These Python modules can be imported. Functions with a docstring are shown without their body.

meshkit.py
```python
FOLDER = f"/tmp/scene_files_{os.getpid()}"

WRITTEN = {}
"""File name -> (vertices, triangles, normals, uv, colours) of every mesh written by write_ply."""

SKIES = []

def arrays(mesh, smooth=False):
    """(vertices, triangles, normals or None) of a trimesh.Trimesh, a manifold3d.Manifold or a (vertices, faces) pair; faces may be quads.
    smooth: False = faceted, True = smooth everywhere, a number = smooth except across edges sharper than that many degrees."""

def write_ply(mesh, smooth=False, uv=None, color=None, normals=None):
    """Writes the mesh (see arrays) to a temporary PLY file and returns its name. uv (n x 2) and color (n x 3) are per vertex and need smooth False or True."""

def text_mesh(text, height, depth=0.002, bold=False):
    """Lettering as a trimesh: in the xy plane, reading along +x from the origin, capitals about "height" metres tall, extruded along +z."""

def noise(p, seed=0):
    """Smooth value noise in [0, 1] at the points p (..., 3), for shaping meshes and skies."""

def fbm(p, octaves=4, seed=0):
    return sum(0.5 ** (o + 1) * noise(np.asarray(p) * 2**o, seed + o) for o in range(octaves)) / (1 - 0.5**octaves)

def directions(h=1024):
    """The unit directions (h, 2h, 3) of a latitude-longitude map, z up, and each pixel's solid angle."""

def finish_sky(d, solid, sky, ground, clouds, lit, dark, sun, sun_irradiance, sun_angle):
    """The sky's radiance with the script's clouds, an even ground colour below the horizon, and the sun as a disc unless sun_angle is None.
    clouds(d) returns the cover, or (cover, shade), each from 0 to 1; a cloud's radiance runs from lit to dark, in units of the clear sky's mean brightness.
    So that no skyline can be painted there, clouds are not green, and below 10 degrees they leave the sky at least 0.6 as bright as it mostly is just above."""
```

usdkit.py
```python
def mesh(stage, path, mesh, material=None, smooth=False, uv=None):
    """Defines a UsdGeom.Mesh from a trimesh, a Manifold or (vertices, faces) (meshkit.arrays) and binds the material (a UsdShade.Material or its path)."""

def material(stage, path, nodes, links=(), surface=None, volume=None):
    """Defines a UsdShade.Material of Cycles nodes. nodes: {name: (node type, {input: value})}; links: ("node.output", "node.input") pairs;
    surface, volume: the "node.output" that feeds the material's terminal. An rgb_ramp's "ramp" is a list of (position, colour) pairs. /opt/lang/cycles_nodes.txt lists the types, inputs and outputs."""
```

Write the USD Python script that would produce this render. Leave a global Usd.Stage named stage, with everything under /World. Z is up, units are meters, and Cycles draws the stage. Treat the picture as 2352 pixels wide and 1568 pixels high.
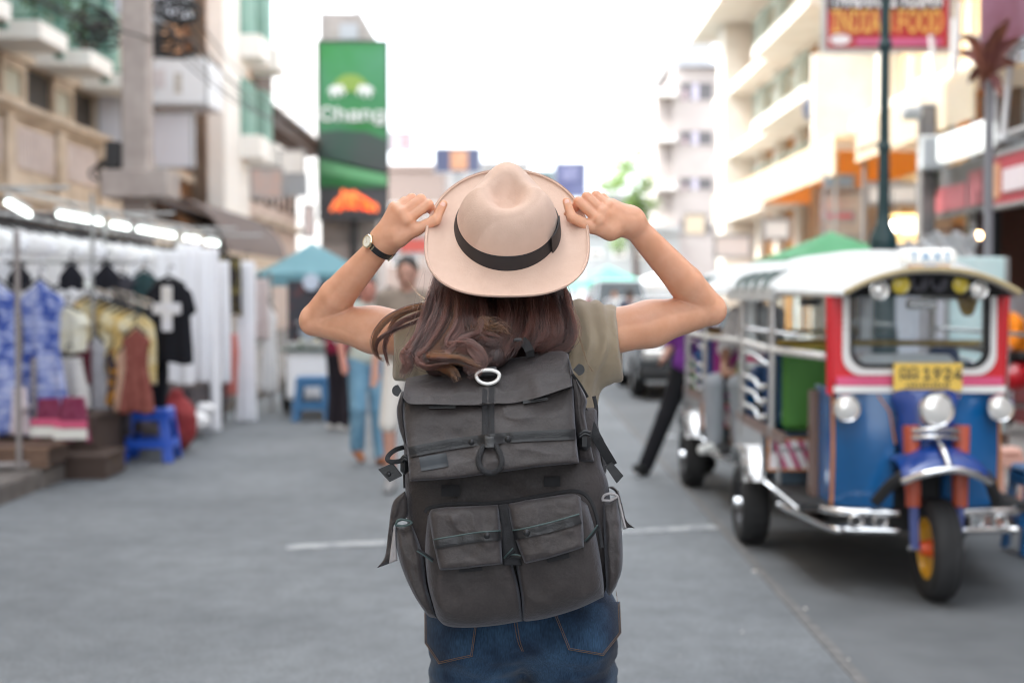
import math, random
import numpy as np, trimesh
from shapely.geometry import Polygon, Point, LineString, box as sbox
from shapely import affinity, union_all
import usdkit, meshkit
from pxr import Usd, UsdGeom, UsdLux, UsdShade, Gf, Sdf, Vt

stage = Usd.Stage.CreateInMemory()
UsdGeom.SetStageUpAxis(stage, 'Z')
UsdGeom.SetStageMetersPerUnit(stage, 1.0)
UsdGeom.Xform.Define(stage, '/World')
UsdGeom.Scope.Define(stage, '/World/Looks')
random.seed(7)
RNG = np.random.default_rng(11)

# ---------------------------------------------------------------- camera, sky, sun, exposure
CAM_H, FPX, CX, CY, HORIZON = 1.5, 3267.0, 1176.0, 784.0, 680.0
PITCH = math.atan((CY - HORIZON) / FPX)
cam = UsdGeom.Camera.Define(stage, '/World/camera')
cam.CreateHorizontalApertureAttr(36.0)
cam.CreateVerticalApertureAttr(36.0 * 682 / 1024)
cam.CreateFocalLengthAttr(50.0)
cam.CreateFStopAttr(2.7)
cam.CreateFocusDistanceAttr(2.55)
cam.CreateClippingRangeAttr(Gf.Vec2f(0.05, 5000))
cam.CreateExposureAttr(2.25)
cx = UsdGeom.Xformable(cam)
cx.AddTranslateOp().Set(Gf.Vec3d(0, 0, CAM_H))
cx.AddRotateXOp().Set(90 - math.degrees(PITCH))

SUN_TO = np.array([-0.54, 0.05, 0.84]); SUN_TO /= np.linalg.norm(SUN_TO)
SUN_EL = math.asin(SUN_TO[2]); SUN_ROT = math.atan2(SUN_TO[0], SUN_TO[1])
sky_mat = usdkit.material(stage, '/World/Looks/sky_air', {
    'sky': ('sky_texture', {'sky_type': 'single_scattering', 'sun_disc': False, 'sun_elevation': SUN_EL, 'sun_rotation': SUN_ROT,
                            'altitude': 10.0, 'air_density': 1.0, 'aerosol_density': 3.0, 'ozone_density': 1.0}),
    'tc': ('texture_coordinate', {}),
    'n': ('noise_texture', {'scale': 2.2, 'detail': 5.0, 'roughness': 0.55}),
    'r': ('rgb_ramp', {'ramp': [(0.0, (0.75,) * 3), (0.6, (0.97,) * 3), (1.0, (1.0,) * 3)]}),
    'bw': ('rgb_to_bw', {}),
    'warm': ('mix', {'mix_type': 'multiply', 'fac': 1.0, 'color2': (1.45, 1.53, 1.62)}),
    'mx': ('mix', {}),
    'bg': ('background_shader', {'strength': 0.15})},
    [('tc.generated', 'n.vector'), ('n.fac', 'r.fac'), ('sky.color', 'bw.color'), ('bw.val', 'warm.color1'), ('r.color', 'mx.fac'),
     ('sky.color', 'mx.color1'), ('warm.color', 'mx.color2'), ('mx.color', 'bg.color')], surface='bg.background')
dome = UsdLux.DomeLight.Define(stage, '/World/sky')
UsdShade.MaterialBindingAPI.Apply(dome.GetPrim()).Bind(sky_mat)
sun = UsdLux.DistantLight.Define(stage, '/World/sun')
sun.CreateIntensityAttr(0.5); sun.CreateAngleAttr(0.6); sun.CreateNormalizeAttr(True); sun.CreateColorAttr(Gf.Vec3f(1.0, 0.92, 0.80))
q = Gf.Rotation(Gf.Vec3d(0, 0, 1), Gf.Vec3d(*map(float, SUN_TO)))
UsdGeom.Xformable(sun).AddOrientOp(UsdGeom.XformOp.PrecisionDouble).Set(Gf.Quatd(q.GetQuat()))

# ---------------------------------------------------------------- picture helpers
def at(px, py, Y):
    """The point of the place seen at this pixel of the photograph (2352 wide), Y metres down the street."""
    a, b = (px - CX) / FPX, (CY - py) / FPX
    s, c = math.sin(PITCH), math.cos(PITCH)
    d = np.array([a, c + b * s, -s + b * c])
    return np.array([0, 0, CAM_H]) + d * (Y / d[1])
def at_many(P, Y):
    P = np.asarray(P, float); Y = np.asarray(Y, float)
    a, b = (P[..., 0] - CX) / FPX, (CY - P[..., 1]) / FPX
    s, c = math.sin(PITCH), math.cos(PITCH)
    k = Y / (c + b * s)
    return np.stack([a * k, Y + 0 * a, CAM_H + (-s + b * c) * k], -1)

# ---------------------------------------------------------------- scene helpers
NAMES, ORG = {}, {'/World': np.zeros(3)}
def path_for(name, parent='/World'):
    n = NAMES.get((parent, name), 0); NAMES[(parent, name)] = n + 1
    return f'{parent}/{name}' + (f'_{n:03d}' if n else '')
def tag(p, label=None, cat=None, group=None, kind=None):
    for k, v in (('label', label), ('category', cat), ('group', group), ('kind', kind)):
        if v: p.SetCustomDataByKey(k, v)
def thing(name, label, cat, loc=(0, 0, 0), rz=0.0, group=None, kind=None):
    path = path_for(name); x = UsdGeom.Xform.Define(stage, path)
    x.AddTranslateOp().Set(Gf.Vec3d(*map(float, loc)))
    if rz: x.AddRotateZOp().Set(math.degrees(rz))
    tag(x.GetPrim(), label, cat, group, kind)
    ORG[path] = np.zeros(3)
    return path
def world_thing(name, label, cat, loc, group=None, kind=None):
    """a thing whose parts are given in world coordinates"""
    path = thing(name, label, cat, loc, 0.0, group, kind); ORG[path] = np.asarray(loc, float); return path
def part(parent, name, mesh, mat, smooth=30, label=None):
    path = path_for(name, parent); ORG[path] = ORG[parent]
    v, f, n = meshkit.arrays(mesh, False)
    o = usdkit.mesh(stage, path, trimesh.Trimesh(v - ORG[parent], f, process=False), mat, smooth or False)
    if label: tag(o.GetPrim(), label)
    return path
def solo(name, mesh, mat, label, cat, group=None, kind=None, smooth=30):
    """a thing that is one mesh, given in world coordinates"""
    v, f, n = meshkit.arrays(mesh, False)
    c = np.array([(v[:, 0].min() + v[:, 0].max()) / 2, (v[:, 1].min() + v[:, 1].max()) / 2, v[:, 2].min()])
    path = path_for(name)
    o = usdkit.mesh(stage, path, trimesh.Trimesh(v - c, f, process=False), mat, smooth or False)
    UsdGeom.Xformable(o).AddTranslateOp().Set(Gf.Vec3d(*map(float, c)))
    tag(o.GetPrim(), label, cat, group, kind); ORG[path] = c
    return path
def struct(name, mesh, mat, smooth=False, kind='structure'):
    path = path_for(name); o = usdkit.mesh(stage, path, mesh, mat, smooth); tag(o.GetPrim(), kind=kind); ORG[path] = np.zeros(3); return path
def dup(src, loc, rz=0.0, label=None, group=None, scale=None):
    p = stage.GetPrimAtPath(src); was = p.GetCustomData(); base = src.split('/')[-1]
    if base[-4:-3] == '_' and base[-3:].isdigit(): base = base[:-4]
    path = path_for(base); x = UsdGeom.Xform.Define(stage, path)
    x.GetPrim().GetReferences().AddInternalReference(src)
    x.ClearXformOpOrder()
    x.AddTranslateOp(opSuffix='c').Set(Gf.Vec3d(*map(float, loc)))
    if rz: x.AddRotateZOp(opSuffix='c').Set(math.degrees(rz))
    if scale: x.AddScaleOp(opSuffix='c').Set(Gf.Vec3f(*scale))
    x.GetPrim().SetInstanceable(True)
    tag(x.GetPrim(), label or was.get('label'), was.get('category'), group or was.get('group'))
    return path

# ---------------------------------------------------------------- materials
MATS = {}
def mat(name, col, rough=0.6, metal=0.0, spec=0.5, col2=None, scale=6.0, detail=4.0, bump=0.0, bscale=None, coat=0.0, sheen=0.0, emit=None, es=0.0,
        trans=0.0, sss=0.0, lo=0.35, hi=0.65, coord='object', stretch=None, rough2=None, transl=None):
    if name in MATS: return MATS[name]
    p = {'base_color': tuple(col), 'roughness': rough, 'metallic': metal, 'specular_ior_level': spec}
    if coat: p.update(coat_weight=coat, coat_roughness=0.06)
    if sheen: p.update(sheen_weight=sheen, sheen_roughness=0.4)
    if emit is not None: p.update(emission_color=tuple(emit), emission_strength=es)
    if trans: p.update(transmission_weight=trans)
    if sss: p.update(subsurface_weight=sss, subsurface_radius=(1.0, 0.35, 0.2), subsurface_scale=0.006)
    nodes, links = {'p': ('principled_bsdf', p)}, []
    if col2 is not None or bump:
        nodes['tc'] = ('texture_coordinate', {}) if coord == 'object' else ('geometry', {})
        src = 'tc.object' if coord == 'object' else 'tc.position'
        if stretch is not None:
            nodes['mp'] = ('mapping', {'mapping_type': 'point', 'scale': tuple(stretch)}); links.append((src, 'mp.vector')); src = 'mp.vector'
        nodes['n'] = ('noise_texture', {'scale': scale, 'detail': detail, 'roughness': 0.6}); links.append((src, 'n.vector'))
        if col2 is not None:
            nodes['r'] = ('rgb_ramp', {'ramp': [(lo, tuple(col)), (hi, tuple(col2))]})
            links += [('n.fac', 'r.fac'), ('r.color', 'p.base_color')]
        if rough2 is not None:
            nodes['rr'] = ('rgb_ramp', {'ramp': [(lo, (rough,) * 3), (hi, (rough2,) * 3)]}); links += [('n.fac', 'rr.fac'), ('rr.color', 'p.roughness')]
        if bump:
            nodes['bn'] = ('noise_texture', {'scale': bscale or scale * 4, 'detail': 3.0, 'roughness': 0.6})
            nodes['b'] = ('bump', {'strength': bump, 'distance': 0.01})
            links += [(src, 'bn.vector'), ('bn.fac', 'b.height'), ('b.normal', 'p.normal')]
    surf = 'p.BSDF'
    if transl is not None:
        nodes['t'] = ('translucent_bsdf', {'color': tuple(transl)}); nodes['m'] = ('mix_closure', {'fac': 0.5})
        links += [('p.BSDF', 'm.closure1'), ('t.BSDF', 'm.closure2')]; surf = 'm.closure'
    MATS[name] = usdkit.material(stage, f'/World/Looks/{name}', nodes, links, surface=surf)
    return MATS[name]
def pane_mat(name, tint=(0.9, 0.95, 0.96), gloss=0.03):
    if name in MATS: return MATS[name]
    MATS[name] = usdkit.material(stage, f'/World/Looks/{name}', {'t': ('transparent_bsdf', {'color': tint}), 'g': ('glossy_bsdf', {'roughness': gloss, 'color': (1, 1, 1)}),
        'f': ('fresnel', {'IOR': 1.5}), 'm': ('mix_closure', {})}, [('f.fac', 'm.fac'), ('t.BSDF', 'm.closure1'), ('g.BSDF', 'm.closure2')], surface='m.closure')
    return MATS[name]

# ---------------------------------------------------------------- mesh helpers
def cat(*ms):
    out = []
    for m in ms:
        if m is None: continue
        if isinstance(m, (list,)): out += [x for x in m]
        else: out.append(m)
    V, F, n = [], [], 0
    for m in out:
        v, f, _ = meshkit.arrays(m, False); V.append(v); F.append(f + n); n += len(v)
    return trimesh.Trimesh(np.vstack(V), np.vstack(F), process=False)
def bx(x0, x1, y0, y1, z0, z1):
    b = trimesh.creation.box(extents=(abs(x1 - x0), abs(y1 - y0), abs(z1 - z0))); b.apply_translation(((x0 + x1) / 2, (y0 + y1) / 2, (z0 + z1) / 2)); return b
def rbx(x0, x1, y0, y1, z0, z1, r=0.01):
    """a box with chamfered edges"""
    c = np.array([(x0 + x1) / 2, (y0 + y1) / 2, (z0 + z1) / 2]); h = np.abs(np.array([x1 - x0, y1 - y0, z1 - z0])) / 2; r = min(r, h.min() * 0.95)
    pts = []
    for sx in (-1, 1):
        for sy in (-1, 1):
            for sz in (-1, 1):
                s = np.array([sx, sy, sz])
                for k in range(3):
                    p = h - r; p[k] = h[k]; pts.append(s * p)
    m = trimesh.convex.convex_hull(np.array(pts)); m.apply_translation(c); return m
def tube(P, r, n=8, closed=False, caps=True):
    P = np.asarray(P, float); r = np.broadcast_to(np.asarray(r, float), (len(P),))
    if closed: T = np.roll(P, -1, 0) - np.roll(P, 1, 0)
    else: T = np.gradient(P, axis=0)
    T /= np.maximum(np.linalg.norm(T, axis=1, keepdims=True), 1e-9)
    up = np.array([0, 0, 1.0]) if abs(T[0, 2]) < 0.9 else np.array([1.0, 0, 0])
    u = np.cross(T[0], up); u /= np.linalg.norm(u); rings = []
    for i in range(len(P)):
        u = u - T[i] * (u @ T[i]); u /= np.linalg.norm(u); w = np.cross(T[i], u)
        a = np.arange(n) / n * 2 * np.pi
        rings.append(P[i] + r[i] * (np.cos(a)[:, None] * u + np.sin(a)[:, None] * w))
    V = np.vstack(rings); F = []; m = len(P)
    for i in range(m if closed else m - 1):
        j = (i + 1) % m
        for k in range(n):
            l = (k + 1) % n
            F += [[i * n + k, i * n + l, j * n + l], [i * n + k, j * n + l, j * n + k]]
    if caps and not closed:
        V = np.vstack([V, P[:1], P[-1:]]); a, b = m * n, m * n + 1
        for k in range(n):
            l = (k + 1) % n
            F += [[a, l, k], [b, (m - 1) * n + k, (m - 1) * n + l]]
    return trimesh.Trimesh(V, np.array(F), process=False)
def spline(P, n=24, closed=False):
    """Catmull-Rom through the points"""
    P = np.asarray(P, float)
    if closed: Q = np.vstack([P[-1:], P, P[:2]]); m = len(P)
    else: Q = np.vstack([2 * P[0] - P[1], P, 2 * P[-1] - P[-2]]); m = len(P) - 1
    out = []
    ts = np.linspace(0, m, n, endpoint=not closed)
    for t in ts:
        i = min(int(t), m - 1); u = t - i; a, b, c, d = Q[i:i + 4]
        out.append(0.5 * (2 * b + (c - a) * u + (2 * a - 5 * b + 4 * c - d) * u * u + (3 * b - a - 3 * c + d) * u ** 3))
    return np.array(out)
def lathe(prof, n=24, axis='z'):
    """prof: (radius, height) pairs"""
    m = trimesh.creation.revolve(np.asarray(prof, float), sections=n)
    if axis == 'y': m.apply_transform(trimesh.transformations.rotation_matrix(-np.pi / 2, [1, 0, 0]))
    if axis == 'x': m.apply_transform(trimesh.transformations.rotation_matrix(np.pi / 2, [0, 1, 0]))
    return m
def cyl(a, b, r, n=12):
    return tube([a, b], r, n)
def moved(m, t=(0, 0, 0), rz=0.0, rx=0.0, ry=0.0, s=None):
    m = m.copy()
    if s is not None: m.apply_scale(s)
    R = trimesh.transformations.euler_matrix(rx, ry, rz); m.apply_transform(R); m.apply_translation(t); return m
def extrude(poly, d, plane='xz', y=0.0):
    """a shapely polygon of (x, z) made d thick along y, its front at y"""
    geoms = list(getattr(poly, 'geoms', [poly])); ms = []
    for g in geoms:
        if g.area < 1e-9: continue
        m = trimesh.creation.extrude_polygon(g, d, engine='earcut')
        v = m.vertices.copy()
        m = trimesh.Trimesh(np.stack([v[:, 0], y + d - v[:, 2], v[:, 1]], 1), m.faces, process=False); ms.append(m)
    return cat(ms)
def text_xz(s, h, x, y, z, depth=0.004, bold=True, center=True):
    """lettering that faces -y"""
    m = meshkit.text_mesh(s, h, depth, bold); v = np.array(m.vertices)
    w = v[:, 0].max() - v[:, 0].min(); x0 = x - (w / 2 if center else 0) - v[:, 0].min()
    return trimesh.Trimesh(np.stack([v[:, 0] + x0, y - v[:, 2], z + v[:, 1]], 1), m.faces, process=False)
def rrect(x0, x1, z0, z1, r, seg=6):
    return sbox(x0 + r, z0 + r, x1 - r, z1 - r).buffer(r, quad_segs=seg)
def frame_at(m, o, ux, uy=None):
    """put a mesh that faces -y (x right, z up) so that its x axis lies along the level direction ux, its origin at o"""
    ux = np.asarray(ux, float); ux /= np.linalg.norm(ux); uz = np.array([0, 0, 1.0]); un = np.cross(uz, ux)
    v = np.asarray(m.vertices); return trimesh.Trimesh(np.asarray(o) + v[:, :1] * ux + v[:, 1:2] * un + v[:, 2:] * uz, m.faces, process=False)
def grid_mesh(G, flip=False):
    """a sheet from an (n, m, 3) grid of points"""
    n, m = G.shape[:2]; i, j = np.meshgrid(np.arange(n - 1), np.arange(m - 1), indexing='ij')
    a, b, c, d = i * m + j, (i + 1) * m + j, (i + 1) * m + j + 1, i * m + j + 1
    F = np.concatenate([np.stack([a, b, c], -1).reshape(-1, 3), np.stack([a, c, d], -1).reshape(-1, 3)])
    return trimesh.Trimesh(G.reshape(-1, 3), F[:, ::-1] if flip else F, process=False)
def shell(Gf, Gb):
    """closed solid between a front grid and a back grid of the same size"""
    n, m = Gf.shape[:2]; a = grid_mesh(Gf); b = grid_mesh(Gb, True); k = n * m
    idx = np.arange(k).reshape(n, m); rim = np.concatenate([idx[0, :], idx[1:, -1], idx[-1, -2::-1], idx[-2:0:-1, 0]])
    nx = np.roll(rim, -1)
    F = np.concatenate([np.stack([rim, rim + k, nx + k], -1), np.stack([rim, nx + k, nx], -1)])
    return trimesh.Trimesh(np.vstack([a.vertices, b.vertices]), np.vstack([a.faces, b.faces + k, F[:, ::-1]]), process=False)

# ---------------------------------------------------------------- smooth solids from distance fields
def prim_d(p, P):
    if p[0] == 'c':
        a, b, ra, rb = map(np.asarray, p[1:5]); ab = b - a; L = max(float(ab @ ab), 1e-9)
        t = np.clip((P - a) @ ab / L, 0, 1)
        return np.linalg.norm(P - (a + t[..., None] * ab), axis=-1) - (ra + t * (rb - ra))
    c, R, r = p[1], p[2], np.asarray(p[3], float)
    q = (P - c) @ (R if R is not None else np.eye(3))
    k0 = np.linalg.norm(q / r, axis=-1); k1 = np.linalg.norm(q / (r * r), axis=-1)
    return k0 * (k0 - 1.0) / np.maximum(k1, 1e-9)
def prim_box(p):
    if p[0] == 'c':
        r = max(p[3], p[4]); return np.minimum(p[1], p[2]) - r, np.maximum(p[1], p[2]) + r
    r = max(p[3]); return np.asarray(p[1]) - r, np.asarray(p[1]) + r
def smin(a, b, k):
    if k <= 0: return np.minimum(a, b)
    h = np.maximum(k - np.abs(a - b), 0) / k
    return np.minimum(a, b) - h * h * k * 0.25
def field(prims, P):
    d = np.full(P.shape[:-1], 9.0)
    for p in prims:
        k = p[5] if p[0] == 'c' else p[4]
        if k < 0: d = -smin(-d, prim_d(p, P), -k)
        else: d = smin(d, prim_d(p, P), k)
    return d
def sdf_mesh(prims, h, cuts=(), lo=None, hi=None):
    """cuts: (point, normal): keep the side the normal points away from"""
    B = [prim_box(p) for p in prims]
    L = np.min([b[0] for b in B], 0) - 3 * h if lo is None else np.asarray(lo, float)
    H = np.max([b[1] for b in B], 0) + 3 * h if hi is None else np.asarray(hi, float)
    n = np.ceil((H - L) / h).astype(int) + 1
    ax = [L[k] + h * np.arange(n[k]) for k in range(3)]
    V = np.full(tuple(n), 0.5)
    for p, (a, b) in zip(prims, B):
        k = abs(p[5] if p[0] == 'c' else p[4]); pad = k + 2 * h
        i0 = np.clip(np.floor((a - pad - L) / h).astype(int), 0, n); i1 = np.clip(np.ceil((b + pad - L) / h).astype(int) + 1, 0, n)
        if (i1 <= i0).any(): continue
        sl = tuple(slice(i0[j], i1[j]) for j in range(3))
        P = np.stack(np.meshgrid(*[ax[j][sl[j]] for j in range(3)], indexing='ij'), -1)
        d = prim_d(p, P); kk = p[5] if p[0] == 'c' else p[4]
        V[sl] = -smin(-V[sl], d, -kk) if kk < 0 else smin(V[sl], d, kk)
    for pt, nr, *where in cuts:
        pt, nr = np.asarray(pt, float), np.asarray(nr, float) / np.linalg.norm(nr)
        pl = (ax[0][:, None, None] - pt[0]) * nr[0] + (ax[1][None, :, None] - pt[1]) * nr[1] + (ax[2][None, None, :] - pt[2]) * nr[2]
        V = np.maximum(V, pl) if not where else np.where(where[0](ax[0][:, None, None], ax[1][None, :, None], ax[2][None, None, :]), np.maximum(V, pl), V)
    return surface_nets(V, L, h)
def surface_nets(V, L, h):
    S = V < 0; n = np.array(V.shape)
    c = np.zeros(tuple(n - 1), int)
    corners = [(a, b, d) for a in (0, 1) for b in (0, 1) for d in (0, 1)]
    for a, b, d in corners: c += S[a:n[0] - 1 + a, b:n[1] - 1 + b, d:n[2] - 1 + d]
    act = (c > 0) & (c < 8); I = np.argwhere(act); idx = np.full(act.shape, -1); idx[act] = np.arange(len(I))
    acc, cnt = np.zeros((len(I), 3)), np.zeros(len(I))
    vals = {q: V[I[:, 0] + q[0], I[:, 1] + q[1], I[:, 2] + q[2]] for q in corners}
    for q in corners:
        for k in range(3):
            if q[k] == 0:
                w = list(q); w[k] = 1; w = tuple(w); va, vb = vals[q], vals[w]
                m = (va < 0) != (vb < 0); t = np.where(m, va / np.where(m, va - vb, 1), 0)
                e = np.tile(np.array(q, float), (len(I), 1)); e[:, k] += t
                acc[m] += e[m]; cnt[m] += 1
    verts = L + h * (I + acc / np.maximum(cnt, 1)[:, None]); F = []
    for k in range(3):
        u, v = (k + 1) % 3, (k + 2) % 3
        sl0 = [slice(None)] * 3; sl1 = [slice(None)] * 3; sl0[k] = slice(0, -1); sl1[k] = slice(1, None)
        ch = S[tuple(sl0)] != S[tuple(sl1)]; E = np.argwhere(ch)
        E = E[(E[:, u] > 0) & (E[:, v] > 0) & (E[:, u] < n[u] - 1) & (E[:, v] < n[v] - 1)]
        ins = S[tuple(E.T)]
        def cell(du, dv):
            C = E.copy(); C[:, u] += du; C[:, v] += dv; return idx[tuple(C.T)]
        a, b, d, e = cell(-1, -1), cell(0, -1), cell(0, 0), cell(-1, 0)
        q4 = np.stack([a, b, d, e], 1); q4 = np.where(ins[:, None], q4, q4[:, ::-1])
        F += [q4[:, [0, 1, 2]], q4[:, [0, 2, 3]]]
    F = np.vstack(F); F = F[(F >= 0).all(1)]
    return trimesh.Trimesh(verts, F, process=False)
def lap(m, it=3, lam=0.5):
    """a little smoothing"""
    v = np.array(m.vertices); E = np.vstack([m.faces[:, [0, 1]], m.faces[:, [1, 2]], m.faces[:, [2, 0]]])
    deg = np.bincount(E.ravel(), minlength=len(v))[:, None]
    for s in range(it):
        for w in (lam, -lam * 1.04):
            a = np.zeros_like(v); np.add.at(a, E[:, 0], v[E[:, 1]]); np.add.at(a, E[:, 1], v[E[:, 0]])
            v = v + w * (a / np.maximum(deg, 1) - v)
    return trimesh.Trimesh(v, m.faces, process=False)
def vnormals(m):
    v, f = np.asarray(m.vertices), np.asarray(m.faces); n = np.zeros_like(v)
    fn = np.cross(v[f[:, 1]] - v[f[:, 0]], v[f[:, 2]] - v[f[:, 0]])
    for k in range(3): np.add.at(n, f[:, k], fn)
    return n / np.maximum(np.linalg.norm(n, axis=1, keepdims=True), 1e-12)
def curves(parent, name, lines, widths, material):
    """BasisCurves: lines is a list of (n, 3) world points"""
    path = path_for(name, parent); ORG[path] = ORG[parent]
    c = UsdGeom.BasisCurves.Define(stage, path)
    c.CreateTypeAttr('linear'); c.CreateCurveVertexCountsAttr(Vt.IntArray([len(l) for l in lines]))
    c.CreatePointsAttr(Vt.Vec3fArray.FromNumpy((np.vstack(lines) - ORG[parent]).astype(np.float32)))
    c.CreateWidthsAttr(Vt.FloatArray.FromNumpy(np.concatenate([np.broadcast_to(w, (len(l),)) for l, w in zip(lines, widths)]).astype(np.float32)))
    c.SetWidthsInterpolation('vertex')
    UsdShade.MaterialBindingAPI.Apply(c.GetPrim()).Bind(material)
    return path
def A(px, py, Y): return at(px, py, Y)
def C(a, b, ra, rb, k=0.02): return ('c', np.asarray(a, float), np.asarray(b, float), ra, rb, k)
def E(c, r, k=0.02, R=None): return ('e', np.asarray(c, float), R, r, k)
# ================================================================ ground, road, pavements
ASPH = usdkit.material(stage, '/World/Looks/road_concrete', {
    'g': ('geometry', {}), 'n': ('noise_texture', {'scale': 0.7, 'detail': 5.0, 'roughness': 0.6}), 'n2': ('noise_texture', {'scale': 55.0, 'detail': 3.0}), 'n3': ('noise_texture', {'scale': 6.0, 'detail': 4.0, 'roughness': 0.7}),
    'r': ('rgb_ramp', {'ramp': [(0.30, (0.128, 0.139, 0.149)), (0.68, (0.198, 0.212, 0.223))]}), 'r2': ('rgb_ramp', {'ramp': [(0.28, (0.72,) * 3), (0.55, (1.0,) * 3), (0.80, (1.28,) * 3)]}), 'r3': ('rgb_ramp', {'ramp': [(0.28, (0.74,) * 3), (0.58, (1.0,) * 3), (0.70, (1.03,) * 3), (0.77, (1.45,) * 3)]}),
    'm': ('mix', {'mix_type': 'multiply', 'fac': 1.0}), 'm2': ('mix', {'mix_type': 'multiply', 'fac': 1.0}), 'b': ('bump', {'strength': 0.4, 'distance': 0.01}), 'p': ('principled_bsdf', {'roughness': 0.72, 'specular_ior_level': 0.35})},
    [('g.position', 'n.vector'), ('g.position', 'n2.vector'), ('g.position', 'n3.vector'), ('n.fac', 'r.fac'), ('n2.fac', 'r2.fac'), ('n3.fac', 'r3.fac'), ('r.color', 'm.color1'), ('r2.color', 'm.color2'), ('m.color', 'm2.color1'), ('r3.color', 'm2.color2'),
     ('m2.color', 'p.base_color'), ('n2.fac', 'b.height'), ('b.normal', 'p.normal')], surface='p.BSDF')
ASPD = mat('dark_asphalt', (.094, .101, .107), .8, col2=(.136, .144, .151), scale=1.4, bump=.5, bscale=60, coord='world')
PAVE = mat('paving_concrete', (.16, .15, .145), .85, col2=(.24, .225, .21), scale=1.8, bump=.4, bscale=30, coord='world')
KERB = mat('kerb_stone', (.105, .09, .082), .85, col2=(.17, .15, .135), scale=5, bump=.5, bscale=40, coord='world')
WPAINT = mat('road_paint', (.46, .47, .47), .7, col2=(.20, .215, .23), scale=9, lo=.42, hi=.60, coord='world')
MORT = mat('joint_fill', (.10, .10, .10), .9, col2=(.19, .185, .18), scale=14, coord='world')
def sheet(x0, x1, y0, y1, z): return (np.array([[x0, y0, z], [x1, y0, z], [x1, y1, z], [x0, y1, z]], float), np.array([[0, 1, 2], [0, 2, 3]]))
struct('ground', sheet(-900, 900, -300, 2500, -.03), mat('far_ground', (.16, .155, .15), .9))
struct('road', sheet(-3.7, 1.36, -30, 200, 0.0), ASPH)
struct('roadside_lane', sheet(1.36, 3.35, -30, 200, -.004), ASPD)
struct('road_joint', cat(bx(1.335, 1.385, -30, 200, -.02, .006)), MORT)
struct('pavement', cat(bx(-12, -3.95, -30, 200, -.02, .15)), PAVE)
struct('pavement', cat(bx(3.6, 14, -30, 200, -.02, .13)), PAVE)
kl = path_for('kerb'); UsdGeom.Xform.Define(stage, kl); tag(stage.GetPrimAtPath(kl), kind='structure'); ORG[kl] = np.zeros(3)
for k in range(26): part(kl, 'kerb_stone', rbx(-3.95, -3.68 + .012 * ((k * 7) % 3), 6 + k * 1.0 + .012, 7 + k * 1.0 - .012, -.02, .165 - .006 * ((k * 5) % 3), .02), KERB)
part(kl, 'kerb_stone', bx(-3.95, -3.70, 32, 200, -.02, .16), KERB)
kr = path_for('kerb'); UsdGeom.Xform.Define(stage, kr); tag(stage.GetPrimAtPath(kr), kind='structure'); ORG[kr] = np.zeros(3)
for k in range(14): part(kr, 'kerb_stone', rbx(3.35, 3.6, 7 + k * 1.0 + .012, 8 + k * 1.0 - .012, -.02, .135, .02), KERB)
part(kr, 'kerb_stone', bx(3.35, 3.6, 21, 200, -.02, .13), KERB)
def mark(P, w, z=.004):
    P = np.array(P, float); d = (P[1] - P[0]) / np.linalg.norm(P[1] - P[0]); n = np.array([-d[1], d[0]]) * w / 2
    q = np.array([P[0] - n, P[1] - n, P[1] + n, P[0] + n]); return (np.column_stack([q, np.full(4, z)]), np.array([[0, 1, 2], [0, 2, 3]]))
struct('road_marking', mark([(-1.35, 8.45), (1.33, 9.20)], .13), WPAINT)
struct('road_marking', mark([(1.55, 15.2), (1.75, 15.25)], .30), WPAINT)
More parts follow.
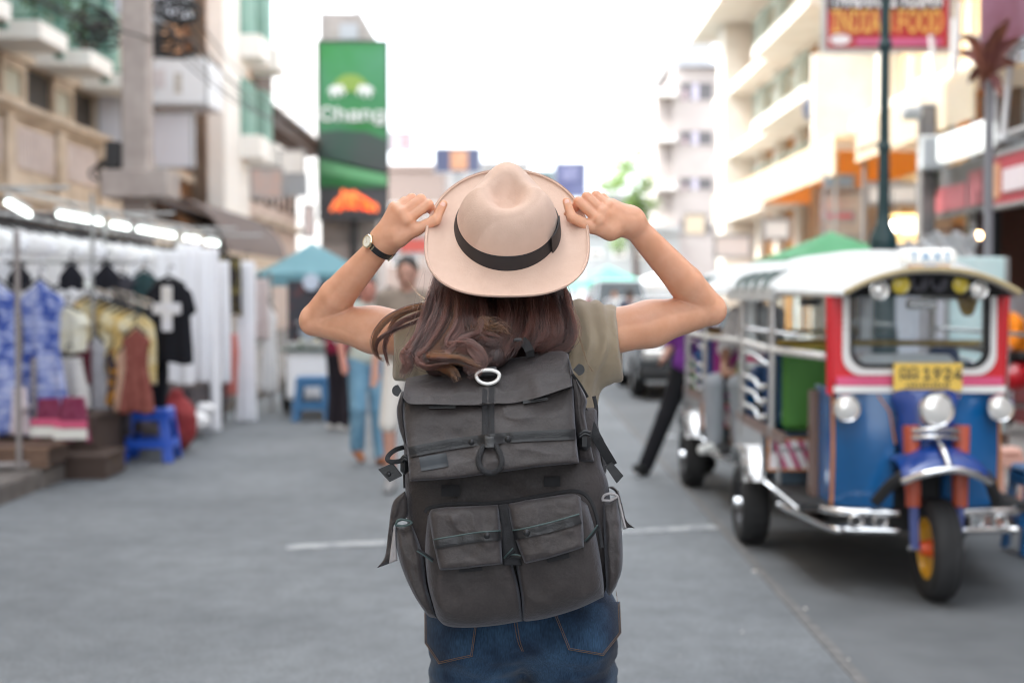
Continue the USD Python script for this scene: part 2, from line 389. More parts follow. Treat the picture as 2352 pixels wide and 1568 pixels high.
LIT = mat('litter_white', (.62, .58, .52), .8)
for i, (px, py, s) in enumerate([(1733, 1314, 16), (1946, 1518, 12), (1705, 1585 - 130, 9), (1010, 1545, 8), (1850, 1400, 8), (1560, 1510, 7)]):
    c = at(px, py, 4900 / (py - 680)); r = s / FPX * c[1]; m = trimesh.creation.icosphere(2, 1.0); v = m.vertices * (1 + .5 * (meshkit.noise(m.vertices * 2.3 + i, i) - .5))[:, None]
    solo('paper_scrap', trimesh.Trimesh(v * [r * .5, r * .45, .006] + c + [0, 0, .006], m.faces, process=False), LIT, ['torn white paper scrap lying on the pale joint right of the woman', 'small scrap on the road joint at the bottom right of the picture', 'pale scrap on the dark lane below the blue taxi', 'pale speck of litter on the road left of the jeans', 'tiny pale scrap under the front of the blue taxi', 'tiny pale scrap just right of the jeans'][i], 'litter')

# ================================================================ buildings on the left
CREAM = mat('cream_plaster', (.40, .315, .235), .85, col2=(.60, .50, .40), scale=1.3, coord='world', bump=.1, bscale=20)
PINKP = mat('pink_grey_panel', (.50, .42, .40), .85, col2=(.60, .52, .49), scale=3, coord='world')
BEIG = mat('beige_plaster', (.34, .265, .20), .85, col2=(.54, .45, .36), scale=1.3, coord='world')
PALE = mat('pale_plaster', (.74, .71, .67), .85, col2=(.80, .78, .74), scale=.6, coord='world')
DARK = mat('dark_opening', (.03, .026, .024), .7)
BROWN = mat('dark_brown_wood', (.07, .045, .038), .7, col2=(.11, .07, .055), scale=3, coord='world')
GREEN = mat('green_rail_paint', (.10, .235, .19), .55); GTARP = mat('green_blind', (.18, .33, .275), .8, col2=(.25, .40, .34), scale=2, coord='world')
ORNG = mat('orange_brown_wall', (.50, .26, .13), .85, col2=(.58, .33, .18), scale=2, coord='world')
CURT = mat('pale_curtain', (.46, .47, .40), .8); GLS = mat('dark_glass', (.05, .06, .065), .12, spec=.6)
WHT = mat('white_paint', (.80, .79, .77), .6); LAV = mat('lavender_white', (.66, .67, .74), .6); GREY = mat('grey_paint', (.34, .36, .38), .6); CONC = mat('old_concrete', (.33, .285, .265), .9, col2=(.42, .37, .345), scale=3, coord='world', bump=.2, bscale=30)
METAL = mat('grey_metal', (.36, .36, .36), .45, .6); BLKM = mat('black_metal', (.02, .022, .024), .45)
def win(parent, x, y0, y1, z0, z1, s=1, fm=CREAM, gm=None, deep=.18, fr=.12):
    """a window in a wall that runs down the street; s = +1: seen from the right"""
    a = x + s * .05; b = x - s * deep
    w = part(parent, 'window', cat(bx(b, a, y0, y0 + fr, z0, z1), bx(b, a, y1 - fr, y1, z0, z1), bx(b, a, y0 + fr, y1 - fr, z0, z0 + fr), bx(b, a, y0 + fr, y1 - fr, z1 - fr, z1)), fm, 0)
    part(w, 'pane', bx(b - s * .02, b + s * .02, y0 + fr, y1 - fr, z0 + fr, z1 - fr), gm or GLS, 0); return w
def winf(parent, y, x0, x1, z0, z1, fm=PALE, gm=None, deep=.35, fr=.1):
    """a window in a wall that faces the viewer"""
    w = part(parent, 'window', cat(bx(x0, x0 + fr, y - .04, y + .02, z0, z1), bx(x1 - fr, x1, y - .04, y + .02, z0, z1), bx(x0 + fr, x1 - fr, y - .04, y + .02, z0, z0 + fr), bx(x0 + fr, x1 - fr, y - .04, y + .02, z1 - fr, z1)), fm, 0)
    part(w, 'pane', bx(x0 + fr, x1 - fr, y - .008, y + .012, z0 + fr, z1 - fr), gm or DARK, 0); return w
def railing(parent, P0, P1, z0, z1, material, n):
    P0, P1 = np.array(P0, float), np.array(P1, float); r = part(parent, 'railing', cat(*[tube([(*P0, z), (*P1, z)], .028, 6) for z in (z0 + .06, z1)]), material, 40)
    for k in range(n + 1):
        p = P0 + (P1 - P0) * k / n; part(r, 'baluster', tube([(*p, z0), (*p, z1)], .016, 5), material, 40)
A1 = world_thing('shophouse', 'cream shophouse with balconies above the clothes stalls at the left edge', 'building', (-14, 20, 0))
part(A1, 'wall', bx(-22, -9.9, 18, 38, 0, 25), CREAM, 0); part(A1, 'rear_block', bx(-22, -9.9, -26, 17.99, 0, 32), CREAM, 0)
part(A1, 'shopfront', bx(-9.9, -9.86, 10, 36, .15, 3.1), mat('shop_dark', (.09, .075, .07), .7), 0)
part(A1, 'cornice', cat(bx(-9.9, -9.45, 8, 36.2, 3.16, 3.34), bx(-9.9, -9.35, 8, 36.2, 3.34, 3.44)), CREAM, 0)
part(A1, 'parapet', bx(-9.9, -9.65, 8, 36, 3.44, 4.98), CREAM, 0)
part(A1, 'cornice', cat(bx(-9.9, -9.52, 8, 36.2, 4.98, 5.10), bx(-9.9, -9.40, 8, 36.2, 5.10, 5.22)), CREAM, 0)
for k in range(7):
    y = 14.6 + 3.1 * k
    part(A1, 'pilaster', bx(-9.65, -9.54, y, y + .5, 3.44, 4.98), CREAM, 0)
    pn = part(A1, 'lattice_panel', bx(-9.65, -9.615, y + .62, y + 2.98, 4.0, 4.82), PINKP, 0)
    for j in range(12): part(pn, 'slat', bx(-9.615, -9.595, y + .70 + .19 * j, y + .80 + .19 * j, 4.04, 4.78), PINKP, 0)
    win(A1, -9.82, y + .35, y + 1.8, 5.24, 6.16, 1, CREAM, CURT, .06, .20)
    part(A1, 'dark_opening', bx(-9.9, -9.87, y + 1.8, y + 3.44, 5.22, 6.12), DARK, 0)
    part(A1, 'wall_band', bx(-9.9, -9.70, y, y + 3.1, 6.16, 6.34), CREAM, 0)
for k in range(4):
    y = 22.95 + 3.1 * k
    b = part(A1, 'balcony', rbx(-9.9, -8.58, y, y + 1.6, 6.18, 6.52, .02), PALE, 0)
    railing(b, (-8.63, y), (-8.63, y + 1.6), 6.52, 7.55, GREEN, 9)
    railing(b, (-9.9, y + .05), (-8.63, y + .05), 6.52, 7.55, GREEN, 7)
    part(b, 'green_blind', bx(-9.6, -9.56, y + .1, y + 2.6, 6.6, 8.6), GTARP, 0)
    part(A1, 'balcony_post', bx(-8.86, -8.70, y + 1.62, y + 1.80, 6.1, 9.3), GREEN, 0)
    for j, (dz, dy) in enumerate(((9.25, 0.3), (12.3, 0.3))): part(A1, 'balcony', bx(-9.9, -8.58, y, y + 1.6, dz, dz + .35), PALE, 0)
FOL = mat('leaf_green', (.045, .085, .035), .55, col2=(.10, .16, .07), scale=3, transl=(.10, .18, .05))
def leaves(c, r, n, s, seed=1, shape=None):
    rg = np.random.default_rng(seed); P = rg.normal(0, .5, (n, 3)); P /= np.maximum(1, np.linalg.norm(P, axis=1, keepdims=True)); P = P * r + c
    if shape is not None: P = P[shape(P)]
    n = len(P); a = rg.normal(0, 1, (n, 3)); a /= np.linalg.norm(a, axis=1, keepdims=True); b = np.cross(a, rg.normal(0, 1, (n, 3))); b /= np.linalg.norm(b, axis=1, keepdims=True); sc = s * rg.uniform(.6, 1.3, (n, 1))
    V = np.stack([P - a * sc, P + b * sc * .45, P + a * sc, P - b * sc * .45], 1).reshape(-1, 3); i = np.arange(n)[:, None] * 4
    return trimesh.Trimesh(V, np.vstack([i + [0, 1, 2], i + [0, 2, 3]]), process=False)
for k, (yy, xx) in enumerate(((24.3, -8.7), (27.2, -8.8), (30.3, -8.9))):
    pl = world_thing('potted_plant', ['bushy potted plant behind the nearest green balcony railing', 'potted plant on the second green balcony from the left', 'potted plant on the green balcony beside the concrete pole'][k], 'plant', (xx, yy, 6.52))
    part(pl, 'pot', moved(lathe([(0, 0), (.14, 0), (.18, .28), (.16, .28), (.0, .22)], 14), (xx - .1, yy, 6.53)), mat('clay_pot', (.35, .15, .09), .8), 40)
    part(pl, 'foliage', leaves(np.array([xx - .1, yy, 7.25]), np.array([.42, .75, .55]), 260, .09, k), FOL, 0)
B1 = world_thing('shophouse', 'orange brown shophouse recessed behind the concrete pole with pale corner column', 'building', (-15, 41, 0))
part(B1, 'wall', bx(-22, -10.4, 38.01, 46.4, 0, 25), ORNG, 0)
part(B1, 'column', rbx(-9.55, -8.95, 44.6, 48.6, 0, 25, .05), PALE, 0)
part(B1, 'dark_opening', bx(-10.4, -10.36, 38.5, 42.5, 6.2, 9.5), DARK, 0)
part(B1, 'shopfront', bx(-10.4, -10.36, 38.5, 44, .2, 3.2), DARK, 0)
part(B1, 'awning', trimesh.convex.convex_hull(np.array([(-10.4, y, z) for y in (38.2, 44.2) for z in (4.5, 4.4)] + [(-8.4, y, z) for y in (38.2, 44.2) for z in (3.5, 3.45)])), BROWN, 0)
part(B1, 'ledge', bx(-10.4, -9.9, 38.1, 44.5, 5.0, 5.25), BEIG, 0)
def boxsign(name, label, catg, x0, x1, y0, y1, z0, z1, m, fm=METAL, face=None, group=None, brackets=True):
    t = world_thing(name, label, catg, ((x0 + x1) / 2, (y0 + y1) / 2, z0), group)
    part(t, 'cabinet', rbx(x0, x1, y0, y1, z0, z1, .03), m, 0)
    part(t, 'frame', cat(bx(x0 - .02, x1 + .02, y0 - .012, y0 + .03, z0 - .02, z0 + .05), bx(x0 - .02, x1 + .02, y0 - .012, y0 + .03, z1 - .05, z1 + .02), bx(x0 - .02, x0 + .05, y0 - .012, y0 + .03, z0 + .05, z1 - .05), bx(x1 - .05, x1 + .02, y0 - .012, y0 + .03, z0 + .05, z1 - .05)), fm, 0)
    if face is not None: face(t)
    return t
t = boxsign('sign_cabinet', 'big white box sign with a small picture on it right of the concrete pole', 'sign', -10.1, -8.35, 39.2, 41.2, 6.75, 8.05, mat('sign_white', (.70, .72, .76), .5), GREY)
part(t, 'print', bx(-9.25, -9.05, 39.182, 39.19, 7.05, 7.6), mat('sign_photo', (.33, .30, .27), .6, col2=(.55, .53, .5), scale=9), 0)
part(t, 'print', bx(-9.9, -9.5, 39.182, 39.19, 7.2, 7.7), mat('sign_pink', (.60, .56, .58), .6), 0)
t = boxsign('hanging_sign', 'plain lavender white panel hanging below the big white box sign', 'sign', -10.0, -8.85, 39.6, 39.9, 5.05, 6.6, LAV, GREY)
t = boxsign('hanging_sign', 'narrow lavender panel showing left of the concrete pole', 'sign', -9.75, -9.15, 33.6, 33.8, 4.75, 6.35, LAV, GREY)
t = boxsign('hanging_sign', 'white box sign high up at the top of the concrete pole', 'sign', -7.75, -6.75, 30.0, 30.3, 7.25, 8.2, LAV, GREY)
t = boxsign('hanging_sign', 'white box sign high up left of the concrete pole', 'sign', -8.15, -7.95, 29.4, 29.7, 7.3, 8.1, LAV, GREY)
C1 = world_thing('shophouse', 'shophouse with green shutters and stepped pale balconies beyond the pale column', 'building', (-14, 54, 0))
part(C1, 'wall', bx(-22, -9.6, 46.6, 51, 0, 22), BEIG, 0)
for z in (6.05, 9.35):
    for j in range(2):
        y = 47.0 + 2.6 * j; b = part(C1, 'balcony', rbx(-9.6, -8.25 + .12 * j, y, y + 1.7, z, z + .75, .03), PALE, 0)
        for q in range(4): part(b, 'green_shutter', bx(-9.6, -8.7 + .12 * j, y + .05 + .41 * q, y + .36 + .41 * q, z + .75, z + 2.6), GTARP, 0)
part(C1, 'wall_panel', bx(-9.6, -9.1, 47, 50, 8.5, 9.3), ORNG, 0)
D1 = world_thing('shophouse', 'low old shophouses with dark sloping roof running down the left side', 'building', (-13, 57, 0))
part(D1, 'wall', bx(-20, -9.5, 51.2, 63, 0, 8.0), mat('pinkish_plaster', (.50, .40, .35), .85, col2=(.60, .5, .45), scale=1, coord='world'), 0)
part(D1, 'roof', trimesh.convex.convex_hull(np.array([(-8.3, y, z) for y in (51.2, 63.2) for z in (8.0, 8.2)] + [(-14, y, z) for y in (51.2, 63.2) for z in (12.0, 8.0)])), BROWN, 0)
part(D1, 'gable_board', bx(-9.6, -9.3, 52.5, 55.5, 8.0, 15.0), BROWN, 0)
part(D1, 'eaves_board', bx(-9.5, -8.5, 51.2, 63, 7.6, 7.95), BROWN, 0)
for k in range(4):
    win(D1, -9.45, 51.8 + 2.9 * k, 53.6 + 2.9 * k, 5.0, 6.9, 1, BROWN, mat('amber_interior', (.52, .36, .22), .8), .1, .15)
    part(D1, 'ledge', bx(-9.5, -9.0, 51.5 + 2.9 * k, 54.0 + 2.9 * k, 4.2, 4.4), BEIG, 0)
E1 = world_thing('tower_block', 'tall plain pale block behind the green beer billboard', 'building', (-14, 86, 0))
part(E1, 'wall', bx(-20, -10.4, 80, 96, 0, 15.9), PALE, 0)
for z in (6, 9, 12): part(E1, 'ledge', bx(-20.05, -10.3, 79.9, 80, z, z + .12), WHT, 0)
for x in (-14.6, -12.4):
    for z in (7, 10, 13): winf(E1, 80, x, x + 1.1, z, z + 1.3, WHT, mat('pale_glass', (.6, .62, .63), .2))
# small signs and awnings along the left
for i, (px0, px1, py0, py1, Y, m, lab) in enumerate([(640, 700, 345, 400, 47, PALE, 'pale sign board under the dark eaves left of the billboard'), (575, 650, 385, 455, 40, mat('sign_greypink', (.50, .44, .42), .7, col2=(.60, .40, .34), scale=2), 'grey pink sign board over the beige shopfront left of the billboard'),
        (697, 722, 470, 545, 38, mat('sign_blush', (.74, .62, .60), .5), 'narrow blush light box below the billboard'), (915, 985, 545, 582, 46, mat('sign_red', (.78, .16, .13), .5), 'small bright red sign beside the wrist with the watch'), (655, 705, 400, 450, 44, GREY, 'small grey sign left of the billboard base')]):
    a, b = at(px0, py1, Y), at(px1, py0, Y); boxsign('shop_sign', lab, 'sign', a[0], b[0], Y, Y + .2, a[2], b[2], m)
F1 = world_thing('shop_awning', 'curved brown awning over the shopfront left of the billboard', 'awning', (-8, 42, 3))
an = np.linspace(0, math.pi / 2, 9); G = np.array([[(-9.2 + 1.9 * math.sin(a), y, 2.6 + 1.5 * math.cos(a)) for a in an] for y in (36.4, 38, 40, 42, 44, 46)])
part(F1, 'canopy', shell(G + [0, 0, .05], G), mat('brown_canvas', (.15, .115, .105), .8), 40)
part(F1, 'valance', bx(-7.3, -7.27, 36.4, 46, 2.3, 2.65), mat('tan_canvas', (.50, .40, .30), .8), 0)
for y in (36.6, 45.8): part(F1, 'bracket', tube([(-9.2, y, 2.5), (-7.3, y, 2.62)], .03, 6), METAL)
S1 = world_thing('shop_building', 'beige shopfront wall between the stalls and the pale blue canopy', 'building', (-8.4, 36, 0))
part(S1, 'wall', bx(-9.85, -7.6, 30.0, 36.3, .15, 3.05), mat('beige_shutter', (.60, .50, .38), .7, col2=(.68, .58, .46), scale=1.5, coord='world'), 0)
part(S1, 'wall', bx(-9.6, -8.6, 44, 51, .15, 3.9), PALE, 0)
for k in range(9): part(S1, 'shutter_slat', bx(-9.6, -7.7, 29.96, 30.0, .3 + .28 * k, .5 + .28 * k), MATS['beige_shutter'], 0)

# ================================================================ far end of the street
def block(label, px0, px1, py_top, Y, m, deep=8, rows=0, cols=0, gm=None, roof=None):
    a, b = at(px0, 690, Y), at(px1, py_top, Y); t = world_thing('far_building', label, 'building', ((a[0] + b[0]) / 2, Y + deep / 2, 0))
    part(t, 'wall', bx(a[0], b[0], Y, Y + deep, 0, b[2]), m, 0); part(t, 'parapet', bx(a[0] - .1, b[0] + .1, Y - .15, Y, b[2] - .35, b[2]), m, 0)
    w = (b[0] - a[0]) / max(cols, 1)
    for r in range(rows):
        for c in range(cols):
            x = a[0] + w * c; z = 3.6 + (b[2] - 4.6) / max(rows, 1) * r; winf(t, Y, x + w * .2, x + w * .8, z, z + min(1.4, (b[2] - 4.6) / rows * .6), PALE, gm or mat('grey_glass', (.22, .22, .23), .3))
    return t
block('pale pink building at the far end left of the hat', 886, 1015, 378, 100, mat('far_pink', (.32, .25, .22), .9), rows=2, cols=3)
block('pale grey building at the far end behind the hat', 1015, 1215, 372, 112, mat('far_grey', (.30, .29, .28), .9), rows=2, cols=4)
block('low teal and grey building at the far end right of the hat', 1215, 1290, 392, 118, mat('far_teal', (.17, .22, .22), .9), rows=2, cols=2)
block('low grey flat roofed building at the far end beyond the raised right hand', 1340, 1470, 446, 105, mat('far_lowgrey', (.27, .27, .27), .9), rows=1, cols=4)
block('white wall closing the street at the right of the hat', 1340, 1560, 520, 78, mat('far_white', (.36, .38, .39), .9), 4, 1, 4)
def billboard(label, px0, px1, py0, py1, Y, m, frame=GREY, post=True, catg='billboard'):
    a, b = at(px0, py1, Y), at(px1, py0, Y); t = world_thing('billboard', label, catg, ((a[0] + b[0]) / 2, Y, 0 if post else a[2]))
    part(t, 'panel', bx(a[0], b[0], Y, Y + .25, a[2], b[2]), m, 0)
    part(t, 'frame', cat(bx(a[0] - .06, b[0] + .06, Y - .03, Y + .03, a[2] - .08, a[2]), bx(a[0] - .06, b[0] + .06, Y - .03, Y + .03, b[2], b[2] + .08), bx(a[0] - .08, a[0], Y - .03, Y + .03, a[2], b[2]), bx(b[0], b[0] + .08, Y - .03, Y + .03, a[2], b[2])), frame, 0)
    if post: part(t, 'post', bx((a[0] + b[0]) / 2 - .15, (a[0] + b[0]) / 2 + .15, Y + .26, Y + .5, 0, a[2] + .5), frame, 0)
    return t, a, b
t, a, b = billboard('red and grey sign beside the green billboard high up', 897, 945, 306, 346, 72, mat('bb_greypink', (.50, .42, .44), .6), post=False)
part(t, 'print', bx(a[0] + (b[0] - a[0]) * .5, b[0] - .1, 71.97, 71.985, a[2] + .15, b[2] - .1), mat('bb_red', (.72, .28, .30), .6), 0)
part(t, 'bracket', bx(a[0] - 1.6, a[0], 72.05, 72.15, a[2] + .3, a[2] + .45), METAL, 0)
t, a, b = billboard('dark billboard with orange and blue picture left above the hat', 1000, 1102, 342, 395, 88, mat('bb_blue', (.06, .07, .13), .6))
part(t, 'print', bx(a[0] + .9, a[0] + 2.0, 87.97, 87.985, a[2] + .1, b[2] - .1), mat('bb_orange', (.40, .17, .08), .6, col2=(.46, .28, .18), scale=2), 0)
part(t, 'print', bx(a[0] + 2.15, a[0] + 2.5, 87.97, 87.985, a[2] + .05, b[2] - .05), mat('bb_navy', (.08, .09, .15), .6), 0)
t, a, b = billboard('tall blue violet banner right above the hat', 1276, 1344, 376, 452, 80, mat('bb_violet', (.055, .06, .15), .6, col2=(.11, .12, .22), scale=1.2))
part(t, 'print', bx(a[0] + .35, b[0] - .35, 79.97, 79.985, a[2] + .9, b[2] - .15), mat('bb_lilac', (.20, .20, .30), .6, col2=(.10, .11, .22), scale=3), 0)
# the green billboard
t, a, b = billboard('tall green beer billboard with two white elephants and white lettering', 733, 888, 97, 432, 62, mat('beer_green', (.010, .135, .026), .5, col2=(.035, .155, .075), scale=.16, coord='world', lo=.42, hi=.60), BLKM)
W_, H_ = b[0] - a[0], b[2] - a[2]
U = lambda u, v: (a[0] + u * W_, a[2] + v * H_)
def onb(name, poly, m, d=.02): part(t, name, extrude(poly, d, y=62 - d - .004), m, 0)
DGR = mat('beer_dark_green', (.008, .05, .03), .5, col2=(.035, .04, .04), scale=.25, coord='world'); LGR = mat('beer_light_green', (.09, .27, .12), .5)
onb('print', Polygon([U(0, .385), U(.3, .40), U(.7, .385), U(1, .33), U(1, .09), U(.5, .14), U(0, .20)]), DGR)
onb('print', Polygon([U(0, .205), U(.3, .185), U(.6, .15), U(1, .105), U(1, .02), U(.6, .055), U(0, .10)]), LGR)
onb('print', affinity.scale(Point(*U(.47, .66)).buffer(1, 24), W_ * .27, H_ * .12).intersection(sbox(a[0], a[2] + H_ * .66, b[0], b[2])), mat('beer_yellow_green', (.14, .22, .035), .5))
def eleph(cx_, cz, s, fl):
    g = union_all([affinity.scale(Point(0, 0).buffer(1, 16), .50, .34), affinity.scale(Point(.42, .12).buffer(1, 16), .25, .27), LineString([(.58, .05), (.72, -.18), (.66, -.42)]).buffer(.08), sbox(-.42, -.66, -.22, -.1), sbox(.10, -.66, .30, -.1), LineString([(-.5, .1), (-.62, -.25)]).buffer(.04)])
    return affinity.translate(affinity.scale(g, s * fl, s, origin=(0, 0)), cx_, cz)
EWH = mat('beer_white', (.5, .52, .5), .5)
onb('elephant_emblem', eleph(*U(.25, .675), .52, 1), EWH, .03); onb('elephant_emblem', eleph(*U(.70, .675), .52, -1), EWH, .03)
tx = meshkit.text_mesh('Chang', .80, .03, True); vv = np.array(tx.vertices); wd = np.ptp(vv[:, 0])
part(t, 'lettering', trimesh.Trimesh(np.stack([a[0] + W_ * .015 + (vv[:, 0] - vv[:, 0].min()) / wd * W_ * .96 + 0, 62 - .03 - vv[:, 2], a[2] + H_ * .462 + vv[:, 1] * .72], 1), tx.faces, process=False), EWH, 0)
Bk = world_thing('concrete_block', 'old grey concrete stair tower rising behind the green billboard', 'building', (-6.5, 64, 0))
c0, c1 = at(737, 93, 63), at(866, 30, 63)
P = [(c0[0], c0[2] - 9), (at(866, 93, 63)[0], c0[2] - 9), (at(866, 93, 63)[0], at(0, 93, 63)[2]), (at(828, 30, 63)[0], at(0, 28, 63)[2]), (at(815, 30, 63)[0], at(0, 34, 63)[2]), (c0[0], at(0, 33, 63)[2])]
TOWR = mat('tower_concrete', (.20, .18, .17), .9, col2=(.26, .235, .22), scale=1.5, coord='world')
part(Bk, 'wall', extrude(Polygon(P), 4.0, y=62.6), TOWR, 0)
part(Bk, 'wall', bx(c0[0], at(866, 0, 63)[0], 62.6, 66.6, 0, c0[2] - 8.95), CONC, 0)
part(Bk, 'patch', bx(at(780, 0, 62.6)[0], at(822, 0, 62.6)[0], 62.57, 62.6, at(0, 90, 62.6)[2], at(0, 55, 62.6)[2]), mat('pale_patch', (.27, .28, .30), .8), 0)
t2, a2, b2 = billboard('black panel with glowing orange red neon letters under the green billboard', 735, 888, 434, 502, 61.6, mat('neon_board', (.045, .045, .05), .5), BLKM, post=False, catg='neon sign')
NEON = mat('neon_orange', (.75, .14, .04), .5, emit=(1.0, .18, .04), es=.35)
for k, (u0, u1, v0, v1, sk) in enumerate([(.18, .30, .30, .62, .08), (.30, .42, .38, .92, .05), (.44, .52, .40, .86, .0), (.54, .66, .36, .88, -.03), (.66, .74, .34, .66, .0), (.76, .84, .28, .55, -.04)]):
    x0, x1 = a2[0] + (b2[0] - a2[0]) * u0, a2[0] + (b2[0] - a2[0]) * u1; z0, z1 = a2[2] + (b2[2] - a2[2]) * v0, a2[2] + (b2[2] - a2[2]) * v1
    part(t2, 'neon_letter', extrude(LineString([(x0, z0), (x0 + sk * 3, z1), (x1, (z0 + z1) / 2), (x1, z0)]).buffer(.07), .05, y=61.52), NEON, 0)

# ================================================================ buildings on the right
YEL = mat('golden_plaster', (.33, .12, .012), .85, col2=(.40, .17, .03), scale=1, coord='world'); WPL = mat('white_plaster', (.52, .485, .42), .85, col2=(.60, .57, .51), scale=1.2, coord='world')
YTARP = mat('yellow_tarpaulin', (.72, .52, .22), .7, transl=(.85, .50, .12))
R1 = world_thing('apartment_block', 'far pinkish grey apartment block with three dark window openings', 'building', (11, 88, 0))
PG = mat('pinkish_grey_wall', (.36, .32, .305), .9, col2=(.42, .38, .36), scale=.5, coord='world')
Y = 85; X = lambda px: (px - CX) / FPX * Y; Z = lambda py: CAM_H + (HORIZON - py) / FPX * Y
part(R1, 'wall', bx(X(1545), X(1722), Y, Y + 14, 0, Z(158)), PG, 0); part(R1, 'roof_edge', bx(X(1552), X(1725), Y - .4, Y + 14.3, Z(158), Z(150)), mat('slate_edge', (.30, .31, .34), .8), 0)
part(R1, 'stair_tower', bx(X(1531), X(1640), Y + 1.5, Y + 9, Z(155), Z(92)), mat('grey_plaster', (.30, .298, .295), .9), 0)
for y0, y1 in ((190, 236), (300, 338), (406, 440), (505, 540)):
    w = winf(R1, Y, X(1556), X(1638), Z(y1), Z(y0), PG, mat('dim_room', (.10, .095, .10), .6))
    part(w, 'curtain', bx(X(1588), X(1602), Y - .02, Y - .01, Z(y1) + .1, Z(y0) - .15), mat('lilac_curtain', (.45, .42, .50), .8), 0)
    part(w, 'curtain', bx(X(1566), X(1576), Y - .02, Y - .01, Z(y1) + .1, Z(y0) - .5), mat('pink_curtain', (.42, .32, .34), .8), 0)
part(R1, 'side_wing', bx(X(1508), X(1548), Y + .5, Y + 8, 0, Z(205)), PG, 0)
for k, yy in enumerate((212, 315, 425, 520)):
    part(R1, 'balcony', bx(X(1482 + 4 * k), X(1550), Y - .6, Y + .5, Z(yy + 12), Z(yy)), PALE, 0)
    part(R1, 'dark_opening', bx(X(1526), X(1538), Y + .44, Y + .49, Z(yy + 58), Z(yy + 16)), mat('dim_opening', (.30, .27, .26), .8), 0)
tr = world_thing('tree', 'pale green street tree far down the right side before the apartment block', 'tree', (X(1456), 78, 0))
part(tr, 'trunk', tube(spline([(X(1462) * .92, 78, 0), (X(1460) * .92, 78, 2.5), (X(1455) * .92, 78, 5)], 8), [.2, .19, .18, .17, .16, .14, .12, .08], 8), BROWN)
c = np.array([X(1458) * .92, 78, 6.2]); rg = np.random.default_rng(2)
part(tr, 'crown', cat(*[leaves(c + rg.normal(0, 1, 3) * [.62, .6, 1.25], np.array([.55, .55, .5]), 70, .16, 30 + k) for k in range(34)]), mat('far_leaf', (.10, .17, .06), .6, col2=(.20, .28, .12), scale=.8, transl=(.2, .3, .08)), 0)
R2 = world_thing('balcony_building', 'sunlit white building with golden walls and green railed balconies on the right', 'building', (13, 52, 0))
part(R2, 'wall', bx(10.5, 20, 39.2, 66, 0, 14.5), YEL, 0)
part(R2, 'end_wall', bx(9.9, 20, 39.0, 39.2, 0, 14.5), WPL, 0)
for y in (42.5, 46.5, 50.5, 54.5, 58.5, 64.2): part(R2, 'column', rbx(10.12, 10.5, y, y + .7, 0, 13.2, .04), WPL, 0)
part(R2, 'corner_column', rbx(9.1, 10.5, 61.5, 63.4, 0, 13.2, .04), WPL, 0)
part(R2, 'roof', trimesh.convex.convex_hull(np.array([(x, y, z) for x, z in ((8.2, 13.2), (8.2, 13.35), (12, 15.5), (20, 15.5), (20, 13.2)) for y in (38.5, 66.5)])), WPL, 0)
for z in (4.75, 7.45, 10.15):
    part(R2, 'balcony', bx(8.8, 10.5, 42.6, 52.4, z, z + .38), WPL, 0)
    railing(R2, (8.86, 42.6), (8.86, 52.4), z + .38, z + 1.35, mat('dark_green_rail', (.10, .16, .13), .5), 26)
    part(R2, 'storey_band', bx(9.3, 10.5, 52.4, 66, z, z + .35), WPL, 0)
    for k in range(6):
        win(R2, 10.46, 40.0 + 4 * k, 41.6 + 4 * k, z + .5, z + 2.2, -1, WPL, mat('warm_interior', (.28, .13, .03), .8), .1, .16)
        part(R2, 'arch', extrude(Point(0, 0).buffer(.8, 12).intersection(sbox(-1, 0, 1, 1)), .06, y=0) if False else bx(10.4, 10.47, 43.4 + 4 * k, 44.6 + 4 * k, z + 2.3, z + 2.45), WPL, 0)
for i, (px, py, lab) in enumerate([(1880, 230, 'small dark lantern on the wall of the sunlit balcony building'), (1865, 250, 'dark round speaker hanging below the balcony of the sunlit building')]):
    c = at(px, py, 40); solo('wall_lantern', moved(lathe([(0, -.35), (.2, -.3), (.28, 0), (.2, .3), (0, .38)], 12), c), BLKM if False else mat('blue_black', (.05, .06, .09), .5), lab, 'lantern')
R3 = world_thing('side_building', 'cream and yellow building with white pilasters behind the red food sign', 'building', (14, 29, 0))
part(R3, 'wall', bx(9.4, 20, 19.5, 38.9, 0, 13), mat('warm_cream_wall', (.46, .30, .13), .85, col2=(.52, .36, .19), scale=.6, coord='world'), 0)
for y in (22, 26.2, 30.4, 34.6, 38): part(R3, 'pilaster', bx(9.0, 9.4, y, y + .8, 0, 13), WPL, 0)
for z in (5.6, 9.0): part(R3, 'cornice', bx(8.5, 9.4, 19.5, 38.9, z, z + .3), WPL, 0)
for y in (23.4, 27.6, 31.8, 35.8):
    for z in (6.3, 9.9): win(R3, 9.36, y, y + 1.7, z, z + 2.0, -1, WPL, YEL, .08, .16)
part(R3, 'shopfront', bx(9.36, 9.4, 20, 38, .13, 3.0), mat('brown_shop', (.20, .115, .06), .8), 0)
part(R3, 'front_wall', bx(7.6, 9.4, 36.0, 36.3, 0, 7.6), WPL, 0)
OTARP = mat('orange_lining', (.62, .36, .07), .7, transl=(.92, .56, .12))
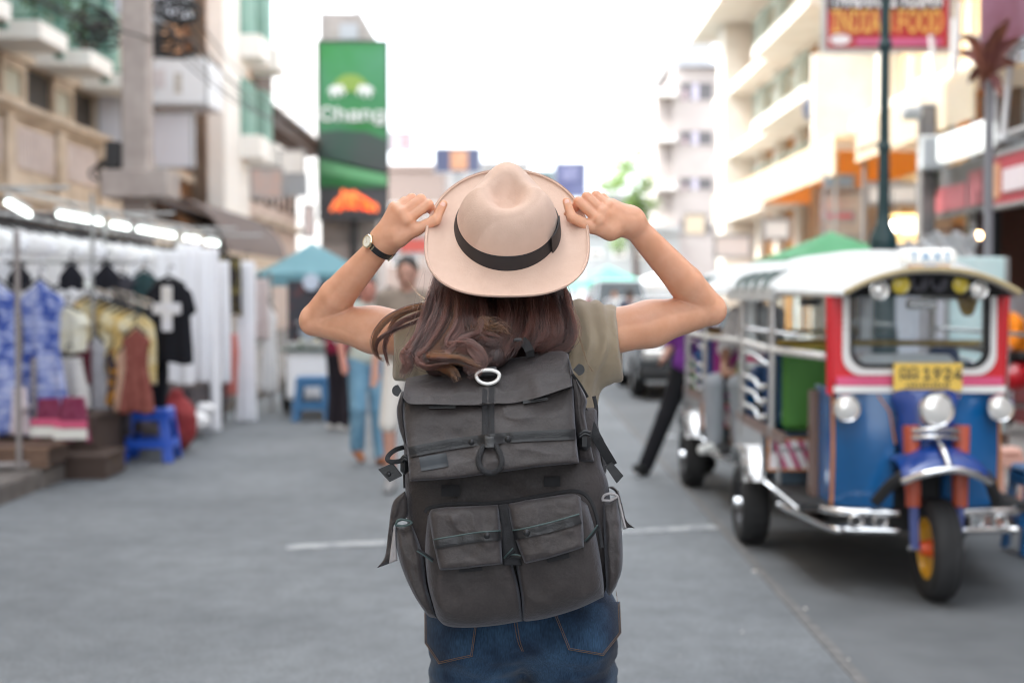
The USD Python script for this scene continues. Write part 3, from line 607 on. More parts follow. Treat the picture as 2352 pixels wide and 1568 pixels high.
def awning(label, x0, x1, y0, y1, zl, zf, zr, m, n=5):
    t = world_thing('street_awning', label, 'awning', ((x0 + x1) / 2, (y0 + y1) / 2, zl))
    part(t, 'canopy', shell(*[np.array([[(x1, y, zr + d), ((x0 + x1) / 2, y, (zr + zf) / 2 - .05 + d), (x0, y, zf + d)] for y in np.linspace(y0, y1, 9)]) for d in (.03, 0)]), m, 0)
    part(t, 'lining', shell(*[np.array([[(x1, y, zr - .04 + d), ((x0 + x1) / 2, y, (zr + zf) / 2 - .09 + d), (x0 + .04, y, zf - .04 + d)] for y in np.linspace(y0 + .03, y1 - .03, 9)]) for d in (.01, 0)]), OTARP, 0)
    part(t, 'valance', bx(x0 - .02, x0 + .01, y0, y1, zl, zf), m, 0)
    part(t, 'end_panel', extrude(Polygon([(x0 + .02, zf - .25), (x0 + .02, zf - .03), (x1, zr - .03), (x1, zr - .12)]), .02, y=y0), m, 0)
    for y in np.linspace(y0 + .1, y1 - .1, n): part(t, 'rib', tube([(x0 + .02, y, zf - .02), (x1, y, zr - .03)], .025, 6), METAL)
    for y in (y0 + .2, y1 - .2): part(t, 'post', tube([(x0 + .06, y, .13), (x0 + .06, y, zf)], .035, 8), METAL)
    return t
WTARP = mat('white_tarpaulin', (.74, .69, .58), .7, transl=(.90, .72, .42))
awning('long white awning with yellow glow beneath over the far right shopfronts', 6.0, 9.0, 26.5, 42.5, 3.75, 4.45, 4.28, WTARP, 7)
awning('near white awning with orange underside beyond the bar on the right', 5.05, 8.6, 15.6, 20.9, 3.45, 4.0, 4.12, WTARP, 4)
# red food sign
t, a, b = billboard('big red sign with yellow lettering hung over the right pavement', 1898, 2180, -60, 112, 23.5, mat('sign_deep_red', (.46, .03, .04), .45), METAL, post=False, catg='sign')
W_, H_ = b[0] - a[0], b[2] - a[2]; mid = at(0, 22, 23.5)[2]
part(t, 'print', bx(a[0] + .02, b[0] - .1, 23.46, 23.485, mid, b[2] - .02), mat('sign_black', (.03, .03, .033), .5), 0)
tx = text_xz('INDIAN FOOD', .30, 0, 23.45, 0, .015); vv = np.array(tx.vertices); vv[:, 0] = (vv[:, 0] - vv[:, 0].min()) / np.ptp(vv[:, 0]) * W_ * .90 + a[0] + W_ * .04; vv[:, 2] = (vv[:, 2]) / .30 * .36 + at(0, 76, 23.5)[2]
part(t, 'lettering', trimesh.Trimesh(vv, tx.faces, process=False), mat('sign_yellow', (.62, .34, .08), .5), 0)
tx = text_xz('TANDOORI VEGAN', .30, 0, 23.44, 0, .015); vv = np.array(tx.vertices); vv[:, 0] = (vv[:, 0] - vv[:, 0].min()) / np.ptp(vv[:, 0]) * W_ * .9 + a[0] + W_ * .03; vv[:, 2] = vv[:, 2] / .30 * .40 + mid + .04
part(t, 'lettering', trimesh.Trimesh(vv, tx.faces, process=False), mat('sign_letter_white', (.66, .67, .72), .5), 0)
part(t, 'print', bx(a[0] + W_ * .24, b[0] - W_ * .06, 23.46, 23.485, at(0, 104, 23.5)[2], at(0, 90, 23.5)[2]), mat('sign_purple', (.50, .11, .25), .5), 0)
part(t, 'print', extrude(affinity.scale(Point(a[0] + W_ * .11, at(0, 92, 23.5)[2]).buffer(1, 20), .17, .085), .02, y=23.46), mat('sign_oval', (.70, .68, .72), .5), 0)
for z in (a[2] + .2, b[2] - .2): part(t, 'bracket', tube([(b[0], 23.6, z), (9.3, 23.6, z)], .05, 8), METAL)
# lamp post and concrete poles
LP = mat('dark_teal_iron', (.010, .036, .040), .4); lx, ly = at(2029, 590, 12)[0], 12.0
lp = world_thing('street_lamp', 'slim dark teal lamp post behind the blue taxi', 'street lamp', (lx, ly, .13))
part(lp, 'base', moved(lathe([(0, 0), (.17, 0), (.17, .12), (.135, .16), (.125, 1.0), (.105, 1.15), (.10, 1.75), (.115, 1.80), (.115, 1.86), (.06, 1.98), (.055, 2.08)], 18), (lx, ly, .13)), LP, 35)
part(lp, 'pole', tube([(lx, ly, 2.1), (lx, ly, 2.9), (lx, ly, 5.4)], [.052, .042, .036], 14), LP, 35)
for z in (2.75, 3.6): part(lp, 'collar', moved(lathe([(.04, -.05), (.062, 0), (.04, .05)], 16), (lx, ly, z)), LP, 35)
part(lp, 'bracket', tube([(lx - .22, ly, 2.72), (lx, ly, 2.80)], .012, 6), LP); part(lp, 'lantern', moved(lathe([(0, 0), (.08, .02), (.17, .35), (.2, .38), (.05, .55), (0, .6)], 12), (lx, ly, 5.4)), LP, 30)
px_, py_ = at(2128, 300, 17)[0], 17.0
cp = world_thing('utility_pole', 'grey concrete utility pole with meter box on the right pavement', 'utility pole', (px_, py_, .13))
part(cp, 'pole', rbx(px_ - .09, px_ + .09, py_ - .09, py_ + .09, .13, 3.75, .02), mat('grey_pole', (.15, .145, .15), .85, col2=(.21, .2, .2), scale=5), 0)
part(cp, 'meter_box', rbx(px_ - .13, px_ + .16, py_ - .28, py_ - .1, 2.98, 3.38, .02), mat('box_grey', (.42, .45, .48), .6), 0)
part(cp, 'pole_cap', bx(px_ - .1, px_ + .1, py_ - .1, py_ + .1, 3.75, 3.78), GREY, 0)
part(cp, 'floodlight', rbx(px_ - .33, px_ - .1, py_ - .2, py_ - .05, 3.58, 3.74, .03), GREY, 0)
part(cp, 'conduit', tube(spline([(px_ + .14, py_ - .1, 3.4), (px_ + .2, py_ - .1, 3.6), (px_ + .1, py_ - .05, 3.72)], 10), .02, 6), BLKM)
lx2, ly2 = at(316, 300, 21)[0], 21.0
cp = world_thing('utility_pole', 'thick beige concrete utility pole with block collar above the clothes stalls', 'utility pole', (lx2, ly2, .15))
part(cp, 'pole', rbx(lx2 - .19, lx2 + .19, ly2 - .19, ly2 + .19, .15, 10.0, .02), CONC, 0)
part(cp, 'block_collar', rbx(lx2 - .42, lx2 + .55, ly2 - .5, ly2 + .3, 2.92, 3.32, .02), CONC, 0)
part(cp, 'cable_box', rbx(lx2 - .40, lx2 - .2, ly2 - .3, ly2, 3.35, 3.75, .02), mat('cable_black', (.02, .02, .022), .6), 0)
for k in range(3): part(cp, 'crossarm', bx(lx2 - .9, lx2 + .9, ly2 - .26, ly2 - .2, 6.0 + .9 * k, 6.1 + .9 * k), METAL, 0)
rg = np.random.default_rng(4)
for k in range(11):
    y0, z0 = lx2 + rg.uniform(-.7, .7), rg.uniform(5.0, 6.9); sag = rg.uniform(.3, .9); x1 = -7.4 + rg.uniform(-.5, .5)
    P = [(y0 + (x1 - y0) * t, 21 + 26 * t, z0 + 1.2 * t - sag * 4 * t * (1 - t)) for t in np.linspace(0, 1, 16)] if k % 2 else [(y0 - (1.6 + .5 * rg.random()) * t, 21 - 12 * t, z0 + .5 * t - sag * 2 * t * (1 - t)) for t in np.linspace(0, 1, 14)]
    solo('cable', tube(P, .016, 5), MATS['cable_black'], 'black cable strung from the beige concrete pole', 'cable', 'black cables on the beige concrete pole')
for i, (px, py, Y, r, lab) in enumerate([(232, 78, 24, .42, 'tangled coil of black cable left of the beige concrete pole'), (372, 92, 24, .36, 'tangled coil of black cable right of the beige concrete pole'), (398, 20, 24.5, .36, 'uppermost tangled coil of black cable right of the beige concrete pole'), (262, 400, 22, .28, 'small dark coil of cable beside the pole block collar')]):
    c = at(px, py, Y); rg = np.random.default_rng(40 + i); t = world_thing('cable_coil', lab, 'cable coil', c)
    for k in range(9):
        e = rg.normal(0, .3, 3) * r; a = np.linspace(0, 6.2832, 19)[:-1]; R_ = rg.uniform(.5, 1.0) * r; tl = rg.uniform(.3, 1.0)
        part(t, 'loop', tube(c + e + np.stack([R_ * np.cos(a), R_ * .3 * np.sin(a + k), R_ * tl * np.sin(a)], 1), .022, 5, True), MATS['cable_black'], True)
# the bar front at the right edge
BF = world_thing('bar_front', 'dark bar front with red fascia at the right edge', 'building', (8, 14, 0))
part(BF, 'wall', bx(6.6, 20, -26, 19.4, 0, 8.5), mat('bar_wall', (.22, .20, .20), .8), 0)
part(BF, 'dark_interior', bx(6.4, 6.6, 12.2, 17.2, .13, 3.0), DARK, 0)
part(BF, 'shop_slab', bx(5.35, 6.6, 4.0, 17.0, 2.95, 3.10), GREY, 0)
part(BF, 'side_wall', bx(5.6, 6.6, 17.2, 17.5, .13, 3.2), mat('bar_brown', (.16, .07, .05), .8), 0)
for y in (12.0, 13.4, 14.8, 16.2, 17.0): part(BF, 'post', rbx(5.42, 5.54, y - .06, y + .06, .13, 2.95, .01), BLKM, 0)
for k in range(5): part(BF, 'counter_panel', bx(5.5, 5.56, 12.1 + 1.0 * k, 13.05 + 1.0 * k, .13, 1.15), mat('bar_red_dark', (.14, .02, .02), .5), 0)
for k in range(9): part(BF, 'scaffold_pole', tube([(5.1 + .12 * (k % 3), 13.2 + .55 * k, 3.1), (5.15 + .12 * (k % 2), 13.2 + .55 * k, 4.9 - .1 * (k % 3))], .032, 8), mat('pole_white', (.55, .54, .55), .6))
part(BF, 'upper_wall', bx(5.75, 6.6, 11, 17.6, 3.10, 7.4), mat('upper_grey', (.13, .125, .14), .8, col2=(.2, .19, .2), scale=2), 0)
for k in range(3): win(BF, 5.72, 12.4 + 1.7 * k, 13.6 + 1.7 * k, 3.3, 4.6, -1, mat('blue_grey_frame', (.33, .38, .44), .6), GLS, .06, .08)
part(BF, 'upper_rail', cat(*[tube([(5.2, 12, z), (5.2, 17.4, z)], .03, 6) for z in (3.2, 4.05)]), mat('pole_white', (.55, .54, .55), .6))
sg = world_thing('fascia_sign', 'red fascia sign with white patch over the dark bar', 'sign', (5.0, 14, 2.5))
part(sg, 'panel', bx(4.98, 5.12, 12.2, 15.02, 2.44, 2.93), mat('fascia_red', (.36, .03, .045), .5), 0)
part(sg, 'print', bx(4.965, 4.978, 13.75, 14.45, 2.55, 2.78), mat('fascia_white', (.68, .60, .62), .5), 0)
part(sg, 'print', bx(4.965, 4.978, 12.9, 13.35, 2.52, 2.88), mat('fascia_grey', (.52, .40, .42), .5), 0)
part(sg, 'print', bx(4.965, 4.978, 14.55, 14.95, 2.5, 2.86), mat('fascia_orange', (.58, .30, .16), .5), 0)
part(sg, 'trim', cat(bx(4.97, 5.14, 12.2, 15.02, 2.40, 2.44), bx(4.97, 5.14, 12.2, 15.02, 2.93, 2.97)), METAL, 0)
sg = world_thing('fascia_sign', 'grey sign with dull red blocks between the pole and the red fascia', 'sign', (5.1, 16, 2.5))
part(sg, 'panel', bx(5.02, 5.16, 15.15, 16.95, 2.42, 2.98), mat('fascia_darkgrey', (.17, .165, .17), .5), 0)
part(sg, 'print', bx(5.005, 5.018, 15.75, 16.85, 2.48, 2.76), mat('fascia_dullred', (.42, .12, .14), .5), 0)
part(sg, 'print', bx(5.005, 5.018, 15.2, 15.65, 2.48, 2.86), MATS['fascia_dullred'], 0)
sg = world_thing('light_box', 'white slanted light box sign above the red fascia', 'sign', (5, 15.6, 3))
part(sg, 'cabinet', rbx(4.86, 5.0, 14.75, 16.35, 3.02, 3.32, .03), mat('lightbox_white', (.85, .86, .84), .4, emit=(.95, 1, .96), es=.25), 0)
part(sg, 'bracket', tube([(5.0, 15.5, 3.17), (5.72, 15.5, 3.2)], .03, 6), METAL)
sg = world_thing('light_box', 'lit yellow sign box between the lamp post and the concrete pole', 'sign', (5, 18.5, 2.2))
part(sg, 'cabinet', rbx(at(2038, 0, 18.2)[0], at(2122, 0, 18.2)[0], 18.2, 18.45, at(0, 566, 18.2)[2], at(0, 492, 18.2)[2], .04), mat('lit_yellow', (.85, .62, .28), .5, emit=(1, .62, .22), es=.5), 0)
part(sg, 'print', bx(at(2080, 0, 18.2)[0], at(2108, 0, 18.2)[0], 18.17, 18.195, at(0, 535, 18.2)[2], at(0, 505, 18.2)[2]), mat('lit_pale', (.9, .85, .7), .5, emit=(1, .9, .7), es=.6), 0)
part(sg, 'post', tube([(at(2085, 0, 18.3)[0], 18.33, .13), (at(2085, 0, 18.3)[0], 18.33, at(0, 560, 18.2)[2])], .04, 8), METAL)
for i, (px, py, r, Y, col, es, lab) in enumerate([(2050, 521, 11, 17.5, (1, .95, .85), 6, 'small round white lamp in front of the lit yellow sign'), (2247, 541, 9, 14.5, (1, .55, .25), 5, 'small glowing orange lamp inside the dark bar')]):
    c = at(px, py, Y); lt = world_thing('lamp', lab, 'lamp', c); m = trimesh.creation.icosphere(3, r / FPX * Y); m.apply_translation(c)
    part(lt, 'bulb', m, mat(f'bulb_{i}' if False else ('bulb_white', 'bulb_orange')[i], col, .5, emit=col, es=es), True); part(lt, 'cord', tube([c + [0, .02, r / FPX * Y], c + [0, .02, .45]], .008, 6), BLKM)
bn = world_thing('cloth_banner', 'maroon purple banner hanging high at the top right corner', 'banner', (5.4, 14, 4.3))
G = np.array([[(5.0 + .03 * math.sin(9 * s + 3 * t), 12.6 + 2.6 * s, 4.05 + 1.6 * (1 - t)) for t in np.linspace(0, 1, 10)] for s in np.linspace(0, 1, 24)])
part(bn, 'cloth', shell(G, G + [.02, 0, 0]), mat('maroon_cloth', (.12, .02, .04), .7, col2=(.19, .07, .12), scale=1.6, coord='world'), 40)
part(bn, 'rod', tube([(5.0, 12.5, 5.66), (5.0, 15.3, 5.66)], .03, 8), METAL)
pa = world_thing('palm', 'dark reddish palm with drooping blades on a grey trunk at the top right', 'palm', (at(2272, 0, 13)[0], 13, .13))
PB = mat('palm_red_brown', (.13, .035, .035), .6, col2=(.24, .09, .05), scale=4); hubp = at(2272, 172, 13.0)
part(pa, 'trunk', tube([(hubp[0] + .02, 13, .13), hubp - [0, 0, .05]], [.048, .04], 10), mat('trunk_grey', (.22, .22, .24), .7))
for k, (px, py) in enumerate([(2216, 78), (2236, 120), (2318, 40), (2345, 85), (2310, 130), (2300, 225), (2255, 215), (2200, 120), (2290, 60), (2335, 150), (2225, 190), (2262, 95)]):
    e = at(px, py, 13 + .3 * math.sin(k * 2.1)); m1 = (hubp + e) / 2 + [0, 0, .07]; L = spline([hubp, m1, e], 14); w = .045 * np.sin(np.linspace(.25, math.pi - .1, 14)) + .004
    T = np.gradient(L, axis=0); N = np.cross(T, [0, 1.0, 0]); N /= np.linalg.norm(N, axis=1, keepdims=True)
    G = np.stack([L + N * w[:, None], L + [0, .03, 0], L - N * w[:, None]], 1); part(pa, 'blade', shell(G, G + [0, .008, 0]), PB, 40)
for i, (px0, px1, py0, py1, Y, m, lab) in enumerate([(1892, 1962, 402, 432, 27, mat('blue_sign', (.28, .42, .55), .5), 'pale blue sign on the cream wall above the green canopy'), (1895, 1965, 485, 507, 27, mat('red_strip_sign', (.70, .10, .12), .5), 'small red sign below the pale blue one on the cream wall'),
        (1752, 1815, 503, 550, 30, PALE, 'white sign board under the long awning'), (1640, 1725, 540, 592, 33, mat('pinkish_white', (.74, .66, .62), .5), 'pinkish white sign board at the far end of the long awning'), (1570, 1622, 490, 540, 45, mat('cream_sign', (.85, .78, .62), .5), 'round cornered cream sign before the apartment block'),
        (1888, 1990, 440, 545, 27.3, WPL, 'plain cream wall panel under the blue sign'), (1990, 2110, 420, 470, 24, PALE, 'pale banner board behind the lamp post')]):
    a, b = at(px0, py1, Y), at(px1, py0, Y); boxsign('shop_sign', lab, 'sign', a[0], b[0], Y, Y + .15, a[2], b[2], m)
for i, (x0, x1, y, z0, z1, m, lab) in enumerate([(at(2180, 0, 11.5)[0], at(2318, 0, 11.5)[0], 11.5, .14, at(0, 590, 11.5)[2], mat('cyan_sheet', (.50, .66, .66), .35, col2=(.62, .74, .73), scale=3), 'pale cyan plastic sheet behind the taxi roof'), (at(2040, 0, 15.5)[0], at(2420, 0, 15.5)[0] + .6, 15.6, .14, at(0, 672, 15.5)[2], LAV, 'lilac white partition behind the person in orange')]):
    s_ = world_thing('partition', lab, 'partition', ((x0 + x1) / 2, y, z0)); part(s_, 'sheet', rbx(x0, x1, y, y + .04, z0 + .05, z1, .01), m, 0)
    part(s_, 'frame', cat(*[tube([(x, y - .02, z0), (x, y - .02, z1)], .02, 6) for x in (x0, x1)]), METAL)
# ================================================================ three wheeled taxis
CHR = mat('chrome', (.80, .80, .80), .12, 1.0); RUB = mat('tyre_rubber', (.016, .016, .017), .75, bump=.3, bscale=60); REDP = mat('red_paint', (.62, .02, .03), .28, coat=.5); PINK = mat('pink_paint', (.70, .10, .22), .35, coat=.3)
BLUEP = mat('blue_paint', (.002, .085, .25), .30, coat=.5, col2=(.004, .105, .30), scale=2); DKBL = mat('deep_blue_paint', (.008, .05, .26), .25, coat=.6); LENS = mat('lamp_lens', (.82, .80, .76), .12, .55); YLENS = mat('yellow_lens', (.55, .42, .04), .2, coat=.5)
VINYL = mat('white_vinyl', (.56, .57, .555), .45, col2=(.48, .49, .48), scale=3); GOLDT = mat('tan_trim', (.45, .36, .20), .45); ORGT = mat('orange_trim', (.55, .22, .08), .45); BLK = mat('matt_black', (.014, .014, .015), .7)
GRNP = mat('green_vinyl', (.075, .25, .045), .45); BLUV = mat('blue_vinyl', (.02, .075, .22), .45); PURV = mat('magenta_vinyl', (.40, .035, .27), .45); SBLU = mat('royal_vinyl', (.015, .13, .42), .45); YPL = mat('plate_yellow', (.82, .55, .10), .45); PLK = mat('plate_ink', (.12, .09, .05), .6)
WSHLD = pane_mat('windscreen_glass', (.93, .96, .97)); ORF = mat('orange_red_paint', (.48, .09, .045), .4, coat=.3); SHK = mat('violet_blue_paint', (.09, .12, .32), .35); YRIM = mat('yellow_rim', (.72, .38, .02), .35, coat=.3); HUB = mat('orange_hub', (.72, .10, .02), .35)
PLANK = mat('brown_lacquer', (.16, .10, .08), .4); SBLS = mat('blue_slat', (.20, .32, .52), .4, .3); STEELP = mat('brushed_steel', (.62, .62, .62), .28, .9); SMOKE = mat('engine_cover', (.06, .09, .12), .35, .4)
def wheel(t, name, c, R, w, rim, hub, nsp=0):
    a = part(t, name, moved(lathe([(R * .62, -w * .42), (R * .72, -w * .5), (R * .90, -w * .5), (R * .97, -w * .40), (R, -w * .2), (R, -w * .08), (R * .985, -w * .06), (R * .985, w * .06), (R, w * .08), (R, w * .2), (R * .97, w * .40), (R * .90, w * .5), (R * .72, w * .5), (R * .62, w * .42), (R * .60, 0), (R * .62, -w * .42)], 40, 'x'), c), RUB, 35)
    part(a, 'rim', moved(lathe([(R * .63, -w * .40), (R * .55, -w * .42), (R * .50, -w * .22), (R * .2, -w * .12), (0, -w * .12), (0, w * .12), (R * .2, w * .12), (R * .50, w * .22), (R * .55, w * .42), (R * .63, w * .40)], 32, 'x'), c), rim, 35)
    part(a, 'hub', moved(lathe([(0, -w * .62), (R * .13, -w * .60), (R * .17, -w * .3), (R * .2, 0), (R * .17, w * .3), (R * .13, w * .60), (0, w * .62)], 20, 'x'), c), hub, 35)
def lampm(t, name, c, r, shellm, lens, d=.10, label=None):
    a = part(t, name, moved(lathe([(0, d), (r * .55, d * .9), (r * .92, d * .35), (r * 1.02, .0), (r * 1.10, -.012), (r * 1.05, -.022), (r * .93, -.016)], 28, 'y'), c), shellm, 35, label)
    part(a, 'lens', moved(lathe([(r * .94, -.014), (r * .7, -.024), (r * .35, -.029), (0, -.031)], 28, 'y'), c), lens, True)
def make_taxi(label, loc, main, dark, seat_a, seat_b, seat_side, near=True, text=True):
    t = thing('three_wheeled_taxi', label, 'taxi', loc)
    # y = 0 at the front axle, +y towards the tail, the nose looks at -y
    wheel(t, 'wheel', (.03, 0, .252), .252, .135, YRIM, HUB)
    for s in (-1, 1): wheel(t, 'wheel', (.60 * s - .02, 1.62, .245), .245, .165, mat('dark_rim', (.05, .05, .055), .4, .6), CHR)
    for s in (-1, 1):
        f = part(t, 'fork', tube([(.03 + .125 * s, .02, .86), (.03 + .115 * s, .0, .46)], [.042, .038], 14), ORF, 35); part(f, 'shock', tube([(.03 + .115 * s, 0, .47), (.03 + .105 * s, 0, .25)], .024, 12), SHK, 35)
    part(t, 'axle', tube([(-.11, 0, .252), (.17, 0, .252)], .012, 8), METAL)
    # nose: side panels with a recess for the wheel
    for s in (-1, 1):
        p0, p1 = (.115 if s > 0 else .135), .425
        G = np.array([[(s * (p0 + (p1 - p0) * u) - .01, .16 + .10 * u ** 2.2 - .03 * math.sin(v * math.pi), .43 + .60 * v) for v in np.linspace(0, 1, 12)] for u in np.linspace(0, 1, 12)]); B = G + [0, .05, 0]
        m = shell(G, B) if s > 0 else shell(G[::-1], B[::-1]); p = part(t, 'nose_panel', m, main, 40)
        part(p, 'edge_trim', tube(np.vstack([G[-1, :, :] + [0, -.004, 0]]), .010, 6), ORGT)
        part(p, 'pinstripe', tube([G[3, 11] + [0, -.006, -.03], G[1, 9] + [0, -.008, 0], G[0, 6] + [0, -.008, 0]], .005, 6), ORGT)
        part(t, 'side_panel', bx(s * .425 - .012 - .01, s * .425 + .012 - .01, .27, .60, .43, 1.03), main, 0)
        part(t, 'corner_post', bx(s * .455 - .03, s * .455 + .005, .50, .60, .40, 1.0), PLANK, 0)
    part(t, 'wheel_well', cat(bx(-.145, .125, .22, .24, .30, .80)), BLK, 0)
    c = sdf_mesh([('e', np.array([0., .10, .83]), None, (.145, .10, .22), .02), ('e', np.array([0., .12, .98]), None, (.17, .08, .09), .05)], .016, [((0, .2, 0), (0, 1, 0)), ((0, 0, 1.035), (0, 0, 1))]); part(t, 'nose_column', c, dark, True)
    # mudguard
    an = np.linspace(-.75, .80, 14); G = np.array([[(.03 + u * (.235 - .03 * abs(math.cos(a))), .02 - .335 * math.sin(a) * .9 + .02, .335 + .335 * math.cos(a) * (1 - .10 * u * u) + .105 - .05 * u * u) for a in an] for u in np.linspace(-1, 1, 17)])
    g = part(t, 'mudguard', shell(G, G - [0, 0, .012]), dark, True)
    part(g, 'chrome_lip', tube(spline([(.03 - .215, -.155, .600), (.03 - .12, -.20, .645), (.03, -.215, .668), (.03 + .12, -.20, .645), (.03 + .215, -.155, .600)], 20), .020, 8), CHR, True)
    for s in (-1, 1): part(g, 'mud_flap', tube(spline([(.03 + .20 * s, -.12, .63), (.03 + .25 * s, -.06, .57), (.03 + .30 * s, .01, .48)], 10), [.03] * 10, 8), BLK, True)
    part(g, 'ornament', cat(tube(spline([(.02, -.02, .79), (.02, -.13, .755), (.03, -.205, .675)], 10), .016, 8)), CHR, True)
    for z in (.80, .835): part(t, 'chrome_badge', tube(spline([(-.10, -.02, z), (0, -.06, z + .012), (.13, -.02, z)], 12), .014, 8), CHR, True)
    lampm(t, 'headlight', (.01, -.04, .945), .080, CHR, LENS, .14)
    for s in (-1, 1): lampm(t, 'headlight', (.385 * s - .01, .11, .94), .063, CHR, LENS, .14)
    # bumpers and step rails
    for s in (-1, 1):
        b = part(t, 'bumper', cat(tube(spline([(s * .15, .02, .425), (s * .40, .06, .425), (s * .47, .12, .42), (s * .50, .3, .41)], 16), .020, 8), tube(spline([(s * .15, .02, .335), (s * .40, .06, .335), (s * .47, .12, .335), (s * .58, .9, .335)], 18), .020, 8)), CHR, True)
        for x in (.24, .36): part(b, 'ring', moved(tube([(.032 * math.cos(q), 0, .032 * math.sin(q)) for q in np.linspace(0, 6.2832, 17)[:-1]], .009, 6, True), (s * x, .035, .38)), CHR, True)
        st = part(t, 'step', bx(s * .44 - .12, s * .44 + .13, .30, 1.22, .385, .41), PLANK, 0)
        for k in range(5): part(st, 'slat', bx(s * .45 - .11 + .046 * k, s * .45 - .11 + .046 * k + .034, .32, 1.2, .41, .425), SBLS, 0)
        part(st, 'rail', tube([(s * .59, .28, .40), (s * .60, 1.24, .42)], .018, 8), CHR, True)
    # windscreen frame
    def ring(o, i, y, d): return extrude(o.difference(i), d, y=y)
    arch = Polygon([(-.5, .9)] + [(u * .43 - .01, 1.505 + .105 * (1 - abs(u) ** 2.3)) for u in np.linspace(-1, 1, 25)] + [(.5, .9)])
    o1, i1, i2, i3 = rrect(-.445, .425, 1.045, 1.62, .05).intersection(arch), rrect(-.40, .38, 1.10, 1.60, .10), rrect(-.365, .345, 1.135, 1.58, .09), rrect(-.345, .325, 1.155, 1.56, .08)
    fr = part(t, 'windscreen_frame', ring(o1, i1, .19, .05), REDP if near else WHT, 0)
    part(fr, 'white_surround', ring(i1, i2, .178, .05), WHT, 0); part(fr, 'rubber_seal', ring(i2, i3, .172, .04), BLK, 0); part(fr, 'glass', extrude(i2.buffer(-.005), .005, y=.20), WSHLD, 0)
    part(fr, 'pink_band', bx(-.43, .41, .166, .20, 1.05, 1.092), PINK, 0); part(fr, 'white_band', bx(-.44, .42, .155, .21, 1.012, 1.046), WHT, 0)
    pl = part(t, 'number_plate', rbx(-.16, .185, .105, .115, 1.025, 1.165, .004), YPL, 0)
    for s in (-1, 1): part(pl, 'plate_bracket', bx(.01 + .1 * s - .01, .01 + .1 * s + .01, .115, .16, 1.06, 1.10), METAL, 0)
    if text:
        ms = [text_xz('1924', .058, .085, .101, 1.083, .003)]
        for x in (-.125, -.075): ms += [moved(extrude(LineString([(x, 1.085), (x, 1.135), (x + .016, 1.142), (x + .032, 1.132), (x + .032, 1.085), (x + .016, 1.105), (x, 1.088)]).buffer(.0045), .003, y=.101))]
        part(pl, 'lettering', cat(ms), PLK, 0)
        part(pl, 'lettering', cat([bx(-.10 + .019 * k, -.10 + .019 * k + .012, .102, .104, 1.045, 1.058 + .004 * (k % 3)) for k in range(12)]), PLK, 0)
    # roof
    half = lambda y: .432 + .21 * min(1, max(0, (y - .15) / .6)); zc = lambda y: 1.632 + .105 * math.sin(min(1, max(0, (y + .02) / 1.2)) * math.pi / 2)
    ys = np.linspace(-.02, 2.35, 30); us = np.linspace(-1, 1, 25)
    G = np.array([[(u * half(y) - .01, y, (1.515 + .02 * min(1, y)) + (zc(y) - 1.515) * (1 - abs(u) ** 2.3) + (.012 * math.sin(y * 15.5) * min(1, 4 * (1 - abs(u))) * (y > .5))) for u in us] for y in ys])
    rf = part(t, 'roof', shell(G[:, ::-1], G[:, ::-1] - [0, 0, .02]), VINYL, 40)
    for k in range(4):
        y = 1.0 + .33 * k
        for s in (-1, 1): part(rf, 'roof_fold', tube(spline([(s * .650 - .01, y, 1.53), (s * .60 - .01, y + .10, 1.60), (s * .48 - .01, y + .16, 1.655)], 10), [.006, .012, .016, .018, .018, .018, .016, .012, .008, .004], 6), mat('vinyl_fold', (.10, .13, .12), .6), True)
    for s in (-1, 1): part(rf, 'side_valance', bx(s * .635 - .02, s * .635, .75, 2.35, 1.475, 1.55), VINYL, 0)
    fe = G[0]; part(rf, 'front_edge', tube(fe + [0, -.012, 0], .014, 8), GOLDT, True)
    V = np.array([[fe[i] + [0, .0, -.005], np.array([fe[i][0] * .97, .12, min(fe[i][2] - .008, 1.57)])] for i in range(len(fe))]); part(rf, 'visor_lining', shell(V, V - [0, 0, .01]), BLK, 40)
    part(t, 'visor_panel', extrude(Polygon([(fe[i][0] * .97, fe[i][2] - .015) for i in range(len(fe))] + [(.42, 1.50), (.35, 1.545), (-.37, 1.545), (-.44, 1.50)]), .02, y=.14), BLK, 0)
    for x, z, m, r in ((-.255, 1.53, LENS, .046), (-.15, 1.555, YLENS, .044), (.145, 1.555, YLENS, .040), (.24, 1.53, LENS, .042)): lampm(t, 'spot_lamp', (x, .045, z), r, CHR, m, .07)
    for x in (-.05, .045): part(t, 'horn', moved(lathe([(0, .05), (.012, .04), (.018, 0), (.04, -.03), (.043, -.034)], 16, 'y'), (x, .08, 1.565)), mat('grey_plastic', (.12, .12, .14), .4), 35)
    if near:
        sg = part(t, 'taxi_sign', rbx(-.150, .135, .03, .12, 1.652, 1.738, .025), mat('sign_plastic', (.82, .81, .77), .4, emit=(1, .98, .9), es=.05), 20)
        part(sg, 'lettering', text_xz('T A X I', .044, -.005, .028, 1.675, .003), mat('taxi_blue', (.16, .36, .58), .5), 0); part(sg, 'foot', cat(bx(-.10, .10, .05, .10, 1.62, 1.652)), ORGT, 0); part(sg, 'foot', bx(-.03, .03, .042, .05, 1.62, 1.652), SBLU, 0)
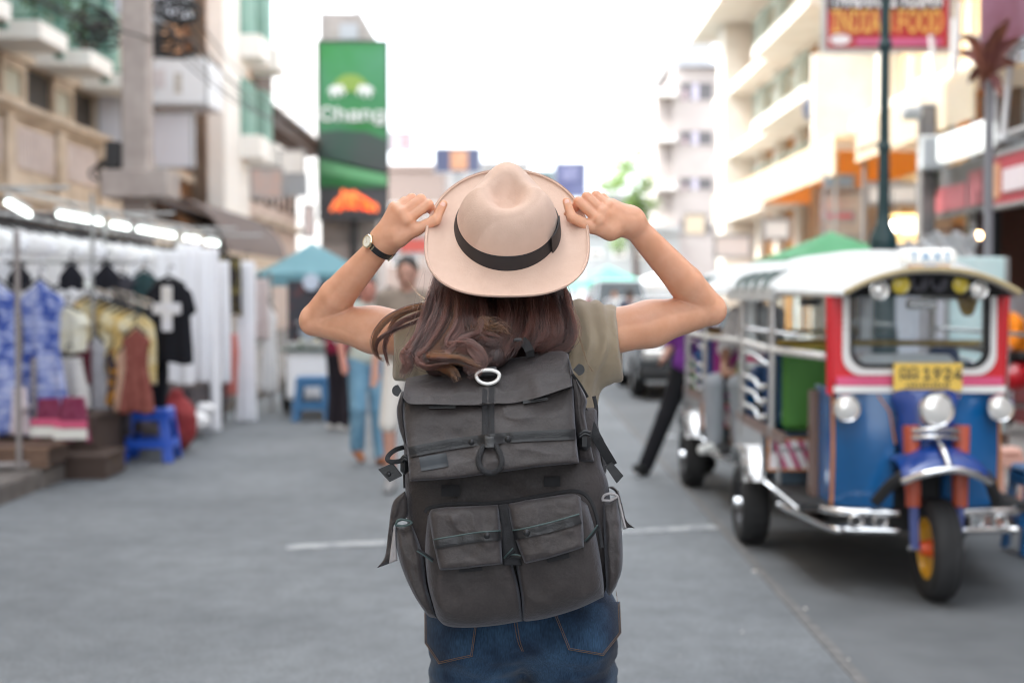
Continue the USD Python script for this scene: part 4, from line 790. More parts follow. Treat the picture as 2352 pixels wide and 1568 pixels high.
    # posts, rails, seats
    for s in (-1, 1):
        x = s * .60 - .01
        part(t, 'roof_post', tube([(s * .43 - .01, .24, 1.0), (s * .44 - .01, .22, 1.50)], .028, 8), REDP if near else STEELP, True)
        part(t, 'roof_post', tube([(x, .98, .62), (x, .98, 1.53)], .022, 10), STEELP, True); part(t, 'roof_post', tube([(x, 2.0, .62), (x, 2.0, 1.53)], .026, 10), STEELP, True)
        for z, y1 in ((1.12, 1.0), (.97, 1.28), (.885, 1.28), (.79, 1.28)): part(t, 'side_rail', tube(spline([(x, 2.02, z + .035), (x - .015 * s, 1.6, z + .02), (x, y1 + .1, z - .01), (x - .02 * s, y1, z + .005)], 18), .017, 8), CHR, True)
        part(t, 'top_rail', tube([(x, .30, 1.30), (x, 2.0, 1.30)], .012, 8), CHR, True); part(t, 'top_rail', tube([(s * .46, .30, 1.19), (x, .98, 1.20), (x, 2.0, 1.21)], .022, 8), WHT, True)
        part(t, 'body_side', bx(x - .012, x + .012, .62, 2.2, .70, .76), PLANK, 0)
        bd = part(t, 'rear_body', bx(x - .015, x + .01, 1.24, 2.2, .42, .70), STEELP, 0)
        part(t, 'rear_mudguard', shell(*[np.array([[(s * (.51 + .20 * u), 1.62 - (.32 + d) * math.cos(a), .265 + (.32 + d) * math.sin(a)) for a in np.linspace(.45, 2.5, 14)] for u in ((0, .5, 1.0) if s < 0 else (1.0, .5, 0))]) for d in (.012, 0)]), CHR, 40)
        sp = part(t, 'stripe_board', bx(s * .50 - .125, s * .50 + .125, .965, .98, .53, .69), mat('board_white', (.76, .72, .74), .5), 0)
        for k in range(3):
            xx = s * .50 - .12 + .075 * k; part(sp, 'stripe', extrude(Polygon([(xx, .69), (xx + .028, .69), (xx + .10, .53), (xx + .072, .53)]).intersection(sbox(s * .5 - .125, .53, s * .5 + .125, .69)), .003, y=.961), mat('stripe_magenta', (.45, .03, .14), .5), 0)
        xa, xb = s * .5 - .125, s * .5 + .125; part(sp, 'board_edge', cat(bx(xa - .01, xb + .01, .962, .982, .69, .702), bx(xa - .01, xb + .01, .962, .982, .518, .53), bx(xa - .01, xa, .962, .982, .53, .69), bx(xb, xb + .01, .962, .982, .53, .69)), ORGT, 0)
    part(t, 'floor', bx(-.60, .58, .25, 2.25, .40, .44), BLK, 0)
    part(t, 'engine_box', bx(-.56, .54, 1.0, 1.24, .44, .72), SMOKE, 0); part(t, 'pipe_frame', cat(tube([(-.57, .97, .44), (-.57, .97, .70)], .012, 6), tube([(-.57, .97, .64), (-.3, .97, .64)], .012, 6)), STEELP, True)
    part(t, 'driver_seat', cat(rbx(-.24, .22, .72, 1.02, .70, .82, .04)), seat_b, 20); part(t, 'seat_back', rbx(-.54, -.20, 1.02, 1.09, .74, 1.20, .03), seat_a, 20)
    part(t, 'seat_back', rbx(-.585, -.40, 1.34, 1.40, .74, 1.20, .03), seat_side, 20); part(t, 'seat_back', rbx(.38, .565, 1.34, 1.40, .74, 1.20, .03), seat_side, 20)
    part(t, 'passenger_bench', rbx(-.55, .53, 1.5, 2.0, .74, .86, .04), seat_b, 20); bk = part(t, 'bench_back', rbx(-.55, .53, 2.02, 2.12, .84, 1.06, .04), seat_side, 20)
    part(t, 'gold_rail', tube([(-.6, 1.04, 1.235), (.58, 1.04, 1.235)], .016, 8), mat('brass_rail', (.62, .42, .10), .3, .8), True)
    part(t, 'handlebar', tube(spline([(-.30, .50, 1.06), (-.15, .42, 1.10), (0, .40, 1.08), (.15, .42, 1.10), (.28, .50, 1.06)], 16), .016, 8), CHR, True); part(t, 'steering_column', tube([(0, .40, 1.08), (.02, .12, .80)], .03, 8), BLK)
    part(t, 'dash_cloth', rbx(-.30, .20, .25, .40, 1.13, 1.20, .03), mat('cloth_white', (.70, .70, .71), .8), 20)
    part(t, 'dashboard', rbx(-.36, .34, .24, .36, .98, 1.13, .03), mat('dash_white', (.62, .62, .63), .5), 20)
    part(t, 'mirror', rbx(-.05, .11, .28, .30, 1.43, 1.49, .01), CHR, 0); part(t, 'garland', tube(spline([(.22, .28, 1.53), (.26, .27, 1.42), (.30, .28, 1.53)], 14), .028, 8), mat('garland_amber', (.35, .20, .03), .7), True)
    part(t, 'rear_panel', bx(-.60, .58, 2.2, 2.23, .42, 1.0), main, 0); part(t, 'rear_window_sheet', bx(-.58, .56, 2.2, 2.21, 1.02, 1.5), WSHLD, 0)
    part(t, 'bag_of_water', tube([(-.45, 1.24, .80), (-.45, 1.24, .90)], [.06, .05], 10), mat('clear_blue_plastic', (.55, .68, .74), .25), True)
    return t
taxi = make_taxi('blue three wheeled taxi with white roof and yellow plate, nearest at the right', (2.075, 7.02, 0), BLUEP, DKBL, GRNP, BLK, BLUV, True)
taxi2 = make_taxi('second three wheeled taxi with magenta and blue seat backs behind the blue one', (2.05, 9.62, 0), mat('green_taxi_paint', (.06, .28, .05), .3, coat=.5), DKBL, PURV, BLK, SBLU, False, False)
# ================================================================ clothes stalls on the left
FABRIC = dict(rough=.85, spec=.15)
def cm(name, c, c2=None, sc=8, **k): return mat(name, c, .85, spec=.15, col2=c2, scale=sc, **k)
PROF = {'tee': [(0, .20), (.03, .50), (.10, .80), (.20, 1.0), (.33, .98), (.345, .66), (1, .70)], 'top': [(0, .25), (.12, .72), (.3, .8), (1, .85)], 'dress': [(0, .22), (.06, .62), (.16, .80), (.24, .66), (.45, .62), (1, 1.0)],
        'atee': [(0, .12), (.06, .46), (.16, .80), (.36, 1.0), (.42, .98), (.44, .80), (1, .84)], 'cloth': [(0, .85), (.5, .9), (1, .95)], 'skirt': [(0, .62), (1, 1.0)], 'trousers': [(0, .8), (.3, .95), (1, .75)], 'strap': [(0, .15), (.25, .55), (.5, .95), (1, .9)]}
HG = mat('hanger_black', (.02, .02, .022), .4)
def garment(name, label, catg, px0, px1, py0, py1, Y, prof, m, group=None, hang=True, print_=None, rz=0.0, seed=None, fold=.018, hm=None):
    a, b = at(px0, py1, Y), at(px1, py0, Y); w, h = (b[0] - a[0]) / 2, b[2] - a[2]; seed = seed or int(px0 * 7 + py0)
    t = thing(name, label, catg, ((a[0] + b[0]) / 2, Y, a[2]), rz, group); rg = np.random.default_rng(abs(seed) + 1)
    pr = np.array(PROF[prof]); ts = np.linspace(0, 1, 26); hw = np.interp(ts, pr[:, 0], pr[:, 1]) * w; us = np.linspace(-1, 1, 21)
    ph, k = rg.uniform(0, 6), rg.uniform(5, 9)
    front = np.array([[(u * q * (1 + .03 * math.sin(7 * tt + ph)), -.035 * (1 - u * u) ** .5 * (1 - .4 * tt) - fold * (.2 + .8 * tt) * math.sin(k * u + ph + tt), h * (1 - tt) + .012 * math.sin(5 * u + ph) * tt - .06 * h * (prof in ('tee', 'dress', 'top')) * (abs(u) ** 1.5) * max(0, 1 - tt * 6)) for tt, q in zip(ts, hw)] for u in us])
    back = front * [1, 1, 1]; back[..., 1] = -front[..., 1] * .3 + .035
    part(t, 'fabric', shell(front[:, ::-1], back[:, ::-1]), m, True)
    if hang:
        hk = part(t, 'hanger', cat(tube([(-w * .62, 0, h * .93), (0, 0, h + .03), (w * .62, 0, h * .93)], .014, 6), tube(spline([(0, 0, h + .02), (0, 0, h + .09), (.03, 0, h + .12), (.05, 0, h + .09)], 10), .006, 5)), hm or HG, True)
    if print_: print_(t, w, h)
    return t
WHC = cm('white_cotton', (.84, .84, .88), (.88, .88, .91), 3); WHC2 = cm('warm_white_cotton', (.82, .81, .82), (.86, .85, .85), 3)
ST = world_thing('market_stall', 'grey pipe frame of the clothes stalls along the left kerb', 'market stall', (-4.5, 14, .15))
for y in (11.6, 15.2, 18.6, 20.6):
    part(ST, 'post', tube([(-4.35, y, .15), (-4.35, y, 2.42)], .022, 8), METAL, True); part(ST, 'post', tube([(-5.7, y, .15), (-5.7, y, 2.42)], .022, 8), METAL, True)
    part(ST, 'cross_pipe', tube([(-5.7, y, 2.38), (-3.6, y, 2.38)], .018, 8), METAL, True)
for x, z in ((-4.35, 2.42), (-4.6, 2.24), (-5.7, 2.42)): part(ST, 'long_pipe', tube([(x, 9.5, z), (x, 20.8, z)], .018, 8), METAL, True)
part(ST, 'back_sheet', bx(-5.74, -5.72, 9.5, 20.6, .15, 2.38), cm('stall_back', (.06, .058, .07), (.12, .11, .12), 4), 0)
part(ST, 'roof_sheet', shell(*[np.array([[(x, y, 2.46 + .03 * math.sin(3 * x + y) + d) for x in np.linspace(-6.2, -5.4, 5)] for y in np.linspace(9.4, 20.8, 12)]) for d in (.012, 0)]), cm('stall_roof', (.30, .21, .18), (.42, .32, .28), 2), 40)
TUB = mat('tube_glow', (.9, .95, .92), .5, emit=(.88, 1.0, .95), es=1.5)
for i, (p0, p1, x, z, lab) in enumerate([(135, 236, -4.2, 2.255, 'longest glowing tube lamp, second from the left over the stalls'), (258, 298, -4.2, 2.25, 'short glowing tube lamp between two long ones over the stalls'), (318, 402, -4.2, 2.25, 'glowing tube lamp above the row of white shirts near the black cross shirt'), (426, 458, -4.2, 2.25, 'short tube lamp right of the long one over the white shirts'), (474, 502, -4.2, 2.245, 'rightmost tube lamp over the stalls')]):
    y0, y1 = 4.2 * FPX / (CX - p0), 4.2 * FPX / (CX - p1); t = world_thing('tube_lamp', lab, 'lamp', (x, (y0 + y1) / 2, z))
    part(t, 'tube', tube([(x, y0 + .04, z), (x, y1 - .04, z)], .024, 10), TUB, True); part(t, 'fitting', rbx(x - .03, x + .03, y0, y1, z + .034, z + .075, .008), mat('fitting_white', (.6, .62, .62), .5), 0); part(t, 'cable', tube([(x, (y0 + y1) / 2, z + .07), (x - .15, (y0 + y1) / 2, 2.42)], .008, 5), BLKM)
a, b = at(18, 465, 11.2), at(66, 492, 12.6); t = world_thing('tube_lamp', 'leftmost tube lamp, tilted, near the edge of the picture', 'lamp', (a + b) / 2); part(t, 'tube', tube([a, b], .024, 10), TUB, True); part(t, 'fitting', tube([a + [0, 0, .045], b + [0, 0, .045]], .025, 8), MATS['fitting_white'], True); part(t, 'cable', tube([(a + b) / 2 + [0, 0, .04], (a + b) / 2 + [-.3, 0, .1]], .008, 5), BLKM)
for k in range(20):
    Y = 12.2 + .41 * k; xc = -4.62 + .02 * (k % 3); p0, p1 = CX + (xc - .33) * FPX / Y, CX + (xc + .31) * FPX / Y
    garment('white_shirt', 'plain white shirt hanging in the upper row under the tube lamps', 'shirt', p0, p1, HORIZON - (2.14 - 1.5) * FPX / Y, HORIZON - (1.40 + .03 * (k % 2) - 1.5) * FPX / Y, Y, 'tee', WHC if k % 2 else WHC2, 'white shirts in the upper row')
# front racks
R = world_thing('clothes_rack', 'upright pipe rack with low feet at the left edge', 'clothes rack', (at(40, 700, 11.0)[0], 11, .16))
p = at(40, 700, 11.0); part(R, 'post', tube([(p[0], 11, .16), (p[0], 11, 2.0)], .024, 8), mat('rack_pipe', (.30, .27, .26), .5, .4), True); part(R, 'foot', tube([(p[0] - .35, 10.9, .19), (p[0] + .2, 11.1, .19)], .026, 8), MATS['rack_pipe'], True)
q = at(75, 700, 11.6); part(R, 'post', tube([(q[0], 11.6, .16), (q[0], 11.6, 1.0)], .022, 8), MATS['rack_pipe'], True); part(R, 'foot', tube([(q[0] - .35, 11.6, .19), (q[0] + .25, 11.6, .19)], .024, 8), MATS['rack_pipe'], True); part(R, 'brace', tube([(p[0], 11, .6), (q[0], 11.6, .6)], .018, 8), MATS['rack_pipe'], True)
R = world_thing('clothes_rack', 'pipe rack with a slanted display arm full of yellow tops', 'clothes rack', (at(215, 700, 12.6)[0], 12.6, .15))
a, b = at(-40, 600, 12.6), at(312, 603, 12.6); part(R, 'rail', tube([a, b], .016, 8), METAL, True)
p = at(213, 600, 12.6); part(R, 'post', tube([(p[0], 12.6, .15), (p[0], 12.6, 2.4)], .018, 8), METAL, True)
a, b = at(188, 655, 12.9), at(344, 706, 12.3); part(R, 'display_arm', tube([a, b], .016, 8), CHR, True); part(R, 'display_arm', tube([a + [0, .1, .05], b + [0, .1, .05]], .010, 8), CHR, True)
def dotted(nm, c, c2, n=60, sz=.03, seed=1):
    def f(t, w, h):
        rg = np.random.default_rng(seed); ms = []
        for k in range(n):
            x, z, s = rg.uniform(-.85, .85) * w, rg.uniform(.04, .9) * h, sz * rg.uniform(.6, 1.4); ms.append(moved(extrude(Point(0, 0).buffer(s, 3), .004), (x * (1 - .25 * z / h), -.066, z)))
        o = part(t, 'print', cat(ms), cm(nm, c), 0); tag(stage.GetPrimAtPath(o), kind='stuff')
    return f
BLW = usdkit.material(stage, '/World/Looks/blue_white_print', {'tc': ('texture_coordinate', {}), 'n': ('noise_texture', {'scale': 7.0, 'detail': 3.0, 'distortion': .8}), 'w': ('wave_texture', {'bands_direction': 'z', 'scale': 5.5, 'distortion': 5.0, 'detail': 2.0}),
    'r': ('rgb_ramp', {'ramp': [(.40, (.05, .10, .36)), (.48, (.30, .36, .60)), (.60, (.58, .61, .74))]}), 'r2': ('rgb_ramp', {'ramp': [(.25, (.30, .36, .70)), (.5, (1., 1., 1.))]}), 'm': ('mix', {'mix_type': 'multiply', 'fac': 1.0}), 'p': ('principled_bsdf', {'roughness': .85})},
    [('tc.object', 'n.vector'), ('tc.object', 'w.vector'), ('n.fac', 'r.fac'), ('w.fac', 'r2.fac'), ('r.color', 'm.color1'), ('r2.color', 'm.color2'), ('m.color', 'p.base_color')], surface='p.BSDF')
garment('printed_dress', 'blue and white printed shirt dress at the left edge behind the upright pipe', 'dress', -90, 58, 638, 1000, 11.5, 'dress', BLW)
garment('printed_dress', 'blue and white printed shirt dress with tattered hem right of the upright pipe', 'dress', 30, 158, 645, 975, 11.7, 'dress', BLW)
garment('pink_blouse', 'pale pink white blouse end showing low between the two printed dresses', 'blouse', 22, 66, 890, 1000, 11.35, 'skirt', cm('pale_pink', (.60, .50, .53), (.68, .62, .64), 20), hang=False)
for i, (p0, p1, lab) in enumerate([(134, 192, 'small black top on the cross rail, left one of the two'), (214, 276, 'small black top on the cross rail, right one of the two'), (14, 70, 'black top hanging behind the upright pipe')]):
    garment('black_shirt', lab, 'top', p0, p1, 606, 664, 12.55, 'strap', cm('black_jersey', (.018, .018, .024)))
DTL = cm('dark_teal_cotton', (.035, .07, .075))
garment('teal_shirt', 'dark teal shirt showing behind the black shirt with the cross', 'shirt', 296, 366, 622, 760, 13.6, 'tee', DTL)
garment('grey_shirt', 'dark grey shirt hanging above the yellow tops', 'shirt', 244, 312, 632, 700, 13.4, 'tee', cm('dark_grey_cotton', (.06, .06, .075)))
garment('white_bag_top', 'white folded top hanging above the yellow tops near the pole', 'top', 104, 172, 660, 722, 12.8, 'top', WHC)
garment('cream_blouse', 'cream blouse left of the yellow tops', 'blouse', 100, 206, 708, 810, 12.2, 'atee', cm('cream_cotton', (.70, .64, .46), (.74, .72, .62), 9))
garment('maroon_top', 'dark maroon top between the cream blouse and the white knit top', 'top', 148, 212, 772, 880, 12.3, 'top', cm('maroon_cotton', (.16, .03, .055), (.10, .025, .03), 6))
garment('knit_top', 'white knitted top with fringe above the striped skirts', 'top', 100, 206, 822, 940, 12.1, 'skirt', cm('white_knit', (.56, .53, .50), (.66, .63, .60), 40))
def bands(t, w, h):
    part(t, 'hem_band', bx(-w * .98, w * .98, -.072, -.068, .02, .10), cm('pale_hem', (.62, .60, .55)), 0); part(t, 'hem_band', bx(-w * .96, w * .96, -.074, -.070, .11, .16), cm('pink_hem', (.55, .10, .18)), 0)
garment('striped_skirt', 'maroon skirt with pale striped hem, left one of two under the knit top', 'skirt', 76, 146, 915, 1006, 11.2, 'skirt', cm('maroon_stripe', (.17, .025, .06), (.25, .06, .11), 14), print_=bands, hang=False)
garment('striped_skirt', 'maroon skirt with pink and pale striped hem, right one of two under the knit top', 'skirt', 128, 206, 912, 1012, 11.15, 'skirt', MATS['maroon_stripe'], print_=bands, hang=False)
garment('grey_dress', 'long pale grey dress left of the orange patterned cloth', 'dress', 196, 250, 775, 950, 12.6, 'dress', cm('pale_grey_cotton', (.42, .42, .46), (.52, .52, .56), 12))
YM = [cm('mustard_cotton', (.56, .36, .08), (.66, .50, .24), 9), cm('pale_yellow_cotton', (.70, .58, .28), (.74, .69, .54), 9), cm('golden_cotton', (.60, .42, .12), (.70, .62, .42), 12)]
for k in range(9):
    px = 205 + 15.5 * k; py = 682 + 5 * k; dy = 12.95 - .07 * k
    garment('yellow_top', 'yellow and cream top hanging on the slanted display arm', 'top', px - 42, px + 36, py, py + 12 + (150 if k % 3 == 2 else 108 + 9 * (k % 2)), dy, 'tee' if k % 2 else 'top', YM[k % 3], 'yellow tops on the slanted display arm', rz=.25 if k % 2 else .5)
garment('patterned_dress', 'orange and dark patterned dress low beside the grey dress', 'dress', 240, 282, 800, 930, 12.5, 'dress', cm('orange_pattern', (.55, .25, .03), (.03, .04, .07), 14, lo=.45, hi=.55))
garment('patterned_dress', 'pink beige patterned dress left of the red brown dress', 'dress', 262, 308, 800, 942, 12.35, 'dress', cm('pink_pattern', (.52, .30, .22), (.60, .42, .30), 18))
garment('brown_dress', 'red brown patterned dress right of the yellow tops above the blue stool', 'dress', 274, 352, 755, 948, 12.25, 'dress', cm('red_brown', (.20, .055, .045), (.27, .095, .075), 16))
def cross(t, w, h):
    part(t, 'cross_print', extrude(union_all([sbox(-.036, h * .40, .036, h * .90), sbox(-.115, h * .60, .115, h * .70)]).buffer(.012), .006, y=-.078), cm('cross_white', (.66, .66, .72), (.60, .56, .52), 8), 0)
BKC = cm('black_cotton', (.014, .014, .018))
garment('black_shirt', 'black shirt with large white cross print', 'shirt', 326, 450, 640, 835, 12.9, 'atee', BKC, print_=cross)
garment('black_trousers', 'black trousers hanging under the black cross shirt', 'trousers', 338, 386, 800, 940, 13.0, 'trousers', BKC, hang=False)
for i, (p0, p1, y0, y1, Y, lab) in enumerate([(352, 446, 575, 935, 15.4, 'wide white cloth behind the black cross shirt'), (432, 506, 570, 995, 15.9, 'long white cloth reaching nearly to the road right of the black cross shirt'), (400, 470, 560, 900, 16.6, 'white cloth in the middle of the white hanging cloths'), (478, 530, 600, 880, 16.4, 'shorter white cloth right of the longest one'), (540, 588, 600, 975, 17.2, 'narrow white cloth beside the black printed cloth'), (572, 618, 640, 780, 17.8, 'beige pink cloth at the right end of the stalls')]):
    garment('hanging_cloth', lab, 'cloth', p0, p1, y0, y1, Y, 'cloth', WHC if i != 5 else cm('beige_pink', (.58, .47, .45), (.66, .58, .57), 8), fold=.035, hang=True)
garment('printed_cloth', 'black cloth with mustard print hanging right of the white cloths', 'cloth', 488, 556, 588, 724, 17.0, 'cloth', cm('black_mustard', (.035, .03, .028), (.22, .18, .07), 9, lo=.5, hi=.62))
garment('coral_shorts', 'coral pink shorts hanging low right of the white cloths', 'shorts', 506, 548, 766, 908, 16.8, 'trousers', cm('coral_cotton', (.60, .20, .17)), hang=False)
garment('white_dress', 'white dress low behind the coral shorts', 'dress', 596, 640, 700, 900, 18.4, 'dress', WHC2)
# tables, stools, bags
def table(label, x0, x1, y0, y1, z, m):
    t = world_thing('stall_table', label, 'table', ((x0 + x1) / 2, (y0 + y1) / 2, .0)); part(t, 'top', rbx(x0, x1, y0, y1, z - .05, z, .01), m, 0)
    for x in (x0 + .06, x1 - .06):
        for y in (y0 + .06, y1 - .06): part(t, 'leg', rbx(x - .03, x + .03, y - .03, y + .03, .0 if x > -3.7 else .15, z - .05, .005), m, 0)
    part(t, 'side_cloth', bx(x0 - .01, x1 + .01, y0 - .02, y0 - .01, .25, z - .02), mat('table_cloth_dark', (.035, .03, .035), .9, col2=(.10, .08, .09), scale=3), 0); part(t, 'side_cloth', bx(x1 + .01, x1 + .02, y0, y1, .25, z - .02), MATS['table_cloth_dark'], 0); return t
table('dark low stall table under the patterned dresses', -4.6, -3.45, 12.7, 14.6, .62, mat('dark_wood', (.06, .04, .035), .7)); table('dark stall table with white bundles under the white cloths', -4.9, -3.4, 15.0, 17.0, .55, MATS['dark_wood'])
def stool(label, px0, px1, py0, py1, Y, m, seed=0, name='plastic_stool', scale_y=1.0):
    a, b = at(px0, py1, Y), at(px1, py0, Y); w, h = (b[0] - a[0]) / 2, b[2] - max(a[2], 0); t = thing(name, label, 'stool', ((a[0] + b[0]) / 2, Y + w, max(a[2], 0)), .06)
    tw = w * .80; part(t, 'seat', rbx(-tw, tw, -tw, tw, h * .90, h, .02), m, 20)
    for sx in (-1, 1):
        for sy in (-1, 1):
            P = np.array([[sx * tw * .95, sy * tw * .95], [sx * w, sy * w]]); V = []
            for (x, y), z in zip(P, (h * .92, 0)):
                for dx, dy in ((0, 0), (-sx * w * .36, 0), (-sx * w * .30, -sy * w * .05), (-sx * w * .05, -sy * w * .30), (0, -sy * w * .36)): V.append((x + dx, y + dy, z))
            part(t, 'leg', trimesh.convex.convex_hull(np.array(V)), m, 20)
    for k, (ax_, s) in enumerate(((0, -1), (0, 1), (1, -1), (1, 1))):
        e = w * .93; z0, z1 = h * .26, h * .42
        part(t, 'side_rail', bx(-e * .8, e * .8, s * e - .012, s * e + .006, z0, z1) if ax_ == 0 else bx(s * e - .012, s * e + .006, -e * .8, e * .8, z0, z1), m, 0)
        part(t, 'apron', bx(-tw * .9, tw * .9, s * tw * .97 - .01, s * tw * .97 + .008, h * .78, h * .9) if ax_ == 0 else bx(s * tw * .97 - .01, s * tw * .97 + .008, -tw * .9, tw * .9, h * .78, h * .9), m, 0)
    return t
BST = mat('stool_blue', (.004, .075, .48), .35); stool('bright blue plastic stool on the road by the clothes stall', 268, 392, 940, 1062, 12.75, BST)
stool('darker blue plastic stool in front of the food cart', 666, 758, 866, 968, 16.9, mat('stool_dull_blue', (.03, .14, .30), .4))
stool('blue plastic stool cut by the right edge of the picture', 2345, 2480, 1075, 1276, 8.1, mat('stool_deep_blue', (.008, .10, .27), .35)); stool('salmon pink plastic stool beside the blue taxi', 2288, 2362, 1030, 1222, 9.0, mat('stool_salmon', (.66, .36, .28), .4))
c = at(398, 990, 13.6); m = trimesh.creation.icosphere(4, 1.0); v = m.vertices * (1 + .12 * (meshkit.fbm(m.vertices * 2.5, 3, 3)[:, None] - .5) * 2)
t = world_thing('cloth_sack', 'round dark red sack behind the bright blue stool', 'sack', (c[0], 13.7, 0)); part(t, 'body', trimesh.Trimesh(v * [.18, .2, .27] + [c[0] + .02, 13.7, .27], m.faces, process=False), cm('sack_red', (.24, .03, .035), (.32, .06, .06), 6), True); part(t, 'neck', tube([(c[0], 13.7, .5), (c[0] + .02, 13.7, .6)], [.09, .05], 10), MATS['sack_red'], True)
for i, (px, py, Y, s, lab) in enumerate([(445, 968, 14.9, .17, 'white cloth bundle on the ground beside the long white cloth'), (470, 940, 15.3, .12, 'small white bundle under the stall table')]):
    c = at(px, py, Y); z0 = max(c[2] - s * .6, .0); solo('cloth_bundle', trimesh.Trimesh(v * [s, s, s * .6] + [c[0], Y, z0 + s * .62], m.faces, process=False), WHC2, lab, 'bundle')
for i, (x, y, z, sx, sy, sz, mm, lab) in enumerate([(-3.92, 11.3, .165, .30, .26, .16, mat('crate_brown', (.13, .075, .05), .8, col2=(.2, .12, .08), scale=6), 'brown wooden crate on the kerb at the foot of the rack'), (-3.55, 11.9, 0, .22, .3, .20, mat('crate_dark', (.07, .045, .035), .8), 'dark crate on the road against the kerb'), (-3.9, 12.3, .15, .4, .4, .35, MATS['crate_dark'], 'dark box under the striped skirts')]):
    t = world_thing('wooden_crate', lab, 'crate', (x, y, z)); part(t, 'box', bx(x - sx, x + sx, y - sy, y + sy, z + .01, z + sz - .02), MATS['crate_dark'], 0)
    for k in range(3): part(t, 'slat', bx(x - sx - .012, x + sx + .012, y - sy - .014, y - sy - .001, z + sz * k / 3 + .006, z + sz * (k + .8) / 3), mm, 0)
    part(t, 'lid', bx(x - sx - .015, x + sx + .015, y - sy - .016, y + sy + .016, z + sz - .02, z + sz), mm, 0)
# food cart with pale blue canopy
x0, x1, Yc = at(652, 0, 17.6)[0], at(800, 0, 17.6)[0], 17.6
fc = world_thing('food_cart', 'white food cart with bowls and greens under the pale blue canopy', 'food cart', ((x0 + x1) / 2, Yc + .4, 0))
part(fc, 'body', rbx(x0, x1, Yc, Yc + .8, .22, .82, .02), WHT, 0); part(fc, 'front_panel', rbx(x0 + .04, x1 - .2, Yc - .02, Yc - .002, .26, .74, .008), WHC2, 0); part(fc, 'counter', rbx(x0 - .05, x1 + .05, Yc - .06, Yc + .86, .82, .86, .01), mat('counter_dark', (.08, .11, .09), .4), 0)
for s in (0, 1): part(fc, 'wheel', moved(lathe([(.05, -.03), (.2, -.035), (.24, 0), (.2, .035), (.05, .03)], 24, 'x'), (x0 - .05 + s * (x1 - x0 + .1), Yc + .4, .24)), RUB, 35)
for k in range(5):
    part(fc, 'bowl', moved(lathe([(0, 0), (.05, 0), (.10, .07), (.09, .07), (.045, .01), (0, .012)], 18), (x0 + .08 + .16 * k, Yc + .1 + .12 * (k % 2), .86), s=1.0 + .25 * (k % 3 == 1)), WHT, 40)
    part(fc, 'food_pile', moved(trimesh.creation.icosphere(2, .06), (x0 + .14 + .17 * k, Yc + .45, .90)), mat(('greens', 'noodles', 'chilli')[k % 3], ((.20, .30, .08), (.62, .52, .26), (.5, .06, .04))[k % 3], .6), True)
part(fc, 'shelf', bx(x0 + .05, x1 - .05, Yc + .5, Yc + .75, 1.15, 1.18), METAL, 0); part(fc, 'back_cloth', bx(x0 - .1, x1 + .1, Yc + .80, Yc + .82, .86, 1.70), mat('cart_dark_cloth', (.045, .045, .055), .8, col2=(.16, .05, .05), scale=5, lo=.5, hi=.7), 0)
for px, py in ((703, 648), (694, 765)): c = at(px, py, 17.9); part(fc, 'round_plate', moved(lathe([(0, 0), (.10, .0), (.11, .02), (0, .01)], 20, 'y'), (c[0], Yc + .72, c[2])), mat('plate_blue_white', (.5, .56, .66), .4), 40)
def canopy(label, cx_, cy_, hw, z0, z1, m, drop=.14, rz=.3, peak=1.0):
    t = thing('market_canopy', label, 'canopy', (cx_, cy_, 0), rz); n = 17; u = np.linspace(-1, 1, n); G = np.array([[(a * hw, b * hw, z0 + (z1 - z0) * (1 - max(abs(a), abs(b))) ** 1.15) for b in u] for a in u])
    part(t, 'canopy', shell(G, G - [0, 0, .012]), m, 20)
    for k in range(4):
        q = rz * 0 + k * math.pi / 2; part(t, 'valance', moved(bx(-hw, hw, -hw - .008, -hw + .004, z0 - drop, z0), rz=q), m, 0)
        c, s = math.cos(q + math.pi / 4) * hw * 1.40, math.sin(q + math.pi / 4) * hw * 1.40; part(t, 'post', tube([(c, s, 0.0 if cx_ < 3.35 and cx_ > -3.6 else .15), (c, s, z0)], .02, 8), METAL, True)
    return t
canopy('pale blue pyramid canopy over the food cart left of the woman', -2.72, 19.4, .70, 1.80, 2.24, mat('canopy_blue', (.26, .50, .56), .7, col2=(.33, .58, .64), scale=1.5, transl=(.35, .60, .66)), .16, .35)
canopy('green pyramid canopy behind the roof of the blue taxi', 3.72, 16.6, .72, 1.93, 2.26, mat('canopy_green', (.12, .40, .20), .7, col2=(.18, .48, .27), scale=1.5, transl=(.25, .55, .3)), .15, .15)
canopy('small teal canopy far down the street right of the hat', 4.6, 68, 1.6, 2.1, 2.95, mat('canopy_teal', (.06, .28, .22), .7), .2, .3)
canopy('white canopy far down the street right of the small teal one', 6.5, 58, 1.6, 2.0, 2.7, mat('canopy_white', (.66, .70, .71), .7), .2, .2)
for i, (px, py, Y, w, lab) in enumerate([(2185, 575, 13.6, .24, 'crumpled white sheeting hanging under the bar sign'), (2078, 588, 15.5, .22, 'crumpled white sheeting beside the lamp post')]):
    c = at(px, py, Y); rg = np.random.default_rng(i); G = np.array([[(c[0] + a * w, Y + .06 * math.sin(9 * a + 5 * b), c[2] + b * .17 + .03 * math.sin(8 * a)) for b in np.linspace(-1, 1, 12)] for a in np.linspace(-1, 1, 20)])
    t = world_thing('plastic_sheeting', lab, 'sheeting', (c[0], Y, c[2] - .2)); part(t, 'sheet', shell(G, G + [0, .01, 0]), mat('crumpled_white', (.66, .67, .68), .4), True); part(t, 'cord', tube([(c[0] - w, Y, c[2] + .18), (c[0] + w, Y, c[2] + .2)], .008, 5), BLKM)
    part(t, 'pole', tube([(c[0] + w, Y + .05, .13), (c[0] + w, Y + .05, c[2] + .25)], .02, 8), METAL, True)
